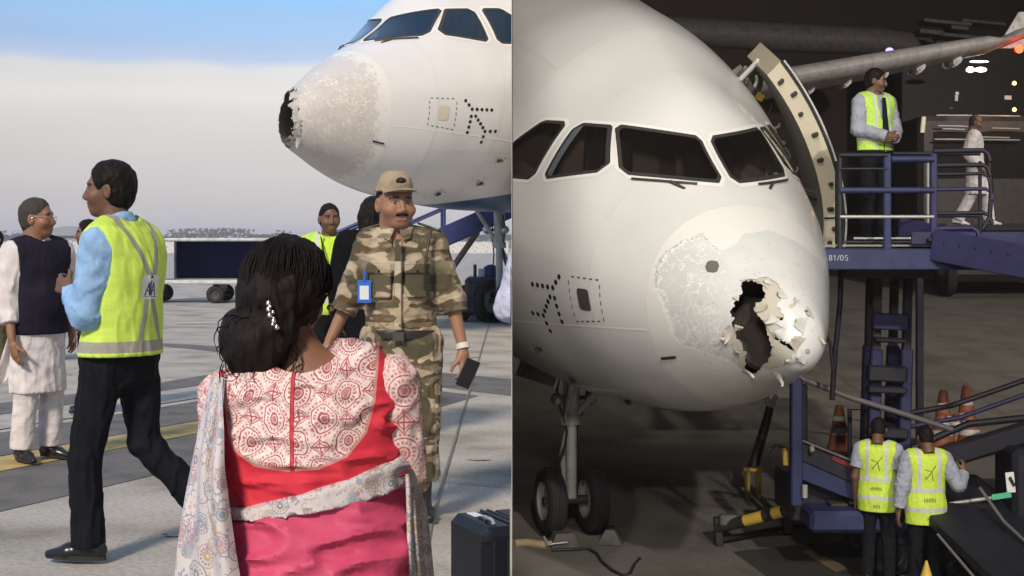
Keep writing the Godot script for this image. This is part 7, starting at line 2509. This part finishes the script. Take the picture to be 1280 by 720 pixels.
func night_crew() -> void:
	var p := at(1094, 299, 14.4)
	p.y = 1.385
	var o := person({"label": "man in lime vest and dark tie standing on the raised blue platform", "pos": p, "yaw": 0.45, "h": 1.76, "skin": Color(0.16, 0.085, 0.055), "look": 0.75, "nod": 0.12, "hair": M.hair_black, "face": {"fluff": 0.004}, "cell": 0.0135, "head_cell": 0.006,
		"pose": {"ell": Vector3(0.235, 1.15, 0.02), "elr": Vector3(-0.235, 1.15, 0.02), "wrl": Vector3(0.06, 1.06, 0.22), "wrr": Vector3(-0.05, 1.07, 0.23)},
		"handl": {"dir": Vector3(-1, 0, 0.4), "palm": Vector3(0, 0, -1), "thumb": Vector3(0, 1, 0), "curl": 0.7}, "handr": {"dir": Vector3(1, -0.1, 0.4), "palm": Vector3(0, 0, -1), "thumb": Vector3(0, 1, 0), "curl": 0.7},
		"wear": [{"kind": "shirt", "mat": M.grey_shirt, "inf": 0.012, "loose": 0.014, "wrinkle": 0.018, "seed": 81}, {"kind": "vest", "name": "safety_vest", "mat": M.vest_lapel, "print": true, "inf": 0.034, "hem": 0.94, "seed": 82}, {"kind": "trousers", "mat": M.black_trousers, "seed": 83}, {"kind": "shoes", "mat": M.shoe_black}]})
	part("tie", Geo.new().flat([Vector2(-0.02, 0), Vector2(0.02, 0), Vector2(0.035, -0.36), Vector2(0, -0.41), Vector2(-0.035, -0.36)], Transform3D(Basis(Vector3.RIGHT, -0.10), Vector3(0, 1.47, 0.135)), 0.008).mesh(), M.tie_navy, o)
	p = at(1219, 299, 21.5)
	p.y = 1.64
	person({"label": "man in white kurta and white pyjamas walking behind the platform railings", "pos": p, "yaw": 1.2, "h": 1.66, "skin": Color(0.17, 0.085, 0.05), "nod": 0.3, "hair": M.hair_grey, "face": {"bald": true, "hairline": 0.085}, "cell": 0.015, "head_cell": 0.007,
		"pose": {"kneel": Vector3(0.10, 0.50, 0.16), "anklel": Vector3(0.11, 0.085, 0.20), "toel": Vector3(0.12, 0.03, 0.36), "kneer": Vector3(-0.10, 0.50, -0.05), "ankler": Vector3(-0.11, 0.10, -0.26), "toer": Vector3(-0.12, 0.03, -0.12), "elr": Vector3(-0.23, 1.14, -0.1), "wrr": Vector3(-0.23, 0.92, 0.08)},
		"wear": [{"kind": "shirt", "name": "kurta", "mat": M.white_cotton, "inf": 0.018, "loose": 0.026, "reach": 0.9, "low": 0.50, "hem": 0.50, "flare": 0.22, "wrinkle": 0.024, "seed": 91}, {"kind": "trousers", "name": "pyjamas", "mat": M.white_loose, "inf": 0.03, "inf2": 0.05, "seed": 92}, {"kind": "shoes", "mat": M.white_loose}]})
	p = at(1098, 299, 14.7)
	p.y = night_y(14.7)
	person({"label": "ground worker in lime vest seen from behind, head bowed, left of the pair", "pos": p, "yaw": 2.75, "h": 1.72, "skin": Color(0.13, 0.065, 0.04), "nod": 0.55, "hair": M.hair_black, "cell": 0.012, "head_cell": 0.0065, "group": "",
		"wear": [{"kind": "shirt", "mat": M.grey_shirt, "reach": 0.32, "inf": 0.014, "loose": 0.018, "seed": 101}, {"kind": "vest", "name": "safety_vest", "mat": M.vest_crew, "print": true, "inf": 0.036, "hem": 0.80, "low": 0.78, "flare": 0.19, "seed": 102, "cell": 0.010}, {"kind": "trousers", "mat": M.black_trousers, "seed": 103}, {"kind": "shoes", "mat": M.shoe_black}]})
	p = at(1157, 299, 14.4)
	p.y = night_y(14.4)
	person({"label": "ground worker in lime vest raising the right hand, right of the pair", "pos": p, "yaw": 3.2, "h": 1.70, "skin": Color(0.15, 0.075, 0.045), "nod": 0.5, "hair": M.hair_black, "cell": 0.012, "head_cell": 0.0065,
		"view": {"shr": Vector3(0.18, 1.38, 0.0), "elr": Vector3(0.315, 1.13, 0.04), "wrr": Vector3(0.42, 1.22, -0.12), "ell": Vector3(-0.25, 1.10, 0.05), "wrl": Vector3(-0.285, 0.87, 0.06), "shl": Vector3(-0.18, 1.38, 0)},
		"handr": {"dir": Vector3(-0.2, 1, 0.4), "palm": Vector3(0.4, 0, 1), "thumb": Vector3(1, 0, 0), "curl": 0.6}, "handl": {"curl": 0.4},
		"wear": [{"kind": "shirt", "mat": M.grey_shirt, "reach": 0.93, "inf": 0.014, "loose": 0.018, "seed": 111, "wrinkle": 0.02}, {"kind": "vest", "name": "safety_vest", "mat": M.vest_crew, "print": true, "inf": 0.036, "hem": 0.76, "low": 0.74, "flare": 0.19, "seed": 112, "cell": 0.010}, {"kind": "trousers", "mat": M.black_trousers, "seed": 113}, {"kind": "shoes", "mat": M.shoe_black}]})

# ---------------------------------------------------------------- the woman in the foreground
func blouse_image(size: int) -> ImageTexture:      # u across the back, v down from the neck: red cloth with a printed round yoke
	var tile := block_print(200).get_image()
	var im := Image.create(size, size, false, Image.FORMAT_RGB8)
	var nz := noise(0.006, 8, 4)
	var red := Color(0.64, 0.030, 0.060)
	var yoke := PackedVector2Array([Vector2(0.075, 0.0), Vector2(0.080, 0.16), Vector2(0.105, 0.32), Vector2(0.155, 0.43), Vector2(0.26, 0.495), Vector2(0.42, 0.515), Vector2(0.57, 0.505), Vector2(0.70, 0.46), Vector2(0.785, 0.37), Vector2(0.825, 0.24), Vector2(0.835, 0.10), Vector2(0.82, -0.2), Vector2(0.075, -0.2)])
	for y in size:
		for x in size:
			var q := Vector2((x + 0.5) / size, (y + 0.5) / size)
			var d := pad(q, yoke)
			var f := 1.0 + 0.16 * nz.get_noise_2d(x, y)
			var c := red
			if d > 0.0:
				var wob := Vector2(nz.get_noise_2d(x * 0.8, y * 0.8), nz.get_noise_2d(x * 0.8 + 900.0, y * 0.8)) * 26.0
				c = tile.get_pixel(posmod(int(q.x * 860 + wob.x), 200), posmod(int(q.y * 860 * 1.16 + wob.y), 200)).srgb_to_linear()
				if d < 0.012: c = Color(0.60, 0.30, 0.28)
			if d > 0.0 and absf(q.x - 0.435 - 0.02 * q.y) < 0.010: c = Color(0.62, 0.05, 0.07) if absf(q.x - 0.435 - 0.02 * q.y) < 0.006 else Color(0.25, 0.02, 0.03)
			im.set_pixel(x, y, lin(c.r * f, c.g * f, c.b * f))
	im.generate_mipmaps()
	return ImageTexture.create_from_image(im)

func woman() -> void:
	var m := mat("blouse", Color.WHITE, 0.75)
	m.albedo_texture = blouse_image(900)
	m.roughness = 0.8
	m.texture_repeat = false
	m = mat("printed_sleeve", Color.WHITE, 0.8)
	m.albedo_texture = block_print(200)
	triplanar(m, 7.5)
	m = mat("printed_drape", Color.WHITE, 0.85)
	m.albedo_texture = paisley_print(1024)
	m = mat("pink_silk", Color(0.60, 0.065, 0.16), 0.62)
	with_normal(m, crease, 0.5)
	triplanar(m, 2.2)
	m.rim_enabled = true
	m.rim = 0.4
	m = mat("woman_hair", Color(0.012, 0.0085, 0.009), 0.68)
	m.metallic_specular = 0.3
	var d := 3.05
	var root := at(385, 299, d)
	root.y = 0.0
	# V: a point of the picture plane at her distance, from the node; z towards the camera
	var V := func(u: float, v: float, z: float) -> Vector3: return Vector3((u - 385.0) * d / FOCAL, EYE - (v - 299.0) * d / FOCAL, z)
	var turn := PI + 0.12
	var back := Basis(Vector3.UP, -turn)
	var view := {"head": V.call(358, 372, -0.03), "neck": V.call(378, 448, -0.01), "chest": V.call(388, 560, 0.0), "waist": V.call(388, 670, 0.0), "shl": V.call(299, 492, 0.0), "shr": V.call(471, 476, 0.0),
		"ell": V.call(270, 640, -0.03), "elr": V.call(507, 630, -0.05), "wrl": V.call(300, 745, -0.20), "wrr": V.call(480, 740, -0.22),
		"hipl": Vector3(-0.085, 0.74, 0), "hipr": Vector3(0.085, 0.74, 0), "kneel": Vector3(-0.09, 0.40, -0.02), "kneer": Vector3(0.09, 0.40, -0.02), "anklel": Vector3(-0.09, 0.07, 0.0), "ankler": Vector3(0.09, 0.07, 0.0), "toel": Vector3(-0.11, 0.025, -0.15), "toer": Vector3(0.11, 0.025, -0.15)}
	var o := person({"label": "woman seen from behind in red blouse with printed yoke and pink sari", "pos": root, "yaw": turn, "h": 1.52, "skin": Color(0.24, 0.125, 0.08), "look": -0.30, "cell": 0.011, "head_cell": 0.0042, "hand_cell": 0.005, "view": view, "wear": [{"kind": "shoes", "mat": M.leather_black}]})
	var k := 1.52 / 1.75
	var j := joints({}, k)
	for key in view: j[key] = back * view[key]
	# blouse
	var b := bounds(j, ["hipl", "hipr", "shl", "shr", "neck"], 0.2)
	var f := Field.new(b.position, b.end, 0.0085)
	torso(f, j, k * 1.06, 0.018)
	f.cone(j.chest, j.waist, 0.155, 0.150, 0.05, 0.76, 1.18)
	ruffle(f, 0.032, Vector3(0.6, 1.5, 0.6), 201, 8.0)
	f.carve(j.neck + back * Vector3(0.0, 0.045, 0.035), Vector3(0.085, 0.075, 0.12), 0.006)
	for s in ["l", "r"]:
		var out: Vector3 = (j["sh" + s] - j.neck) * Vector3(1, 0, 1)
		f.cut(j["sh" + s] + out.normalized() * 0.052 + Vector3(0, 0, 0), out.normalized(), 0.3)
	f.cut(Vector3(0, 0.80, 0), Vector3.DOWN)
	var g := f.geo()
	g.uv.resize(g.v.size())
	for i in g.v.size():
		var w := Basis(Vector3.UP, turn) * g.v[i]
		g.uv[i] = Vector2((w.x + 0.205) / 0.43, (1.235 - w.y) / 0.50)
	part("blouse", g.mesh(), M.blouse, o)
	for s in ["l", "r"]:
		var fs := Field.new(j["sh" + s].min(j["el" + s]) - Vector3.ONE * 0.14, j["sh" + s].max(j["el" + s]) + Vector3.ONE * 0.14, 0.008)
		fs.cone(j["sh" + s] + (j["sh" + s] - j.neck) * Vector3(0.24, 0, 0.24), j["sh" + s].lerp(j["el" + s], 0.9), 0.054, 0.053, 0.02)
		ruffle(fs, 0.012, Vector3(1, 1, 1), 207, 12.0)
		fs.cut(j["sh" + s].lerp(j["el" + s], 0.85), (j["el" + s] - j["sh" + s]).normalized())
		part("sleeve", fs.geo().mesh(), M.printed_sleeve, o)
	# sari: wound round hips and waist, its upper edge rising to the right across the back
	b = AABB(Vector3(-0.36, -0.02, -0.34), Vector3(0.72, 1.20, 0.68))
	f = Field.new(b.position, b.end, 0.0105)
	var hip: Vector3 = (j.hipl + j.hipr) * 0.5
	f.cone(j.chest + Vector3(0, -0.02, 0), j.waist, 0.168, 0.172, 0.05, 0.82, 1.22)
	f.cone(j.waist, hip, 0.174, 0.190, 0.05, 0.86, 1.18)
	f.cone(hip, Vector3(hip.x, 0.03, hip.z), 0.19, 0.26, 0.05, 0.9, 1.1)
	ruffle(f, 0.050, Vector3(0.6, 1.7, 0.6), 211, 5.0)
	var slope := back * Vector3(-0.24, 1.0, 0.10).normalized()
	f.cut(back * Vector3(0.0, 0.905, 0.15), slope)
	f.cut(Vector3(0, 0.02, 0), Vector3.DOWN)
	g = f.geo()
	part("sari", g.mesh(), M.pink_silk, o)
	# printed border along that edge
	f = Field.new(Vector3(-0.34, 0.72, -0.3), Vector3(0.34, 1.2, 0.3), 0.0085)
	f.cone(j.chest + Vector3(0, -0.02, 0), j.waist, 0.175, 0.179, 0.05, 0.82, 1.22)
	f.cone(j.waist, hip, 0.181, 0.197, 0.05, 0.86, 1.18)
	ruffle(f, 0.020, Vector3(0.8, 1.5, 0.8), 211, 5.0)
	f.cut(back * Vector3(0.0, 0.930, 0.15), (slope + back * Vector3(-0.03, 0, 0)).normalized())
	f.cut(back * Vector3(0.0, 0.893, 0.15), -(slope + back * Vector3(0.10, 0, 0)).normalized())
	g = f.geo()
	g.uv.resize(g.v.size())
	for i in g.v.size(): g.uv[i] = Vector2(g.v[i].x, g.v[i].y) * 4.5
	part("sari_border", g.mesh(), M.printed_drape, o)
	# the pale printed drape over the left shoulder and down the left side
	for q in [0, 1]:
		var rows := []
		var us := []
		for jj in 46:
			var t := jj / 45.0
			var row := []
			var ur := []
			for i in 26:
				var u := i / 25.0
				var v := lerpf(468.0, 860.0, t)
				var left := lerpf(272.0, 226.0, pow(t, 0.8)) - 10.0 * sin(t * 3.0)
				var right := 290.0 + 12.0 * t + 62.0 * pow(t, 1.6)
				var zz := 0.040 + (0.125 + 0.05 * t) * sin(u * PI * 0.5) * minf(1.0, t * 3.0 + 0.25) + 0.03 * t
				if q == 1:
					left = lerpf(512.0, 520.0, t)
					right = left + 3.0 + 27.0 * sqrt(t)
					v = lerpf(585.0, 860.0, t)
					zz = 0.075 - 0.03 * u - 0.10 * u * u
				var p: Vector3 = V.call(lerpf(left, right, u), v, zz)
				p.z += 0.014 * sin(u * 15.0 + t * 2.5) * minf(1.0, t * 4.0) + 0.008 * sin(u * 7.0 - t * 9.0)
				row.append(back * p)
				ur.append(Vector2(u * (0.55 if q == 0 else 0.2) + 0.05 * t + 0.3 * q, t * 1.9))
			rows.append(row)
			us.append(ur)
		var sh := Geo.new().sheet(rows, us)
		sh.add(Geo.new().sheet(rows, us, false, true).push(0.004))
		part("printed_shawl", sh.mesh(), M.printed_drape, o)
	# navy hem cord along the shawl's outer fold
	var hem := []
	for i in 20:
		var t := i / 19.0
		hem.append(back * (V.call(lerpf(280.0, 268.0, t), lerpf(474.0, 640.0, t), 0.065 + 0.05 * minf(1.0, t * 2.0)) as Vector3))
	part("shawl_cord", Geo.new().tube(hem, [0.0035], 6).mesh(), M.navy_waistcoat, o)
	# hair: smooth crown drawn into a loose curled bun low on the left
	f = Field.new(Vector3(-0.26, 1.08, -0.26), Vector3(0.26, 1.52, 0.26), 0.0055)
	var C := func(u: float, v: float, z: float) -> Vector3: return back * (V.call(u, v, z) as Vector3)
	f.ell(C.call(357, 352, -0.035), Vector3(0.088, 0.098, 0.108), 0.02)
	f.ell(C.call(348, 370, 0.01), Vector3(0.088, 0.074, 0.085), 0.04)
	for q in [[328, 425, 0.055, 0.060], [304, 412, 0.03, 0.044], [340, 438, 0.045, 0.046], [316, 448, 0.045, 0.040], [324, 464, 0.035, 0.026], [297, 430, 0.02, 0.034], [352, 408, 0.05, 0.044]]:
		f.ell(C.call(q[0], q[1], q[2]), Vector3.ONE * q[3], 0.022)
	f.rough(noise(11.0, 8, 3), 0.010, Vector3(1, 1, 1))
	f.rough(noise(40.0, 9, 2), 0.006, Vector3(1.2, 0.3, 1.2))
	var face := back * Vector3(0.30, -0.05, -0.95).normalized()
	f.cut(C.call(385, 360, -0.085), face)
	f.carve(C.call(408, 384, -0.05), Vector3(0.03, 0.045, 0.05), 0.01)
	part("hair", f.geo().mesh(), M.woman_hair, o)
	var rng := RandomNumberGenerator.new()
	rng.seed = 404
	var st := Geo.new()
	var cc: Vector3 = V.call(355, 358, -0.02)
	for i in 330:
		var a := rng.randf_range(-0.15, PI + 0.15)
		var e := rng.randf_range(0.05, 1.45)
		var pts := []
		var goal: Vector3 = V.call(332 + rng.randf_range(-22, 22), 420 + rng.randf_range(-18, 20), 0.085)
		for q in 13:
			var t := q / 12.0
			var el := lerpf(e, -0.75, t)
			var az := lerpf(a, 1.95, t * t)
			var p := cc + Vector3(cos(az) * cos(el) * 0.101, sin(el) * 0.108, sin(az) * cos(el) * 0.112)
			p = p.lerp(goal, pow(t, 2.2) * 0.75)
			pts.append(back * p)
		st.tube(pts, [0.0008, 0.0011, 0.0011, 0.0011, 0.0011, 0.0011, 0.0011, 0.0011, 0.0011, 0.0010, 0.0009, 0.0007, 0.0004], 4, false)
	for i in 150:      # curls of the bun
		var c0: Vector3 = V.call(326 + rng.randf_range(-24, 34), 428 + rng.randf_range(-26, 32), 0.03)
		var r := rng.randf_range(0.014, 0.036)
		var w := rng.randf_range(0, TAU)
		var nrm := Vector3(rng.randf_range(-0.6, 0.3), rng.randf_range(-0.4, 0.4), 1.0).normalized()
		var xx := Vector3.UP.cross(nrm).normalized()
		var yy := nrm.cross(xx)
		var pts := []
		for q in 11:
			var t := q / 10.0
			var g2 := w + t * rng.randf_range(2.2, 3.0)
			pts.append(back * (c0 + (xx * cos(g2) + yy * sin(g2)) * r * (1.0 + 0.15 * t) + nrm * (0.050 - 0.05 * absf(t - 0.5))))
		st.tube(pts, [0.0006, 0.0012, 0.0014, 0.0014, 0.0014, 0.0014, 0.0014, 0.0013, 0.0011, 0.0009, 0.0004], 4, false)
	for i in 14:      # loose ends over the blouse
		var p: Vector3 = V.call(rng.randf_range(300, 352), rng.randf_range(440, 462), rng.randf_range(0.06, 0.10))
		var pts := []
		for q in 9:
			pts.append(back * p)
			p += Vector3(rng.randf_range(-0.006, 0.006) + 0.004 * sin(q + i), -0.0095, 0.004 * cos(q * 0.8))
		st.tube(pts, [0.0009, 0.0009, 0.0009, 0.0008, 0.0008, 0.0007, 0.0006, 0.0004, 0.0003], 4, false)
	tag(part("hair_strands", st.mesh(), M.woman_hair, o), "", "", "", "stuff")
	var pin := Geo.new()
	for i in 9:
		var p: Vector3 = V.call(347 + i * 1.0, 376 + i * 3.6, 0.115 + 0.004 * sin(i * 2.0))
		pin.ball(back * (p + Vector3(0.004 * sin(i * 2.6), 0, 0)), Vector3.ONE * (0.0042 if i % 2 else 0.006), 8)
	part("hair_clip", pin.mesh(), M.silver, o)
	var ear := Geo.new().ball(C.call(409, 386, -0.055), Vector3.ONE * 0.0085, 10)
	ear.tube([C.call(409, 380, -0.055), C.call(409, 384, -0.055)], [0.002], 6)
	part("earring", ear.mesh(), M.gold, o)

func _ready() -> void:
	build_hull_table()
	setting_lights()
	materials()
	glowing("flood_glow", Color(1.0, 0.92, 0.8), 6.0)
	day_ground()
	added_hall()
	airliner(false, Transform3D(Basis(Vector3(0.61722, 0.00014, -0.78679), Vector3(-0.02678, 0.99942, -0.02083), Vector3(0.78634, 0.03393, 0.61687)).orthonormalized(), Vector3(-3.202, 3.988, -19.44)), 0.0, "white airliner with a torn open nose tip, parked in daylight")
	var nx := Transform3D(Basis(Vector3(-0.27034, 0.0786, -0.95955), Vector3(0.01729, 0.9969, 0.07679), Vector3(0.96261, 0.00417, -0.27086)).orthonormalized(), Vector3(2.4066, 1.5381, -11.564))
	day_object_materials()
	night_object_materials()
	var jet := airliner(true, nx, night_y(17.1), "white airliner with a jagged hole in its nose, floodlit at night")
	jet_door(jet, nx)
	people_materials()
	woman()
	soldier()
	walking_man()
	elderly_man()
	bystanders()
	night_crew()
	baggage_trolley()
	boarding_stairs()
	ground_tug()
	suitcase()
	horizon_things()
	lift_platform()
	stair_truck()
	night_small_things()
	night_background()
